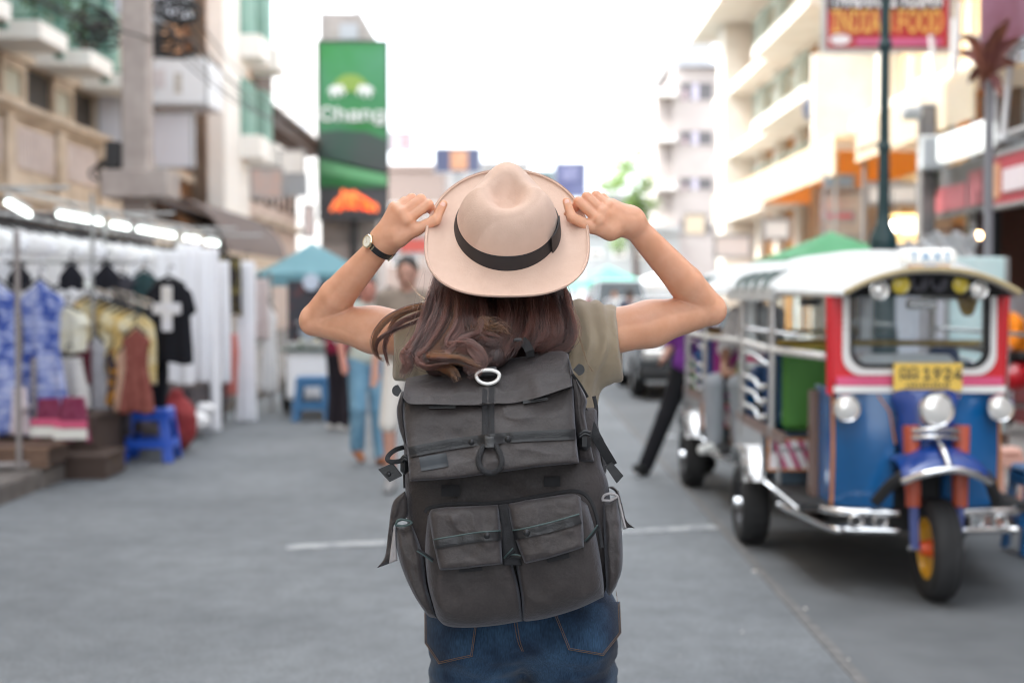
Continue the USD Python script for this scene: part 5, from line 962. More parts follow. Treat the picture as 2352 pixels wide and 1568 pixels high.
# ================================================================ people, cars, motorbike
def person(label, loc, rz, pose=None, skin=(.42, .22, .14), hair=(.02, .015, .013), top=(.5, .5, .5), bottom=(.1, .1, .1), shoe=(.3, .2, .1), h=1.72, sleeve=.9, legs=1.0, top_m=None, bot_m=None, fat=1.0, long_hair=False, name=None):
    J = {'head': (0, -.02, 1.60), 'neck': (0, .01, 1.47), 'chest': (0, 0, 1.28), 'waist': (0, 0, 1.06), 'hip': (0, 0, .94)}
    for s, k in ((-1, 'l'), (1, 'r')):
        J.update({'sh' + k: (.175 * s, 0, 1.41), 'el' + k: (.23 * s, .03, 1.14), 'wr' + k: (.24 * s, -.04, .90), 'hp' + k: (.09 * s, 0, .92), 'kn' + k: (.10 * s, -.01, .50), 'an' + k: (.10 * s, .03, .09)})
    J.update(pose or {}); J = {k: np.array(v, float) for k, v in J.items()}; S = h / 1.72
    for k in list(J): J[k] = J[k] * S
    t = thing('person', label, 'person', loc, rz); n = 'person_' + (name or label.split()[0])
    uid = len(NAMES); SK, HR = mat(f'complexion_{int(skin[0] * 100)}', skin, .5, sss=.1), mat('dark_hair' if hair[0] < .05 else 'brown_hair', hair, .55)
    up = J['head'] - J['neck']; up /= np.linalg.norm(up); H = J['head']; fw = np.array([0, -1.0, 0]) if abs(up[1]) < .8 else np.array([0, 0, -1.0]); fw = fw - up * (fw @ up); fw /= np.linalg.norm(fw); sd = np.cross(up, fw); R = np.stack([sd, fw, up], 1)
    ar, lg, bd = [], [], []
    bd = [E(J['chest'], (.165 * fat, .105 * fat, .17), .06), E(J['waist'], (.140 * fat, .10 * fat, .15), .06), E(J['hip'], (.165, .11, .12), .06)]
    for k in 'lr':
        ar += [C(J['sh' + k], J['el' + k], .050, .040, .02), C(J['el' + k], J['wr' + k], .040, .027, .02)]; lg += [C(J['hp' + k], J['kn' + k], .085, .058, .03), C(J['kn' + k], J['an' + k], .056, .038, .02)]
    head = [E(H, (.075, .095, .112), .02, R), E(H + fw * .03 - up * .05, (.055, .06, .06), .03, R), C(H + fw * .088 + up * .0, H + fw * .112 - up * .028, .010, .016, .012), C(J['neck'] - up * .06, H - up * .05, .056, .052, .03), E(H + sd * .076 - up * .01, (.012, .02, .032), .01, R), E(H - sd * .076 - up * .01, (.012, .02, .032), .01, R), E(H + fw * .084 - up * .055, (.026, .012, .012), .012, R)]
    hands = []
    for k in 'lr':
        d = J['wr' + k] - J['el' + k]; d /= np.linalg.norm(d); w = J['wr' + k]; q = np.cross(d, [0, 1.0, 0.2]); q /= np.linalg.norm(q); hands.append(C(w, w + d * .075, .027, .030, .02))
        for j in range(4): b = w + d * .085 + q * (.016 * (j - 1.5)); hands.append(C(b, b + d * (.06 - .006 * abs(j - 1.4)) + np.array([0, -.012, 0]), .011, .009, .006))
        hands.append(C(w + d * .03 + q * .02, w + d * .075 + q * .045, .013, .010, .01))
    sh = [C(J['shl'] * .8 + J['neck'] * .2, J['shr'] * .8 + J['neck'] * .2, .058, .058, .04)]
    part(t, 'body', lap(sdf_mesh(head + bd + sh + ar + hands + lg, .014 if loc[1] < 20 else .02), 2), SK, True)
    for s in (-1, 1): part(t, 'eye', moved(trimesh.creation.icosphere(1, .012), H + fw * .083 + sd * .032 * s + up * .008), mat('eye_dark', (.03, .025, .02), .3), True)
    g = .014; grow = lambda P: [('c', p[1], p[2], p[3] + g, p[4] + g, p[5]) if p[0] == 'c' else ('e', p[1], p[2], tuple(np.array(p[3]) + g), p[4]) for p in P]
    sl = [C(J['sh' + k], J['sh' + k] * (1 - sleeve) + J['el' + k] * sleeve, .055, .052, .02) for k in 'lr'] if sleeve <= 1 else [C(J['sh' + k], J['el' + k], .052, .045, .02) for k in 'lr'] + [C(J['el' + k], J['wr' + k] * .9 + J['el' + k] * .1, .045, .036, .02) for k in 'lr']
    part(t, 'shirt', lap(sdf_mesh(grow(bd[:2] + sh + sl) + [E(J['hip'] + (J['waist'] - J['hip']) * .25, (.180, .128, .10), .06)], .015), 2), top_m or mat('cloth_%d_%d_%d' % tuple(int(c * 99) for c in top), top, .85, spec=.15), True)
    lp = []
    for k in 'lr':
        lp += [C(J['hp' + k], J['kn' + k], .085, .060, .03)] + ([C(J['kn' + k], J['an' + k], .060, .052, .02)] if legs >= 1 else [])
    part(t, 'trousers' if legs >= 1 else 'shorts', lap(sdf_mesh(grow(lp + [E(J['hip'], (.155, .10, .10), .05)]), .015), 2), bot_m or mat('cloth_%d_%d_%d' % tuple(int(c * 99) for c in bottom), bottom, .85, spec=.15), True)
    part(t, 'hair', lap(sdf_mesh([E(H - fw * .018 + up * .03, (.083, .095, .098), .02, R), E(H - fw * .05 - up * .02, (.07, .055, .085), .03, R)] + ([E(H - fw * .065 - up * .14, (.07, .04, .12), .05, R)] if long_hair else []) + [E(H + fw * .085 - up * .025, (.065, .055, .080), -.02, R)], .013), 1), HR, True)
    for k in 'lr':
        a = J['an' + k]; kn = J['kn' + k]; d = a - kn; d /= np.linalg.norm(d); f = np.array([0, -1.0, 0.0]); f = f - d * (f @ d); f /= np.linalg.norm(f)
        heel, toe = a + d * .05 - f * .04, a + d * .055 + f * .15
        part(t, 'shoe', sdf_mesh([C(heel, toe, .044, .036, .03), C(a, a + d * .03, .046, .05, .03)], .014), mat('shoe_%d_%d_%d' % tuple(int(c * 99) for c in shoe), shoe, .6), True)
    return t
JEAN = mat('faded_jeans', (.10, .24, .36), .85, col2=(.20, .36, .48), scale=5)
person('man in pale grey green shirt and faded jeans walking up the street', (-1.30, 12.75, 0), .35, {'knl': (-.12, -.13, .52), 'anl': (-.10, -.02, .16), 'knr': (.08, -.10, .50), 'anr': (.10, -.12, .09), 'ell': (-.24, .06, 1.15), 'wrl': (-.25, -.10, .95)}, skin=(.48, .20, .15), top=(.46, .50, .45), bot_m=JEAN, shoe=(.36, .13, .05), h=1.68, sleeve=1.0)
person('man with dark hair in brown shirt and cream shorts close behind the woman', (-.80, 10.95, 0), -.1, {'knl': (-.13, -.10, .50), 'anl': (-.12, -.05, .10), 'head': (.0, -.03, 1.61)}, skin=(.50, .27, .20), top=(.27, .22, .18), bottom=(.66, .62, .57), shoe=(.3, .3, .3), h=1.80, legs=.6, fat=1.12, name='brown')
person('person in maroon top and black trousers standing by the food cart', (-1.93, 15.9, 0), 2.4, {'wrl': (-.1, -.25, 1.02), 'wrr': (.1, -.25, 1.02)}, skin=(.40, .20, .13), top=(.22, .02, .05), bottom=(.025, .02, .025), shoe=(.5, .48, .46), h=1.60, long_hair=True)
person('food vendor in black and red shirt behind the food cart', (-2.55, 19.0, 0), .2, {'wrl': (-.12, -.25, 1.1), 'wrr': (.12, -.25, 1.1)}, skin=(.45, .24, .16), top=(.30, .03, .03), bottom=(.03, .03, .035), h=1.62, name='vendor')
person('person in purple top and tight black trousers striding beside the second taxi', (1.52, 12.0, 0), -.6, {'knl': (-.16, -.20, .52), 'anl': (-.28, -.34, .09), 'knr': (.09, -.02, .50), 'anr': (.09, .16, .10), 'wrl': (-.16, -.22, 1.05), 'wrr': (.2, -.18, 1.0)}, skin=(.38, .2, .14), top=(.17, .04, .26), bottom=(.013, .013, .016), shoe=(.015, .015, .015), h=1.62)
person('driver in grey trousers and white sneakers sitting sideways in the second taxi', (1.79, 10.42, 0), -.75, {'hip': (0, .02, .93), 'waist': (0, .03, 1.06), 'chest': (0, .02, 1.26), 'neck': (0, 0, 1.44), 'head': (0, -.04, 1.57), 'hpl': (-.09, 0, .92), 'hpr': (.09, 0, .92), 'knl': (-.10, -.40, .90), 'knr': (.10, -.38, .90), 'anl': (-.10, -.40, .48), 'anr': (.12, -.36, .48), 'ell': (-.22, -.08, 1.15), 'elr': (.22, -.08, 1.15), 'wrl': (-.08, -.30, 1.03), 'wrr': (.08, -.30, 1.03)}, skin=(.36, .19, .13), top=(.70, .69, .70), bottom=(.30, .32, .35), shoe=(.72, .72, .70), h=1.66, sleeve=1.0)
person('person in orange shirt and black trousers bent over a red motorbike at the right edge', (at(2345, 0, 14.4)[0], 14.4, .13), -1.25, {'hip': (0, .05, .78), 'hpl': (-.1, .05, .78), 'hpr': (.1, .05, .78), 'waist': (0, 0, .92), 'chest': (0, -.08, 1.06), 'neck': (0, -.16, 1.17), 'head': (0, -.25, 1.25), 'shl': (-.17, -.12, 1.13), 'shr': (.17, -.12, 1.13), 'ell': (-.2, -.2, .90), 'elr': (.2, -.2, .90), 'wrl': (-.15, -.38, .82), 'wrr': (.15, -.38, .82), 'knl': (-.13, -.32, .62), 'knr': (.13, -.32, .62), 'anl': (-.14, -.25, .16), 'anr': (.14, -.25, .16)}, skin=(.48, .26, .18), top=(.78, .22, .015), bottom=(.02, .02, .022), shoe=(.03, .03, .03), h=1.66, sleeve=.9)
for i, (px, Y, c, b, lab) in enumerate([(1448, 30, (.08, .09, .12), (.06, .06, .07), 'distant person in dark clothes beside the parked cars'), (1412, 36, (.5, .5, .52), (.1, .12, .2), 'distant person in pale shirt right of the hat'), (1362, 42, (.4, .12, .1), (.1, .1, .1), 'distant person in dull red top right of the hat'), (892, 24, (.5, .36, .3), (.2, .2, .22), 'distant person in tan shirt behind the man in pale shirt'), (906, 31, (.62, .6, .58), (.1, .1, .12), 'distant person in white shirt behind the raised wrist')]):
    person(lab, (at(px, 0, Y)[0], Y, 0), 0 if i % 2 else 3.1, {}, skin=(.45, .24, .17), top=c, bottom=b, h=1.66)
# ---- motorbike
mb = thing('motorbike', 'red motorbike with pale front cowl at the right edge', 'motorbike', (at(2348, 0, 14.3)[0] - .1, 14.15, .13), -1.3)
MR = mat('bike_red', (.45, .012, .02), .3, coat=.5)
for y in (-.62, .60): 
    w = part(mb, 'wheel', moved(lathe([(.22, -.035), (.27, -.045), (.295, 0), (.27, .045), (.22, .035), (.21, 0), (.22, -.035)], 28, 'x'), (0, y, .295)), RUB, 35); part(w, 'rim', moved(lathe([(0, -.03), (.05, -.03), (.06, -.012), (.21, -.012), (.22, 0), (.21, .012), (.06, .012), (.05, .03), (0, .03)], 24, 'x'), (0, y, .295)), METAL, 35)
part(mb, 'body', sdf_mesh([C((0, .55, .66), (0, .05, .60), .12, .11, .05), C((0, .05, .55), (0, -.30, .48), .11, .09, .05), C((0, -.30, .48), (0, -.42, .80), .08, .10, .05)], .02), MR, True)
part(mb, 'seat', rbx(-.13, .13, .0, .66, .74, .82, .03), BLK, 20); part(mb, 'front_cowl', sdf_mesh([C((0, -.46, .72), (0, -.42, 1.0), .11, .13, .05), C((-.2, -.40, .92), (.2, -.40, .92), .05, .05, .05)], .02), mat('cowl_white', (.68, .70, .70), .35), True)
part(mb, 'fork', cat(*[tube([(s * .06, -.45, .75), (s * .06, -.62, .3)], .022, 8) for s in (-1, 1)]), CHR, True); part(mb, 'handlebar', tube(spline([(-.32, -.30, 1.02), (-.12, -.40, 1.04), (.12, -.40, 1.04), (.32, -.30, 1.02)], 12), .016, 8), BLKM, True); part(mb, 'headlight', moved(lathe([(0, .06), (.06, .03), (.08, 0), (.06, -.02), (0, -.03)], 18, 'y'), (0, -.57, .92)), LENS, True)
part(mb, 'exhaust', tube([(.12, -.1, .3), (.14, .3, .3), (.15, .75, .38)], [.03, .04, .05], 10), CHR, True); part(mb, 'rear_mudguard', rbx(-.09, .09, .55, .9, .52, .72, .04), MR, 20)
# ---- cars
def car(label, loc, rz, m, dark=False, tall=0.0):
    t = thing('parked_car', label, 'car', loc, rz); W = .86
    prof = [(-2.1, .30), (-2.15, .55), (-2.0, .78), (-1.1, .95), (1.6, .98), (2.1, .90), (2.15, .5), (2.05, .28)]
    lo = Polygon(prof); v = trimesh.creation.extrude_polygon(lo, 2 * W, engine='earcut'); q = v.vertices; part(t, 'body', trimesh.Trimesh(np.stack([q[:, 2] - W, q[:, 0], q[:, 1]], 1)[:, [0, 1, 2]], v.faces[:, ::-1], process=False), m, 20)
    z0, z1 = .95, 1.46 + tall; P = np.array([(s * w, y, z) for s in (-1, 1) for w, y, z in ((.80, -1.05, z0), (.62, -.35, z1), (.62, 1.0, z1), (.80, 1.75, z0))]); cab = trimesh.convex.convex_hull(P); part(t, 'cabin', cab, m, 20)
    G = np.array([[(-.72, -1.02, z0 + .04), (-.58, -.42, z1 - .06)], [(.72, -1.02, z0 + .04), (.58, -.42, z1 - .06)]]) + [0, -.03, 0.01]; part(t, 'windscreen', shell(G, G + [0, .02, 0]), GLS, 0)
    for s in (-1, 1):
        G = np.array([[(s * .80, -.8, z0 + .03), (s * .655, -.30, z1 - .07)], [(s * .80, 1.5, z0 + .03), (s * .655, .95, z1 - .07)]]) + [s * .02, 0, 0]; part(t, 'side_window', shell(G, G - [s * .01, 0, 0]), GLS, 0)
        for y in (-1.35, 1.35): w = part(t, 'wheel', moved(lathe([(.2, -.09), (.30, -.10), (.32, -.05), (.32, .05), (.30, .10), (.2, .09), (.19, 0), (.2, -.09)], 26, 'x'), (s * .78, y, .32)), RUB, 35); part(w, 'rim', moved(lathe([(0, -.06), (.2, -.06), (.2, .06), (0, .06)], 20, 'x'), (s * .80, y, .32)), METAL, 35)
        part(t, 'headlight', rbx(s * .62 - .16, s * .62 + .16, -2.16, -1.98, .58, .74, .04), LENS, 20); part(t, 'mirror', rbx(s * .93 - .08, s * .93 + .08, -.75, -.65, .95, 1.08, .03), m, 20)
    part(t, 'grille', rbx(-.4, .4, -2.17, -2.1, .52, .72, .03), BLK, 20); part(t, 'bumper', rbx(-.84, .84, -2.22, -2.0, .28, .48, .05), BLK if dark else m, 20); part(t, 'plate', bx(-.18, .18, -2.235, -2.22, .34, .46), WHT, 0)
    return t
car('black car parked down the street between the woman and the taxis', (2.66, 22.6, 0), .0, mat('car_black', (.012, .013, .014), .2, coat=.5), True)
car('white car behind the black one', (2.9, 31, 0), 0, mat('car_white', (.72, .73, .72), .3, coat=.5)); car('pale silver van further down the right side', (3.0, 40, 0), 0, mat('car_silver', (.55, .57, .58), .3, .4), tall=.5); car('white van far down the middle of the street', (.9, 56, 0), 0, MATS['car_white'], tall=.55)
# ================================================================ the woman with hat and backpack
SKIN = mat('skin', (0.575, 0.285, 0.168), 0.42, col2=(0.63, 0.335, 0.215), scale=22.0, sss=0.22, bump=0.14, bscale=520.0, spec=0.4)
WX = 0.0
# joints, from the photograph
ShL, ShR = A(985, 772, 2.775), A(1366, 768, 2.775)
ElL, ElR = A(728, 733, 2.84), A(1628, 709, 2.84)
WrL, WrR = A(884, 553, 2.735), A(1446, 508, 2.735)
TH = math.radians(47.0)
HN, HV, HU = np.array([0, -math.sin(TH), math.cos(TH)]), np.array([0, math.cos(TH), math.sin(TH)]), np.array([1.0, 0, 0])
HC = A(1165, 519, 2.70)
HEAD = HC - HN * 0.075 + HV * 0.0
def hand(side):
    """side -1: the hand at the left of the picture, +1: the one at the right"""
    yb = 2.722
    if side < 0:
        W = WrL
        mcp = [A(934, 507, yb - .026), A(923, 492, yb - .022), A(911, 481, yb - .012), A(906, 478, yb + .004)]
        pip = [A(984, 469, yb - .012), A(967, 457, yb - .008), A(946, 455, yb + .002), A(930, 461, yb + .016)]
        th = [A(915, 545, yb - .012), A(957, 527, yb - .022), A(1001, 505, yb - .026), A(1019, 468, yb - .016)]
        inn = np.array([1.0, 0, 0])
    else:
        W = WrR
        mcp = [A(1376, 506, yb - .026), A(1386, 489, yb - .022), A(1399, 475, yb - .012), A(1404, 471, yb + .004)]
        pip = [A(1329, 463, yb - .012), A(1348, 452, yb - .008), A(1369, 449, yb + .002), A(1385, 454, yb + .016)]
        th = [A(1402, 530, yb - .012), A(1356, 521, yb - .022), A(1313, 499, yb - .026), A(1301, 462, yb - .016)]
        inn = np.array([-1.0, 0, 0])
    P = []
    for i, m in enumerate(mcp):          # metacarpals make the palm
        P.append(C(W, m, .0215 - .001 * i, .0118, .016))
    palm = (mcp[0] + mcp[1] + mcp[2] + W) / 4
    P.append(C(palm + np.array([0, .010, 0]), (mcp[0] + mcp[2]) / 2 + np.array([0, .010, -.004]), .015, .012, .015))
    P.append(C(W, th[0], .022, .0165, .016)); P.append(C(th[0], th[1], .0165, .0120, .014))
    P.append(C(th[1], th[2], .0112, .0098, .006)); P.append(C(th[2], th[3], .0096, .0076, .004))
    for i, (m, p) in enumerate(zip(mcp, pip)):
        r = (.0100, .0102, .0097, .0085)[i]; L = (.023, .025, .024, .019)[i]
        P.append(E(m + np.array([0, -.0045, .001]), (.0075, .0065, .0075), .008))      # knuckle
        P.append(C(m, p, r * 1.04, r * .93, .0035))
        dip = p + inn * L * .25 + np.array([0, L * .88, -L * .45])
        tip = dip + inn * .016 + np.array([0, -.002 - .002 * i, -.013])
        P.append(C(p, dip, r * .92, r * .82, .003)); P.append(C(dip, tip, r * .82, r * .66, .003))
    nails = [(th[2] * .12 + th[3] * .88, th[3] - th[2])]
    return P, nails
HL, nailL = hand(-1); HR, nailR = hand(1)
def arm(S, El, W, out):
    mid = S * .52 + El * .48; f1 = El * .70 + W * .30
    dn = np.array([0, 0, -1.0])
    return [C(S, mid + dn * .004, .0465, .0435, .03), C(mid + dn * .004, El, .0435, .0330, .02), E(El + np.array([out * .012, -.004, -.006]), (.020, .022, .022), .014),
            C(El, f1, .0320, .0350, .005), C(f1, W, .0350, .0225, .005), E(W * .97 + El * .03, (.0245, .020, .0245), .015)]
SP = A(1172, 760, 2.80)
armL, armR = arm(ShL, ElL, WrL, -1), arm(ShR, ElR, WrR, 1)
body_prims = armL + armR + [
    C(ShL, ShR, .050, .050, .05), E((0.0, 2.79, 1.31), (.145, .088, .15), .05), E((0.01, 2.79, 1.13), (.122, .080, .17), .06), E((0.015, 2.79, .93), (.160, .095, .11), .05),
    C((SP[0], 2.80, 1.42), HEAD - HN * .03 + HV * .0, .054, .052, .03),
    E(HEAD, (.076, .098, .108), .02, np.stack([HU, HV, HN], 1)), E(HEAD + HV * .045 - HN * .055, (.056, .055, .05), .03, np.stack([HU, HV, HN], 1)),
    C(HEAD + HV * .098 + HN * .005, HEAD + HV * .116 - HN * .03, .007, .013, .012), E(HEAD + HV * .092 - HN * .058, (.024, .012, .009), .01, np.stack([HU, HV, HN], 1)),
    E(HEAD + HV * .082 - HN * .090, (.026, .02, .018), .02, np.stack([HU, HV, HN], 1)),
    E(HEAD + HU * .034 + HV * .097 + HN * .002, (.017, .012, .010), -.012, np.stack([HU, HV, HN], 1)), E(HEAD - HU * .034 + HV * .097 + HN * .002, (.017, .012, .010), -.012, np.stack([HU, HV, HN], 1)),
    E(HEAD + HU * .077 - HN * .015, (.009, .018, .03), .01, np.stack([HU, HV, HN], 1)), E(HEAD - HU * .077 - HN * .015, (.009, .018, .03), .01, np.stack([HU, HV, HN], 1))]
def build_body():
    inL, inR = (lambda x, y, z: (x < -.08) & (z > 1.25)), (lambda x, y, z: (x > .08) & (z > 1.25))
    ms = [lap(sdf_mesh(body_prims[12:] + armL[:2] + armR[:2], .007, [((-.175, 0, 0), (-1.0, 0, 0)), ((.175, 0, 0), (1.0, 0, 0))]), 2)]
    for H, a, s in ((HL, armL, -1.0), (HR, armR, 1.0)):
        P = np.array([p[1] for p in a + H] + [p[2] for p in a + H if p[0] == 'c']); lo, hi = P.min(0) - .06, P.max(0) + .06
        if s < 0: hi[0] = -.06
        else: lo[0] = .06
        ms.append(lap(sdf_mesh(a + H, .0023, [((s * .165, 0, 0), (-s, 0, 0), lambda x, y, z: z < 1.49)], lo, hi), 3))
    return cat(ms)
wom = world_thing('person', 'woman seen from behind in olive shirt and jeans, both hands raised to her hat', 'person', (0.02, 2.79, 0))
part(wom, 'body', build_body(), SKIN, True)
NAIL = mat('nail', (0.72, 0.45, 0.37), 0.25)
for (c, d), hn in ((nailL[0], 'l'), (nailR[0], 'r')):
    d = d / np.linalg.norm(d); nrm = np.array([0, -1.0, 0.15]); nrm -= d * (nrm @ d); nrm /= np.linalg.norm(nrm); w = np.cross(d, nrm)
    m = trimesh.creation.icosphere(3, 1.0); v = m.vertices
    part(wom, 'thumbnail', trimesh.Trimesh(c + nrm * .0062 + v[:, :1] * d * .0062 + v[:, 1:2] * w * .0048 + v[:, 2:] * nrm * .0018, m.faces, process=False), NAIL, True)
EYEW = mat('eye_white', (.8, .8, .78), .2)
for s in (-1, 1):
    m = trimesh.creation.icosphere(2, .011); m.apply_translation(HEAD + HU * .034 * s + HV * .086 + HN * .002); part(wom, 'eye', m, EYEW, True)
# ---- shirt
SHIRT = usdkit.material(stage, '/World/Looks/shirt_knit', {
    'tc': ('texture_coordinate', {}), 'w': ('wave_texture', {'wave_type': 'bands', 'bands_direction': 'x', 'scale': 165.0, 'distortion': 0.6, 'detail': 1.0, 'detail_scale': 1.0}),
    'n': ('noise_texture', {'scale': 14.0, 'detail': 4.0}), 'r': ('rgb_ramp', {'ramp': [(0.3, (0.36, 0.285, 0.195)), (0.7, (0.43, 0.35, 0.25))]}),
    'wr': ('rgb_ramp', {'ramp': [(0.0, (0.80,) * 3), (1.0, (1.0,) * 3)]}), 'mul': ('mix', {'mix_type': 'multiply', 'fac': 1.0}),
    'b': ('bump', {'strength': 0.35, 'distance': 0.003}), 'p': ('principled_bsdf', {'roughness': 0.9, 'specular_ior_level': 0.15, 'sheen_weight': 0.25, 'sheen_roughness': 0.5})},
    [('tc.object', 'w.vector'), ('tc.object', 'n.vector'), ('n.fac', 'r.fac'), ('w.fac', 'wr.fac'), ('r.color', 'mul.color1'), ('wr.color', 'mul.color2'), ('mul.color', 'p.base_color'),
     ('w.fac', 'b.height'), ('b.normal', 'p.normal')], surface='p.BSDF')
slR, slL = (A(1338, 790, 2.775), A(1460, 794, 2.785)), (A(1008, 790, 2.775), A(880, 792, 2.785))
shirt_prims = [C(slR[0], slR[1], .074, .070, .03), C(slL[0], slL[1], .074, .070, .03), C(ShL + (.02, 0, 0), ShR - (.02, 0, 0), .058, .058, .04), C((SP[0], 2.79, 1.375), (SP[0], 2.80, 1.425), .085, .066, .03),
               E((0.0, 2.785, 1.30), (.168, .100, .17), .05), E((0.005, 2.785, 1.13), (.142, .093, .20), .06), E((0.012, 2.785, .97), (.170, .112, .10), .05)]
hemR = (A(1424, 795, 2.78), np.array([1.0, -.10, .11])); hemL = (A(905, 790, 2.78), np.array([-1.0, -.10, .03]))
sm = lap(sdf_mesh(shirt_prims, .006, [hemR, hemL, ((0, 0, .90), (0, 0, -1.0)), ((SP[0], 2.8, 1.452), (0, 0, 1), lambda x, y, z: np.abs(x) < .085)]), 2)
v = np.array(sm.vertices); nv = vnormals(sm)
ax = np.abs(v[:, 0] - .0)
fold = np.sin(v[:, 0] * 210 + 3 * meshkit.noise(v * 12, 3) * 3) * .0032 * np.clip((ax - .10) / .03, 0, 1) * np.clip((.215 - ax) / .03, 0, 1) * np.clip((v[:, 2] - 1.30) / .08, 0.15, 1)
fold += (meshkit.fbm(v * np.array([26, 20, 9]), 3, 5) - .5) * .012
hem = np.clip(1 - np.abs(np.abs(v[:, 0]) - .198) / .002, 0, 1) * -.0012
sm = trimesh.Trimesh(v + nv * (fold + hem)[:, None], sm.faces, process=False)
part(wom, 'shirt', sm, SHIRT, True)
# ---- jeans
DENIM = usdkit.material(stage, '/World/Looks/denim', {
    'tc': ('texture_coordinate', {}), 'n': ('noise_texture', {'scale': 9.0, 'detail': 3.0}), 'mp': ('mapping', {'mapping_type': 'point', 'scale': (160.0, 160.0, 30.0)}),
    'n2': ('noise_texture', {'scale': 3.0, 'detail': 4.0}), 'r': ('rgb_ramp', {'ramp': [(0.38, (0.009, 0.020, 0.045)), (0.78, (0.050, 0.115, 0.21))]}),
    'r2': ('rgb_ramp', {'ramp': [(0.3, (0.62,) * 3), (0.7, (1.25,) * 3)]}), 'mul': ('mix', {'mix_type': 'multiply', 'fac': 1.0}),
    'w': ('wave_texture', {'bands_direction': 'diagonal', 'scale': 420.0}), 'b': ('bump', {'strength': 0.25, 'distance': 0.002}), 'p': ('principled_bsdf', {'roughness': 0.85, 'specular_ior_level': 0.2, 'sheen_weight': 0.15})},
    [('tc.object', 'n.vector'), ('tc.object', 'mp.vector'), ('mp.vector', 'n2.vector'), ('n.fac', 'r.fac'), ('n2.fac', 'r2.fac'), ('r.color', 'mul.color1'), ('r2.color', 'mul.color2'),
     ('mul.color', 'p.base_color'), ('tc.object', 'w.vector'), ('w.fac', 'b.height'), ('b.normal', 'p.normal')], surface='p.BSDF')
hx = 0.021
jean_prims = [E((hx, 2.795, .96), (.155, .105, .12), .05), E((hx, 2.79, .875), (.186, .118, .10), .05), C((hx - .086, 2.765, .845), (hx - .096, 2.80, .72), .101, .086, .02), C((hx + .086, 2.765, .845), (hx + .096, 2.80, .72), .101, .086, .02),
              C((hx - .096, 2.80, .72), (hx - .090, 2.815, .47), .086, .060, .02), C((hx + .096, 2.80, .72), (hx + .090, 2.815, .47), .086, .060, .02),
              C((hx - .090, 2.815, .47), (hx - .095, 2.85, .10), .060, .042, .02), C((hx + .090, 2.815, .47), (hx + .095, 2.85, .10), .060, .042, .02)]
jm = lap(sdf_mesh(jean_prims, .007, [((0, 0, 1.02), (0, 0, 1)), ((0, 0, .075), (0, 0, -1))]), 2)
v = np.array(jm.vertices); nv = vnormals(jm)
cre = (meshkit.fbm(v * np.array([14, 14, 42]), 3, 9) - .5) * .016 * np.clip((.86 - v[:, 2]) / .06, 0, 1) + (meshkit.fbm(v * 9, 2, 2) - .5) * .006
jp = part(wom, 'jeans', trimesh.Trimesh(v + nv * cre[:, None], jm.faces, process=False), DENIM, True)
def on_surface(prims, PX, off=.003):
    PX = np.asarray(PX, float); lo, hi = np.full(PX.shape[:-1], 2.45), np.full(PX.shape[:-1], 2.80)
    for _ in range(30):
        mid = (lo + hi) / 2; d = field(prims, at_many(PX, mid)); ins = d < off
        hi = np.where(ins, mid, hi); lo = np.where(ins, lo, mid)
    return at_many(PX, lo)
Z3 = lambda P: np.asarray(P, float) * .30875 + np.array([826.9, 1084.1])
Z2 = lambda P: np.asarray(P, float) * .2891 + np.array([826.9, 753.4])
STITCH = mat('stitch', (.17, .10, .055), .7)
def jean_pocket(top, bottom):
    T, B = spline(Z3(top), 25), spline(Z3(bottom), 25) if len(bottom) == 2 else np.array([np.array([np.interp(t, np.linspace(0, 1, len(bottom)), Z3(bottom)[:, k]) for k in (0, 1)]) for t in np.linspace(0, 1, 25)])
    G = T[:, None] * (1 - np.linspace(0, 1, 30))[None, :, None] + B[:, None] * np.linspace(0, 1, 30)[None, :, None]
    p = part(jp, 'back_pocket', shell(on_surface(jean_prims, G, .0105), on_surface(jean_prims, G, -.004)), DENIM, 40)
    e = lambda L, o: on_surface(jean_prims, L, o)
    outl = np.vstack([G[0, :], G[1:, -1], G[-1, ::-1]]); cen = G.reshape(-1, 2).mean(0)
    lines = [e(cen + (outl - cen) * s, .0112) for s in (.985, .93)]
    for q in lines: curves(jp, 'stitching', [q], [.0011], STITCH)
jean_pocket([(478, 1040), (885, 1020)], [(480, 1270), (585, 1425), (836, 1370)])
jean_pocket([(1420, 1000), (1935, 960)], [(1550, 1320), (1810, 1365), (1945, 1195)])
seam = lambda P, o=.006: on_surface(jean_prims, spline(Z3(P), 30), o)
for q in [seam([(1145, 1100), (1172, 1250), (1205, 1330)]), seam([(1165, 1100), (1190, 1250), (1215, 1330)]), seam([(1905, 880), (1930, 1080), (1935, 1200)]), seam([(497, 1060), (488, 1180)])]: curves(jp, 'stitching', [q], [.0011], STITCH)
SHOE = mat('shoe_canvas', (.6, .58, .55), .7)
for s in (-1, 1):
    b = sdf_mesh([C((hx + .095 * s, 2.83, .045), (hx + .105 * s, 3.0, .035), .040, .036, .03), C((hx + .095 * s, 2.85, .06), (hx + .095 * s, 2.86, .11), .036, .040, .03)], .008, [((0, 0, .0), (0, 0, -1)), ((0, 0, .12), (0, 0, 1))])
    part(wom, 'shoe', b, SHOE, True)
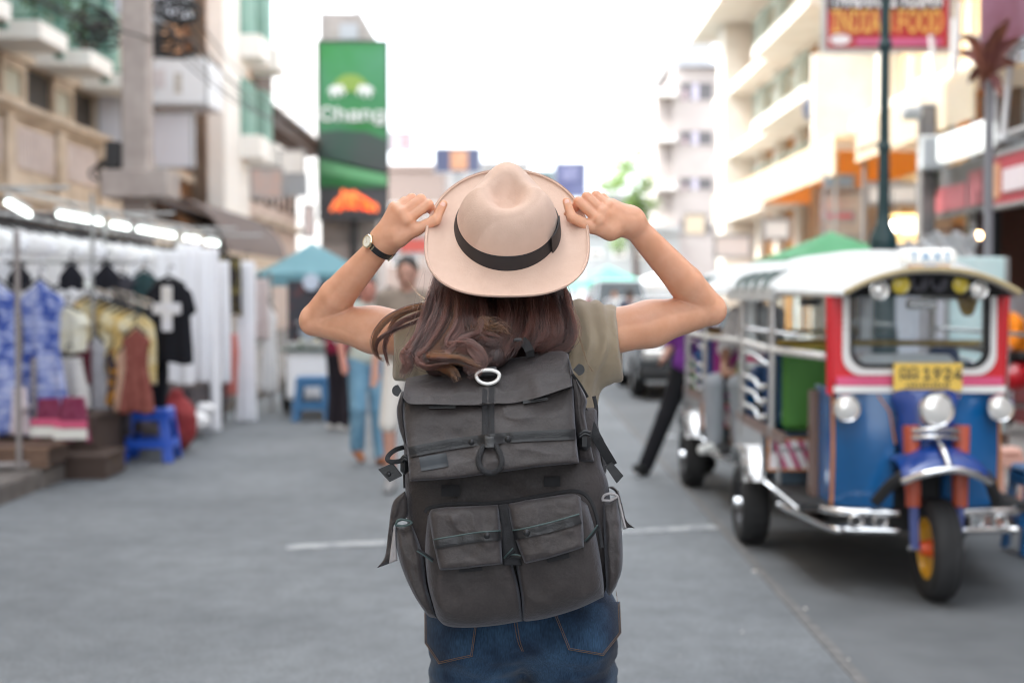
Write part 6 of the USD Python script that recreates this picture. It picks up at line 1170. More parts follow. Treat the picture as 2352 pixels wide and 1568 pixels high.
# ---- watch
wat = world_thing('wristwatch', 'small gold wristwatch on black leather strap round the raised left wrist', 'watch', A(876, 562, 2.74))
dW = (WrL - ElL) / np.linalg.norm(WrL - ElL); cw = A(876, 563, 2.742)
pu = np.cross(dW, np.array([0, 1.0, 0])); pu /= np.linalg.norm(pu)
if pu[0] > 0: pu = -pu
pn = np.cross(pu, dW); pn = pn if pn[1] < 0 else -pn
e1 = pn * .78 + pu * .62; e1 /= np.linalg.norm(e1)
LEA = mat('black_leather', (.012, .012, .013), .33, bump=.15, bscale=300.0, scale=20)
GOLD = mat('pale_gold', (.78, .68, .48), .18, 1.0); DIAL = mat('watch_dial', (.80, .76, .66), .35); WGL = pane_mat('watch_crystal')
an = np.linspace(0, 2 * np.pi, 49)[:-1]; R_a, R_b = .0293, .0265
dirs = pn * np.cos(an)[:, None] + pu * np.sin(an)[:, None]; lo_, hi_ = np.zeros(48), np.full(48, .06)
for _ in range(24):
    mid_ = (lo_ + hi_) / 2; ins_ = field(armL + HL, cw + dirs * mid_[:, None]) < 0; lo_ = np.where(ins_, mid_, lo_); hi_ = np.where(ins_, hi_, mid_)
RR = lo_ + .0012; R_a = R_b = float(RR.mean())
ring = lambda r: cw + dirs * (RR * r)[:, None]
G = np.stack([ring(1.04) - dW * .0062, ring(1.06) - dW * .0054, ring(1.06) + dW * .0054, ring(1.04) + dW * .0062, ring(.98) + dW * .006, ring(.98) - dW * .006], 1)
G = np.concatenate([G, G[:1]], 0); G = np.concatenate([G, G[:, :1]], 1)
part(wat, 'strap', grid_mesh(G, True), LEA, 40)
def disc(prof, c, nrm, n=40):
    m = lathe(prof, n); z = nrm / np.linalg.norm(nrm); x = np.cross(z, dW); x /= np.linalg.norm(x); y = np.cross(z, x); v = m.vertices
    return trimesh.Trimesh(c + v[:, :1] * x + v[:, 1:2] * y + v[:, 2:] * z, m.faces, process=False)
cc = cw + e1 * (float(np.interp(math.atan2(e1 @ pu, e1 @ pn) % (2 * math.pi), an, RR)) - .001)
part(wat, 'case', disc([(0, 0), (.0122, 0), (.0136, .0018), (.0136, .0048), (.0122, .0066), (.0108, .0068), (.0104, .0052), (0, .0052)], cc, e1), GOLD, 35)
part(wat, 'dial', disc([(0, .0052), (.0103, .0052), (.0103, .0056), (0, .0056)], cc, e1), DIAL, 35)
hx1 = np.cross(e1, dW); hx1 /= np.linalg.norm(hx1)
part(wat, 'hand', tube([cc + e1 * .0060 - hx1 * .001, cc + e1 * .0060 + dW * .003 + hx1 * .0065], .0004, 6), GOLD)
part(wat, 'hand', tube([cc + e1 * .0062, cc + e1 * .0062 - dW * .004 - hx1 * .002], .0004, 6), GOLD)
part(wat, 'crown', tube([cc + dW * .013 + e1 * .0035, cc + dW * .0165 + e1 * .0035], .0016, 10), GOLD)
for s in (-1, 1):
    t = math.atan2(e1 @ pu, e1 @ pn) + s * .50; pc = cw + (pn * math.cos(t) * R_b + pu * math.sin(t) * R_a) * 1.07
    part(wat, 'lug', tube([pc - dW * .0055, pc + dW * .0055], .0019, 10), GOLD)
t = math.atan2(e1 @ pu, e1 @ pn) - 1.85; t2 = math.atan2(e1 @ pu, e1 @ pn) + 1.85
for tt in (t, t2)[:1]:
    pc = cw + (pn * math.cos(tt) * R_b + pu * math.sin(tt) * R_a) * 1.09
    part(wat, 'buckle', tube(np.array([pc - dW * .0075, pc + dW * .0075]), .0017, 10), GOLD)

# ---------------------------------------------------------------- hat
FELT = mat('pink_felt', (.63, .445, .352), .95, col2=(.66, .475, .38), scale=35, bump=.12, bscale=300.0, spec=.08, sheen=.15)
BANDM = mat('black_ribbon', (.014, .012, .013), .55, bump=.1, bscale=500.0, scale=30)
hat = world_thing('felt_hat', 'pale pink felt fedora with black ribbon band held by the brim', 'hat', HC)
H2W = lambda u, v, n: HC + u[..., None] * HU + v[..., None] * HV + n[..., None] * HN
nph = 160
ph = np.linspace(0, 2 * np.pi, nph + 1)
def base_r(p): return .099 * np.cos(p), .116 * np.sin(p)
def edge_r(p):
    c, s = np.cos(p), np.sin(p); e = np.where(s < 0, .74, .97)
    return .1535 * np.sign(c) * np.abs(c) ** e, -.040 + np.where(s < 0, .158, .200) * np.sign(s) * np.abs(s) ** e
bu, bv = base_r(ph); eu, ev = edge_r(ph)
rows = []
for t in np.linspace(0, 1, 26):
    u, v = bu * .97 * (1 - t) + eu * t, bv * .97 * (1 - t) + ev * t
    side = np.abs(np.cos(ph)) ** 2; back = np.clip(-np.sin(ph), 0, 1); front = np.clip(np.sin(ph), 0, 1)
    n = -.004 * np.sin(np.pi * t) + t ** 2 * (.006 * side + .014 * back - .004 * front) + np.clip((t - .90) / .1, 0, 1) ** 2 * .0055
    n = n + .006 * np.clip(1 - t / .08, 0, 1) ** 2
    rows.append(H2W(u, v, n))
top = np.array(rows); 
bot = np.array([r - HN * .0042 for r in rows]); rim = top[-1] * .5 + bot[-1] * .5 + (H2W(eu * 1.008, ev * 1.008, 0 * eu) - H2W(eu, ev, 0 * eu)) 
G = np.concatenate([top, rim[None], bot[::-1]], 0)
part(hat, 'brim', grid_mesh(G.transpose(1, 0, 2)), FELT, 60)
part(hat, 'edge_roll', tube((top[-2] + HN * .0012)[:-1], .0016, 6, True), FELT, True)
rows = []
H = .107
for s in np.linspace(0, 1, 60):
    th = s * np.pi / 2; rho, z = math.cos(th) ** .50, math.sin(th) ** .80
    w = min(1, (z * 1.06)) ** .85
    tb = np.sin(ph)                                       # +1 front
    tear_u = .086 * np.sign(np.cos(ph)) * np.abs(np.cos(ph)) ** .75 * np.clip(1 - .56 * np.clip(tb, 0, 1) ** .8, .2, 1)
    tear_v = np.where(tb > 0, .098, .094) * np.sin(ph)
    u = rho * (bu * (1 - w) + tear_u * w); v = rho * (bv * (1 - w) + tear_v * w)
    hgt = H * (1 + .04 * np.clip(v / .1, -1, 1.2))
    dent = .042 * np.exp(-((u / .034) ** 2 + (np.where(v > -.010, (v + .010) / .033, (v + .010) / .036)) ** 2) ** 1.4)
    ridge = .0045 * np.exp(-((v - .006 - 6 * u * u) / .013) ** 2 - (u / .032) ** 2)
    sidep = .023 * np.exp(-(((np.abs(u) - .055) / .022) ** 2 + ((v - .048) / .03) ** 2))
    rows.append(H2W(u, v, z * hgt - (dent + sidep) * z ** 2 + ridge * z ** 4))
crn = grid_mesh(np.array(rows).transpose(1, 0, 2))
part(hat, 'crown', crn, FELT, True)
rows = []
for z, o in ((-.001, 1.012), (.0, 1.020), (.0240, 1.010), (.0252, .99)):
    sth = (max(z, 0) / H); th = math.asin(min(1, sth ** 1.25)); rho = math.cos(th) ** .5; w = min(1, sth * 1.06) ** .85
    tb = np.sin(ph); u = rho * (bu * (1 - w) + .086 * np.sign(np.cos(ph)) * np.abs(np.cos(ph)) ** .75 * np.clip(1 - .56 * np.clip(tb, 0, 1) ** .8, .2, 1) * w) * o; v = rho * (bv * (1 - w) + np.where(tb > 0, .098, .094) * np.sin(ph) * w) * o
    rows.append(H2W(u, v, np.full_like(u, z) + .0025 * np.sin(ph) ** 2 * (z > .01)))
part(hat, 'band', grid_mesh(np.array(rows).transpose(1, 0, 2)), BANDM, 50)
i0, i1 = 148, 160
def bow_at(a, z, o): u, v = base_r(np.array([a])); sth = z / H; return H2W(u * o, v * o, np.array([z]))[0]
G = np.array([[bow_at(a, z, 1.045 + .02 * math.sin((a + .75) / .55 * math.pi) - .10 * (z / .034) * .35) for z in (-.001, .012, .024, .036)] for a in np.linspace(-.62, -.08, 10)])
part(hat, 'bow', shell(G, np.array([[p - HN * 0 - (p - HC) * .03 for p in r] for r in G])), BANDM, 40)

# ---------------------------------------------------------------- backpack
CANV = usdkit.material(stage, '/World/Looks/waxed_canvas', {
    'tc': ('texture_coordinate', {}), 'n': ('noise_texture', {'scale': 13.0, 'detail': 6.0, 'roughness': 0.65}), 'r': ('rgb_ramp', {'ramp': [(0.28, (0.023, 0.0180, 0.0172)), (0.55, (0.034, 0.0272, 0.0262)), (0.85, (0.056, 0.0465, 0.0455))]}),
    'n2': ('noise_texture', {'scale': 900.0, 'detail': 1.0}), 'n5': ('noise_texture', {'scale': 38.0, 'detail': 5.0, 'roughness': 0.6}), 'b5': ('bump', {'strength': 0.55, 'distance': 0.006}), 'b': ('bump', {'strength': 0.35, 'distance': 0.001}), 'n3': ('noise_texture', {'scale': 260.0, 'detail': 2.0}), 'r3': ('rgb_ramp', {'ramp': [(0.3, (0.82,) * 3), (0.7, (1.18,) * 3)]}),
    'mul': ('mix', {'mix_type': 'multiply', 'fac': 1.0}), 'p': ('principled_bsdf', {'roughness': 0.62, 'specular_ior_level': 0.55, 'sheen_weight': 0.17, 'sheen_roughness': 0.4, 'sheen_tint': (0.85, 0.88, 1.0)})},
    [('tc.object', 'n.vector'), ('tc.object', 'n2.vector'), ('tc.object', 'n3.vector'), ('n.fac', 'r.fac'), ('r.color', 'mul.color1'), ('n3.fac', 'r3.fac'), ('r3.color', 'mul.color2'), ('mul.color', 'p.base_color'), ('n2.fac', 'b.height'), ('tc.object', 'n5.vector'), ('n5.fac', 'b5.height'), ('b5.normal', 'b.normal'), ('b.normal', 'p.normal')], surface='p.BSDF')
WEB = mat('black_webbing', (.016, .016, .018), .8, bump=.4, bscale=700.0, scale=30)
LEAE = mat('cut_leather_edge', (.055, .088, .086), .5)
STEEL = mat('white_metal', (.72, .71, .68), .28, .35); LINING = mat('grey_lining', (.33, .31, .31), .8)
bag = world_thing('backpack', 'grey brown canvas backpack with black leather straps on the back of the woman', 'backpack', A(1175, 1130, 2.55))
def resamp(P, n):
    P = spline(P, 8 * n); d = np.concatenate([[0], np.cumsum(np.linalg.norm(np.diff(P, axis=0), axis=1))]); t = np.linspace(0, d[-1], n)
    return np.stack([np.interp(t, d, P[:, 0]), np.interp(t, d, P[:, 1])], 1)
def coons(top, bottom, left=None, right=None, n=44, m=44):
    T, B = resamp(top, n), resamp(bottom, n)
    L = resamp(left, m) if left is not None else np.linspace(T[0], B[0], m); R = resamp(right, m) if right is not None else np.linspace(T[-1], B[-1], m)
    s, t = np.linspace(0, 1, n)[:, None, None], np.linspace(0, 1, m)[None, :, None]
    return T[:, None] * (1 - t) + B[:, None] * t + L[None] * (1 - s) + R[None] * s - (T[0] * (1 - s) * (1 - t) + T[-1] * s * (1 - t) + B[0] * (1 - s) * t + B[-1] * s * t)
SURF = {}
from scipy.interpolate import LinearNDInterpolator, NearestNDInterpolator
def surf(key='last'):
    P, Y = SURF[key]; f, g = LinearNDInterpolator(P, Y), NearestNDInterpolator(P, Y)
    def q(X):
        X = np.asarray(X, float); y = f(X[..., 0], X[..., 1]); return np.where(np.isnan(y), g(X[..., 0], X[..., 1]), y)
    return q
def pillow(G, yt, yb, back, infl=.02, pw=4.0, wr=.004, seed=1, fx=5, fz=4, dip=None, ed=None):
    """G: (n, m, 2) picture points, front depth from yt (top) to yb (bottom), bulging towards the viewer by infl"""
    n, m = G.shape[:2]; s, t = np.meshgrid(np.linspace(-1, 1, n), np.linspace(-1, 1, m), indexing='ij')
    es = (1 - np.abs(s) ** pw) ** .5; et = (1 - np.abs(t) ** pw) ** .5
    if ed: es = np.where(s < 0, es ** ed[0], es ** ed[1]); et = np.where(t < 0, et ** ed[2], et ** ed[3])
    Y = yt + (yb - yt) * (t + 1) / 2 + infl * (1 - es * et)
    P = np.stack([s * fx, t * fz, 0 * s + seed], -1)
    P = P * [.42, .42, 1]; w = (meshkit.fbm(P, 2, seed) - .5) * .8 + .9 * (np.abs(meshkit.noise(P * 1.1 + 7, seed + 3) - .5) ** .7 - .35) * .6
    Y = Y + w * wr * 2 * np.clip(es * et, .12, 1)
    if dip is not None: Y = Y + dip(s, t)
    bk = np.broadcast_to(back, Y.shape); SURF['last'] = (G.reshape(-1, 2), Y.ravel())
    return shell(at_many(G, Y), at_many(G, np.maximum(bk, Y + .002)))
# body of the bag
G = coons(Z3([(330, -420), (1000, -450), (1760, -480)]), Z3([(560, 1062), (800, 1120), (1180, 1095), (1500, 1030), (1815, 905)]), Z3([(320, -420), (330, -60), (345, 300), (385, 650), (460, 900), (560, 1062)]), Z3([(1760, -480), (1790, -100), (1850, 110), (1875, 500), (1850, 800), (1815, 905)]), 60, 70)
part(bag, 'main_compartment', pillow(G, 2.51, 2.495, 2.665, .06, 5, .007, 3, 7, 9, ed=(1, 1, 1, 1.4)), CANV, 55)
# lid: front block and top flap
lid_l, lid_r = [(350, 520), (345, 700), (372, 950), (395, 1215)], [(1690, 400), (1700, 600), (1716, 850), (1740, 1072)]
G = coons(Z2([(350, 520), (700, 540), (1050, 500), (1400, 450), (1690, 400)]), Z2([(395, 1215), (700, 1197), (1000, 1160), (1400, 1104), (1740, 1072)]), Z2(lid_l), Z2(lid_r), 70, 60)
YL = lambda zy: 2.50 - .095 * (np.asarray(zy, float) - 500) / 715
lidf = pillow(G, 2.50, 2.405, 2.63, .016, 9, .0085, 11, 6, 5, ed=(1, 1, .3, 1.2))
part(bag, 'lid_front', lidf, CANV, 55); LID = surf()
yl = lambda t: 2.442 + (2.425 - 2.442) * t
G = coons(Z2([(368, 398), (600, 350), (850, 310), (1090, 265), (1300, 225), (1450, 192), (1600, 183), (1655, 205)]), Z2([(342, 556), (395, 602), (560, 606), (760, 613), (955, 612), (1065, 600), (1200, 600), (1400, 558), (1600, 492), (1688, 462)]), Z2([(368, 398), (350, 480), (342, 556)]), Z2([(1655, 205), (1675, 330), (1688, 462)]), 90, 46)
def flapdip(s, t):
    return .10 * np.clip((-t) * .5 + .5, 0, 1) ** 1.55 - .010 * np.clip((t - .5) / .5, 0, 1) + .004 * np.exp(-((s - .02) / .05) ** 2)
part(bag, 'lid_flap', pillow(G, 2.488, 2.482, 2.645, .006, 10, .008, 21, 8, 3, dip=flapdip, ed=(1, 1, 0, 0)), CANV, 55); FLAP = surf()
# side gussets of the lid
G = coons(Z2([(330, 500), (352, 500)]), Z2([(345, 900), (392, 1000)]), Z2([(330, 500), (292, 640), (308, 780), (345, 900)]), Z2([(352, 500), (350, 720), (392, 1000)]), 12, 30)
part(bag, 'side_gusset', pillow(G, 2.50, 2.50, 2.62, .02, 4, .003, 4), CANV, 55)
G = coons(Z2([(1660, 240), (1700, 380)]), Z2([(1735, 1060), (1860, 1060)]), Z2([(1660, 240), (1700, 700), (1735, 1060)]), Z2([(1700, 380), (1800, 560), (1790, 700), (1860, 1060)]), 14, 40)
part(bag, 'side_gusset', pillow(G, 2.50, 2.50, 2.63, .02, 4, .005, 5), CANV, 55)
# lower front pockets
cdip = lambda side: (lambda s, t: .016 * np.clip(side * s - .55, 0, 1) * np.clip(t * .5 + .5, 0, 1))
GL = coons(Z3([(505, 320), (570, 285), (800, 262), (1085, 250)]), Z3([(572, 1085), (640, 1140), (780, 1155), (1000, 1140), (1208, 1106)]), Z3([(505, 320), (487, 500), (487, 650), (510, 850), (572, 1085)]), Z3([(1085, 250), (1130, 640), (1190, 900), (1208, 1106)]), 50, 60)
part(bag, 'front_pocket', pillow(GL, 2.412, 2.428, 2.53, .055, 6, .007, 31, 4, 5, ed=(1, .35, .6, 1.2)), CANV, 55)
GR = coons(Z3([(1085, 245), (1300, 205), (1560, 172), (1690, 235)]), Z3([(1210, 1105), (1260, 1106), (1400, 1082), (1620, 1015), (1815, 925)]), Z3([(1085, 245), (1150, 640), (1196, 900), (1210, 1105)]), Z3([(1690, 235), (1735, 380), (1775, 560), (1810, 800), (1815, 925)]), 50, 60)
part(bag, 'front_pocket', pillow(GR, 2.412, 2.428, 2.53, .055, 6, .007, 37, 4, 5, ed=(.35, 1, .6, 1.2)), CANV, 55)
part(bag, 'pocket_divider', pillow(coons(Z3([(1028, 240), (1100, 232)]), Z3([(1062, 690), (1205, 690)]), None, None, 8, 20), 2.418, 2.412, 2.45, .004, 4, .002, 3), WEB, 40)
fl = []
G = coons(Z3([(512, 305), (560, 268), (800, 252), (1032, 240)]), Z3([(592, 728), (760, 718), (900, 700), (1060, 682)]), Z3([(512, 305), (540, 500), (592, 728)]), Z3([(1032, 240), (1046, 450), (1060, 682)]), 44, 44)
fl.append(part(bag, 'pocket_flap', pillow(G, 2.405, 2.380, 2.44, .020, 6, .007, 41, 4, 4, ed=(.8, .8, 1.2, .25)), CANV, 55))
PFL = surf()
G = coons(Z3([(1096, 235), (1300, 196), (1560, 162), (1640, 178)]), Z3([(1226, 680), (1400, 640), (1560, 592), (1666, 556)]), Z3([(1096, 235), (1140, 450), (1226, 680)]), Z3([(1640, 178), (1660, 400), (1666, 556)]), 44, 44)
fl.append(part(bag, 'pocket_flap', pillow(G, 2.405, 2.380, 2.44, .020, 6, .007, 47, 4, 4, ed=(.8, .8, 1.2, .25)), CANV, 55))
PFR = surf()
def strip(parent, name, line, w, Y, material, th=.003, n=40, dip=None, edge=None, label=None):
    """a flat strap along a picture line, w picture pixels wide"""
    L = resamp(line, n); T = np.gradient(L, axis=0); T /= np.linalg.norm(T, axis=1, keepdims=True); N = np.stack([-T[:, 1], T[:, 0]], 1)
    q = np.linspace(-1, 1, 7); G = L[:, None] + N[:, None] * (q * w / 2)[None, :, None]
    if callable(Y): Y0 = Y(G); Y0 = np.minimum(Y0, Y0.min(1, keepdims=True) + .002); k5 = np.ones(5) / 5; ym = np.array([np.convolve(np.pad(c_, 2, 'edge'), k5, 'valid') for c_ in Y0.T]).T; Yl = np.minimum(ym, Y0) - th + .0010 * np.abs(q[None]) ** 4
    else: Yl = np.interp(np.linspace(0, 1, n), np.linspace(0, 1, len(np.atleast_1d(Y))), np.atleast_1d(Y))[:, None] + .0010 * np.abs(q[None]) ** 4 + 0 * G[..., 0]
    if dip is not None: Yl = Yl + dip(np.linspace(-1, 1, n))[:, None]
    p = part(parent, name, shell(at_many(G, Yl), at_many(G, Yl + th)), material, 50, label)
    if edge: part(p, 'cut_edge', tube(at_many(L - N * w / 2 * edge, Yl[:, 0] - .0004), .0013, 6), LEAE, True)
    return p
def rivet(parent, P, Y, r=.0058):
    c = at(P[0], P[1], Y); part(parent, 'rivet', moved(lathe([(0, -.001), (r, -.001), (r, .0008), (r * .7, .0026), (0, .0034)], 20), c, rx=math.pi / 2), LEAR, 40)
LEAR = mat('rivet_dark', (.03, .03, .032), .3, .6)
s1 = strip(bag, 'leather_strap', Z2([(390, 985), (560, 950), (760, 915), (1000, 885), (1300, 860), (1712, 842)]), 24, LID, LEA, .004, 60, dip=lambda s: -.006 * np.exp(-(s / .10) ** 2) + .003 * np.exp(-(np.abs(s) - .16) ** 2 / .004))
curves(s1, 'stitching', [at_many(resamp(Z2([(420, 985), (560, 957), (760, 922), (880, 907)]), 30), LID(resamp(Z2([(420, 985), (560, 957), (760, 922), (880, 907)]), 30)) - .0062), at_many(resamp(Z2([(1190, 880), (1300, 868), (1690, 850)]), 30), LID(resamp(Z2([(1190, 880), (1300, 868), (1690, 850)]), 30)) - .0062)], [.0011] * 2, mat('dark_thread', (.05, .05, .05), .7))
rivet(s1, Z2((887, 905)), float(LID(Z2((887, 905)))) - .006); rivet(s1, Z2((1175, 880)), float(LID(Z2((1175, 880)))) - .006)
strip(bag, 'strap_keeper', Z2([(1027, 850), (1027, 945)]), 21, lambda X: LID(X) - .008, LEA, .006, 12)
strip(bag, 'leather_patch', Z2([(478, 1080), (694, 1042)]), 32, LID, mat('slate_leather', (.035, .040, .046), .35), .003, 16)
for x0, x1 in ((992, 988), (1042, 1046)):
    strip(bag, 'webbing_strap', Z2([(x0 + 4, 425), (x0, 600), (x0, 760), (x1, 870)]), 13.5, lambda X: np.where(X[..., 1] < Z2((0, 597))[1], FLAP(X), LID(X)), WEB, .004, 30)
strip(bag, 'stitched_panel', Z2([(1010, 300), (1012, 600)]), 38, FLAP, CANV, .002, 24)
c = A(*Z2((1015, 372)), float(FLAP(Z2((1015, 400)))) - .020); an = np.linspace(0, 2 * np.pi, 41)[:-1]
dr = np.stack([.0205 * np.cos(an), -.004 + .002 * np.sin(an), np.where(np.sin(an) < 0, .0155 * np.sin(an), .009 * np.sin(an))], 1) + c
part(bag, 'metal_ring', tube(dr, .0035, 12, True), STEEL, True)
part(bag, 'ring_loop', tube(np.array([A(*Z2((948, 350)), float(FLAP(Z2((1015, 385)))) - .016), A(*Z2((1085, 345)), float(FLAP(Z2((1015, 385)))) - .016)]), .0095, 18), LEA, 40)
part(bag, 'cord_loop', tube(at_many(resamp(Z2([(985, 930), (955, 990), (940, 1060), (970, 1125), (1035, 1150), (1105, 1120), (1125, 1055), (1105, 985), (1075, 930)]), 40), LID(resamp(Z2([(985, 930), (955, 990), (940, 1060), (970, 1125), (1035, 1150), (1105, 1120), (1125, 1055), (1105, 985), (1075, 930)]), 40)) - .005), .0050, 12), WEB, True)
strip(bag, 'pull_tab', Z2([(550, 626), (760, 624)]), 7, lambda X: LID(X) - .004, LEA, .004, 12)
strip(bag, 'pull_tab', Z2([(1295, 588), (1490, 556)]), 8, lambda X: LID(X) - .004, LEA, .004, 12)
def flat(parent, name, poly, Y, material, th=.004, tilt=0.0, label=None):
    P = np.asarray(poly, float); c = P.mean(0)
    Q = Polygon(at_many(P, np.full(len(P), Y))[:, [0, 2]]).buffer(.002).buffer(-.001)
    return part(parent, name, extrude(Q, th, y=Y), material, 30, label)
half = lambda x0, x1, y0, y1, d: [(x0, y0)] + [(x1 - d * 12 * (1 - math.sin(a)) if False else x1 + d * (abs(y1 - y0) / 2) * (math.cos(a) - 1), (y0 + y1) / 2 - (y1 - y0) / 2 * math.cos(a + math.pi / 2) * -1) for a in np.linspace(-math.pi / 2, math.pi / 2, 9)] + [(x0, y1)]
flat(bag, 'end_tab', Z2(half(1660, 1780, 288, 372, 1)), 2.50, LEA)
flat(bag, 'end_tab', Z2(half(350, 258, 455, 538, -1)), 2.50, LEA)
strip(bag, 'leather_strap', Z2([(1686, 365), (1750, 450), (1808, 550)]), 7, [2.49, 2.52, 2.56], LEA, .004, 14)
# straps and buckles at the sides
strip(bag, 'webbing_strap', Z2([(1760, 640), (1805, 720), (1850, 800), (1900, 905), (2010, 1090)]), 22, [2.56, 2.55, 2.53, 2.54, 2.56], WEB, .003, 30)
flat(bag, 'strap_end', Z2([(1952, 1095), (2000, 1070), (2088, 1172), (2040, 1226)]), 2.548, LEA, .006)
strip(bag, 'webbing_strap', Z2([(1858, 540), (1878, 640), (1880, 800), (1925, 900)]), 9, [2.62, 2.60, 2.59, 2.59], WEB, .003, 20)
for X0, X1, Z0, Z1_ in ((1728, 1838, 815, 972), (318, 386, 1012, 1165)):
    b = part(bag, 'buckle', rbx(A(*Z2((X0, 0)), 2.50)[0], A(*Z2((X1, 0)), 2.50)[0], 2.49, 2.53, A(*Z2((0, Z1_)), 2.50)[2], A(*Z2((0, Z0)), 2.50)[2], .008), mat('black_plastic', (.012, .012, .013), .3), 40)
    for k in range(2):
        part(b, 'buckle_bar', tube(at_many(resamp(Z2([(X0 + 10, Z0 + 30 + 22 * k), ((X0 + X1) / 2, Z0 + 2 + 22 * k), (X1 - 4, Z0 + 16 + 22 * k)]), 10), np.full(10, 2.486)), .0028, 8), MATS['black_plastic'], True)
strip(bag, 'webbing_strap', Z2([(350, 945), (285, 965), (232, 1005), (218, 1045), (260, 1062), (335, 1052)]), 11, [2.55, 2.52, 2.50, 2.48, 2.48, 2.49], WEB, .003, 30)
flat(bag, 'strap_end', Z2([(150, 1122), (256, 1076), (330, 1170), (236, 1216)]), 2.485, LEA, .006)
rivet(bag, Z2((228, 1158)), 2.484, .004)
strip(bag, 'webbing_strap', Z2([(350, 1150), (352, 1270)]), 5, [2.54, 2.54], WEB, .003, 8)
# side pockets
G = coons(Z3([(262, 395), (320, 402), (385, 370)]), Z3([(490, 1050), (520, 1075), (570, 1085)]), Z3([(262, 395), (272, 560), (322, 740), (400, 910), (490, 1050)]), Z3([(385, 370), (470, 600), (500, 850), (570, 1085)]), 24, 50)
sp = part(bag, 'side_pocket', pillow(G, 2.50, 2.47, 2.60, .05, 4, .005, 51, 3, 6), CANV, 55)
part(sp, 'pocket_edge', tube(at_many(resamp(Z3([(262, 392), (285, 355), (330, 352), (385, 372), (350, 392), (310, 400)]), 30), np.full(30, 2.515)), .0022, 8, True), LEAE, True)
G = coons(Z3([(332, 140), (352, 180)]), Z3([(125, 712), (280, 655)]), Z3([(332, 140), (245, 225), (212, 420), (185, 620), (125, 712)]), Z3([(352, 180), (352, 330), (250, 400), (268, 560), (280, 655)]), 16, 40)
lf = part(bag, 'side_pocket_flap', pillow(G, 2.53, 2.53, 2.545, .01, 4, .006, 55, 3, 6), CANV, 55)
part(lf, 'flap_lining', pillow(coons(Z3([(250, 400), (262, 420)]), Z3([(215, 680), (278, 655)]), None, None, 8, 20), 2.524, 2.524, 2.53, .002, 4, .004, 57), LINING, 55)
G = coons(Z3([(1802, 205), (1850, 212), (1912, 180)]), Z3([(1835, 890), (1860, 915), (1905, 850)]), Z3([(1802, 205), (1815, 550), (1835, 890)]), Z3([(1912, 180), (1945, 400), (1952, 690), (1905, 850)]), 24, 50)
sp = part(bag, 'side_pocket', pillow(G, 2.50, 2.47, 2.60, .05, 4, .005, 61, 3, 6), CANV, 55)
part(sp, 'pocket_edge', tube(at_many(resamp(Z3([(1800, 208), (1815, 175), (1850, 160), (1895, 165), (1912, 182), (1860, 212)]), 30), np.full(30, 2.512)), .0024, 8, True), LINING, True)
G = coons(Z3([(1845, 112), (1880, 105), (1925, 140)]), Z3([(1965, 425), (2000, 412), (2045, 415)]), Z3([(1845, 112), (1900, 150), (1932, 260), (1965, 425)]), Z3([(1925, 140), (1955, 250), (1985, 360), (2045, 415)]), 16, 40)
rf = part(bag, 'side_pocket_flap', pillow(G, 2.54, 2.53, 2.56, .01, 4, .004, 65, 3, 6), CANV, 55)
part(rf, 'flap_lining', pillow(coons(Z3([(1912, 175), (1925, 170)]), Z3([(1955, 425), (1985, 420)]), None, None, 8, 20), 2.532, 2.526, 2.54, .002, 4, .004, 67), LINING, 55)
# pocket trims
a = strip(fl[0], 'leather_trim', Z3([(552, 535), (700, 510), (880, 482), (1048, 470)]), 22, PFL, LEA, .004, 40, edge=1)
rivet(bag, Z3((945, 470)), float(PFL(Z3((945, 470)))) - .006)
a = strip(fl[1], 'leather_trim', Z3([(1142, 468), (1250, 448), (1450, 400), (1640, 345)]), 22, PFR, LEA, .004, 40, edge=1)
rivet(bag, Z3((1240, 450)), float(PFR(Z3((1240, 450)))) - .006)
for P in ([(545, 655), (500, 620), (430, 575)], [(1080, 645), (1110, 612), (1146, 570)], [(1085, 640), (1140, 622), (1196, 630)], [(1680, 520), (1725, 470), (1776, 400)]):
    strip(bag, 'zip_pull', Z3(P), 7, [2.415, 2.405, 2.40], LEA, .004, 12, edge=1)
for P, w in (([(735, 728), (910, 715)], 9), ([(1390, 652), (1555, 612)], 14), ([(605, 135), (740, 135)], 27), ([(1368, 68), (1490, 66)], 24)):
    strip(bag, 'touch_tape', Z3(P), w, [2.408 if P[0][1] > 300 else 2.487] * 2, WEB, .004, 12)
strip(bag, 'piping', Z3([(480, 300), (520, 262), (700, 235), (1040, 225), (1400, 165), (1600, 140), (1700, 190), (1760, 330), (1800, 560)]), 9, [2.455] * 5, WEB, .006, 50)
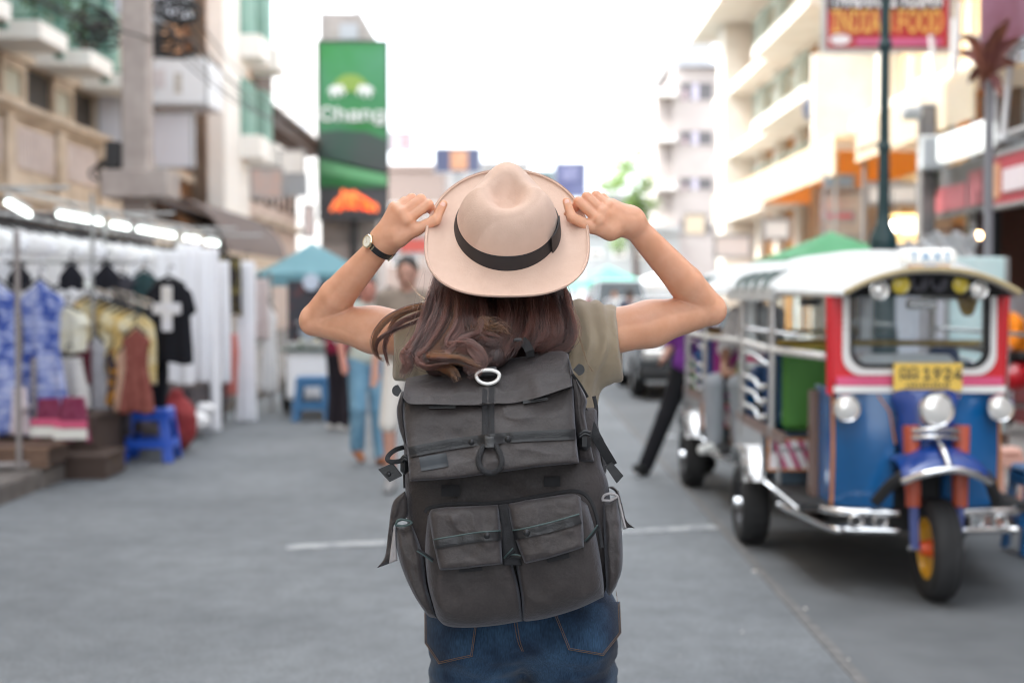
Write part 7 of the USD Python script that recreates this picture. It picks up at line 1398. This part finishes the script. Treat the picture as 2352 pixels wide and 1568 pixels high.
# carrying handle and shoulder straps
strip(bag, 'handle', Z2([(1180, 95), (1284, 92)]), 8, [2.56, 2.56], LEA, .006, 12)
strip(bag, 'handle_strap', Z2([(1284, 92), (1320, 130), (1345, 180), (1356, 232)]), 20, [2.565, 2.555, 2.55, 2.56], WEB, .005, 16)
strip(bag, 'handle_strap', Z2([(1184, 92), (1165, 150), (1160, 250)]), 16, [2.565, 2.56, 2.57], WEB, .005, 16)
for s, S in ((-1, ShL), (1, ShR)):
    x = .085 * s
    pth = spline([(x * .7, 2.63, 1.30), (x * .95, 2.69, 1.385), (x * 1.15, 2.76, 1.447), (x * 1.25, 2.84, 1.42), (x * 1.4, 2.905, 1.32), (x * 1.75, 2.86, 1.22), (x * 1.95, 2.74, 1.16), (x * 1.75, 2.65, 1.13)], 40)
    T = np.gradient(pth, axis=0); T /= np.linalg.norm(T, axis=1, keepdims=True); out = pth - np.array([0.0, 2.79, 1.25]); out /= np.linalg.norm(out, axis=1, keepdims=True)
    side = np.cross(T, out); side /= np.linalg.norm(side, axis=1, keepdims=True); wq = np.linspace(-.025, .025, 5)
    Gs = pth[:, None] + side[:, None] * wq[None, :, None]
    part(bag, 'shoulder_strap', shell(Gs + out[:, None] * .009, Gs), WEB, 50)

# ---------------------------------------------------------------- hair
def hmat(name, c, rough=.34):
    if name in MATS: return MATS[name]
    MATS[name] = usdkit.material(stage, f'/World/Looks/{name}', {'h': ('principled_hair_bsdf', {'model': 'Chiang', 'parametrization': 'Direct coloring', 'color': c, 'roughness': rough, 'radial_roughness': .35, 'IOR': 1.55})}, [], surface='h.BSDF')
    return MATS[name]
HD, HP, HCOP, HLT = hmat('hair_dark', (.010, .0045, .004)), hmat('hair_plum', (.044, .0155, .0115)), hmat('hair_copper', (.085, .030, .011)), hmat('hair_light', (.074, .031, .025))
Z4 = lambda P: np.asarray(P, float) * .21875 + np.array([845.25, 643.1])
locks = [  # zoomed picture points, depth start..end, spread px, strands, material
    ([(800, -60), (755, 120), (700, 260), (640, 450), (560, 620), (480, 780), (410, 900), (350, 1060)], (2.63, 2.62, 2.61, 2.60, 2.56, 2.51, 2.485, 2.475), 15, 240, HP),
    ([(780, -60), (735, 120), (670, 280), (600, 440), (540, 600), (450, 740), (400, 800), (430, 900), (380, 1000)], (2.65, 2.64, 2.63, 2.62, 2.58, 2.52, 2.49, 2.47, 2.465), 14, 220, HP),
    ([(860, -60), (830, 120), (800, 300), (720, 480), (620, 660), (560, 790), (600, 860), (560, 930)], (2.62, 2.605, 2.60, 2.58, 2.54, 2.50, 2.47, 2.46), 17, 260, HLT),
    ([(940, -40), (920, 160), (900, 350), (810, 550), (700, 700), (620, 800), (740, 815), (950, 825), (1090, 875), (1220, 918)], (2.61, 2.60, 2.59, 2.57, 2.53, 2.48, 2.455, 2.445, 2.44, 2.435), 11, 260, HCOP),
    ([(980, -40), (960, 160), (930, 400), (850, 600), (760, 740), (690, 830), (790, 910), (900, 980), (955, 1085)], (2.61, 2.60, 2.585, 2.56, 2.52, 2.475, 2.455, 2.44, 2.435), 13, 240, HCOP),
    ([(900, -40), (880, 200), (850, 420), (760, 600), (650, 740), (560, 830), (640, 880), (760, 860), (880, 850)], (2.60, 2.595, 2.585, 2.56, 2.52, 2.48, 2.455, 2.445, 2.44), 14, 240, HP),
    ([(1040, -40), (1020, 200), (1010, 400), (960, 520), (880, 640), (920, 690), (1050, 680), (1150, 760), (1190, 850), (1130, 960), (1010, 1010)], (2.60, 2.59, 2.58, 2.56, 2.52, 2.49, 2.465, 2.45, 2.445, 2.44, 2.44), 13, 280, HLT),
    ([(1080, -40), (1060, 200), (1060, 400), (1000, 560), (900, 700), (850, 760), (950, 740), (1080, 760), (1150, 850), (1080, 930), (960, 930)], (2.60, 2.59, 2.575, 2.555, 2.515, 2.485, 2.465, 2.455, 2.447, 2.44, 2.44), 13, 240, HP),
    ([(1140, -40), (1110, 200), (1090, 400), (1130, 550), (1200, 640), (1320, 670), (1430, 700)], (2.60, 2.59, 2.57, 2.545, 2.51, 2.50, 2.50), 14, 200, HP),
    ([(1200, -40), (1190, 200), (1220, 420), (1180, 540), (1060, 600), (950, 660), (860, 760), (800, 860)], (2.60, 2.59, 2.57, 2.54, 2.50, 2.475, 2.46, 2.45), 12, 220, HLT),
    ([(1180, 380), (1230, 470), (1300, 500), (1400, 470), (1500, 470)], (2.555, 2.545, 2.535, 2.53, 2.53), 13, 14, HCOP),
    ([(1230, 400), (1250, 480), (1350, 490), (1450, 540), (1530, 600)], (2.55, 2.54, 2.53, 2.525, 2.52), 14, 14, HCOP),
    ([(1260, 380), (1240, 490), (1160, 520), (1100, 500), (1080, 440)], (2.55, 2.54, 2.535, 2.535, 2.54), 12, 12, HCOP),
    ([(1300, -40), (1300, 200), (1330, 420), (1330, 560), (1290, 700), (1230, 800), (1200, 900)], (2.60, 2.595, 2.58, 2.55, 2.51, 2.48, 2.46), 17, 240, HP),
    ([(1400, -40), (1420, 200), (1440, 400), (1420, 560), (1390, 690), (1340, 800), (1290, 900)], (2.60, 2.60, 2.585, 2.56, 2.52, 2.49, 2.465), 17, 240, HP),
    ([(1500, -40), (1540, 200), (1560, 400), (1540, 540), (1480, 640), (1420, 760), (1400, 840)], (2.61, 2.605, 2.60, 2.575, 2.54, 2.50, 2.48), 18, 240, HP),
    ([(1600, -40), (1650, 180), (1680, 400), (1640, 540), (1580, 640), (1560, 740)], (2.62, 2.615, 2.605, 2.585, 2.56, 2.54), 18, 220, HP),
    ([(1700, -40), (1760, 180), (1790, 380), (1800, 520), (1760, 640), (1700, 740)], (2.63, 2.625, 2.615, 2.60, 2.585, 2.57), 20, 240, HLT),
    ([(1800, -40), (1880, 150), (1950, 350), (1990, 480), (1960, 600), (1860, 690), (1740, 720)], (2.64, 2.635, 2.625, 2.61, 2.60, 2.585, 2.57), 17, 260, HP),
    ([(1900, -60), (1990, 120), (2060, 350), (2120, 480), (2130, 590), (2060, 690), (1900, 735), (1740, 725)], (2.66, 2.65, 2.635, 2.62, 2.61, 2.60, 2.59, 2.575), 12, 260, HP),
    ([(1920, -60), (2020, 150), (2080, 330), (2140, 440), (2165, 560), (2120, 690), (2040, 760)], (2.67, 2.66, 2.645, 2.63, 2.62, 2.61, 2.61), 9, 180, HLT),
    ([(1990, -60), (2060, 80), (2055, 170), (2020, 240), (2040, 330)], (2.68, 2.67, 2.66, 2.66, 2.65), 4, 70, HCOP),
    ([(740, 230), (690, 268), (560, 268), (390, 310), (220, 400), (110, 520), (60, 650), (95, 790), (190, 870)], (2.64, 2.655, 2.672, 2.685, 2.685, 2.683, 2.684, 2.688, 2.69), 5, 110, HCOP),
    ([(740, 250), (690, 300), (530, 365), (350, 440), (235, 540), (175, 680), (190, 800), (228, 925)], (2.64, 2.655, 2.668, 2.675, 2.675, 2.678, 2.68, 2.685), 5, 120, HP),
    ([(740, 280), (680, 345), (520, 430), (270, 530), (120, 620), (85, 740), (135, 850)], (2.64, 2.655, 2.668, 2.675, 2.68, 2.684, 2.69), 4, 90, HP),
    ([(720, 260), (600, 285), (430, 330), (300, 400), (230, 500), (200, 560)], (2.64, 2.66, 2.672, 2.68, 2.682, 2.682), 4, 70, HCOP)]
hair = part(wom, 'hair', sdf_mesh([E(HEAD - HV * .012 + HN * .012, (.083, .096, .104), .02, np.stack([HU, HV, HN], 1)), C(A(1075, 700, 2.69), A(1255, 700, 2.69), .050, .050, .03), C(A(1060, 770, 2.66), A(1270, 770, 2.66), .044, .044, .04), C(A(1060, 690, 2.71), A(1020, 800, 2.62), .040, .030, .03),
                                 C(A(1020, 790, 2.64), A(1000, 840, 2.555), .034, .020, .03), C(A(1080, 790, 2.63), A(1090, 850, 2.545), .040, .018, .03), C(A(1150, 780, 2.63), A(1140, 820, 2.555), .040, .020, .03), C(A(1230, 760, 2.67), A(1270, 785, 2.64), .040, .022, .03)], .006), mat('hair_mass', (.022, .011, .010), .5), True)
hr = np.random.default_rng(5)
for L, Y, sp_, n, m in locks:
    K = len(L); P2 = Z4(L); Y = np.array(Y); Y = Y + .072 * np.clip((2.57 - Y) / .11, 0, 1); P3 = at_many(P2, Y); g = spline(P3, 34); T = np.gradient(g, axis=0); T /= np.linalg.norm(T, axis=1, keepdims=True)
    v1 = np.cross(T, np.array([0, 1.0, 0])); v1 /= np.maximum(np.linalg.norm(v1, axis=1, keepdims=True), 1e-6); v2 = np.cross(T, v1)
    lines, ws = [], []; t = np.linspace(0, 1, len(g)); env = (1.25 - .75 * t) if n > 130 else (.55 + .45 * np.sin(np.pi * np.clip(t * 1.1, 0, 1)))
    NS = 16; n = int(n * 1.5); sub = hr.normal(0, 1, (NS, 2)) * .62; dk, dw = [], []; isd = hr.random(NS) < .38; sp1, sp2 = hr.uniform(0, 6.28, NS), hr.uniform(1.5, 3.5, NS)
    P3 = P3 + np.stack([0 * P3[:, 0], .055 * np.clip(1 - np.arange(K) / 1.6, 0, 1) * (np.array(L)[0, 1] < 60), 0 * P3[:, 0]], 1); g = spline(P3, 34)
    for k in range(n):
        a, b = sub[k % NS] + hr.normal(0, .13, 2) + np.array([.25 * math.sin(sp1[k % NS]), 0]); f1, f2, p1, p2 = hr.uniform(2, 5), hr.uniform(2, 5), hr.uniform(0, 6.28), hr.uniform(0, 6.28)
        if k % 6 == 0: a, b = hr.normal(0, .85, 2)
        am = hr.uniform(.05, .28); stray = hr.random() < .10; ln = hr.uniform(.80, 1.0)
        off1 = sp_ / 1210 * env * (a + am * np.sin(f1 * t * 3 + p1) * (1 + 2.2 * stray * t)); off2 = sp_ / 1210 * env * .55 * (b + am * np.sin(f2 * t * 3 + p2) * (1 + 2.2 * stray * t))
        off1 = off1 + sp_ / 1210 * .22 * np.sin(sp2[k % NS] * t * 3 + sp1[k % NS]); l = g + v1 * off1[:, None] + v2 * off2[:, None]; l = l[: int(len(g) * ln)]
        w = np.full(len(l), hr.uniform(.0005, .0008) if k % 6 else hr.uniform(.0003, .0005)); w[-8:] *= np.linspace(1, .25, 8)
        (dk if isd[k % NS] and n > 100 else lines).append(l); (dw if isd[k % NS] and n > 100 else ws).append(w)
    for Q, qw, qm in ((lines, ws, m), (dk, dw, HD)):
        if Q: tag(stage.GetPrimAtPath(curves(hair, 'hair_lock', Q, qw, qm)), kind='stuff')
wl = [at_many(resamp(Z4([(2110, 330 + 10 * k), (2190, 520), (2250 + 6 * k, 720), (2300, 860), (2350 + 8 * k, 960)]), 20), np.full(20, 2.655)) for k in range(3)] + [at_many(resamp(Z4([(720, 240), (640 - 30 * k, 210 - 14 * k), (540 - 40 * k, 190 - 60 * k)]), 14), np.full(14, 2.66)) for k in range(4)] + \
     [at_many(resamp(Z4([(2050, 150 + 30 * k), (2130 + 10 * k, 260 + 10 * k), (2190, 330 + 20 * k)]), 14), np.full(14, 2.67)) for k in range(4)]
tag(stage.GetPrimAtPath(curves(hair, 'stray_strands', wl, [.0005] * len(wl), HCOP)), kind='stuff')
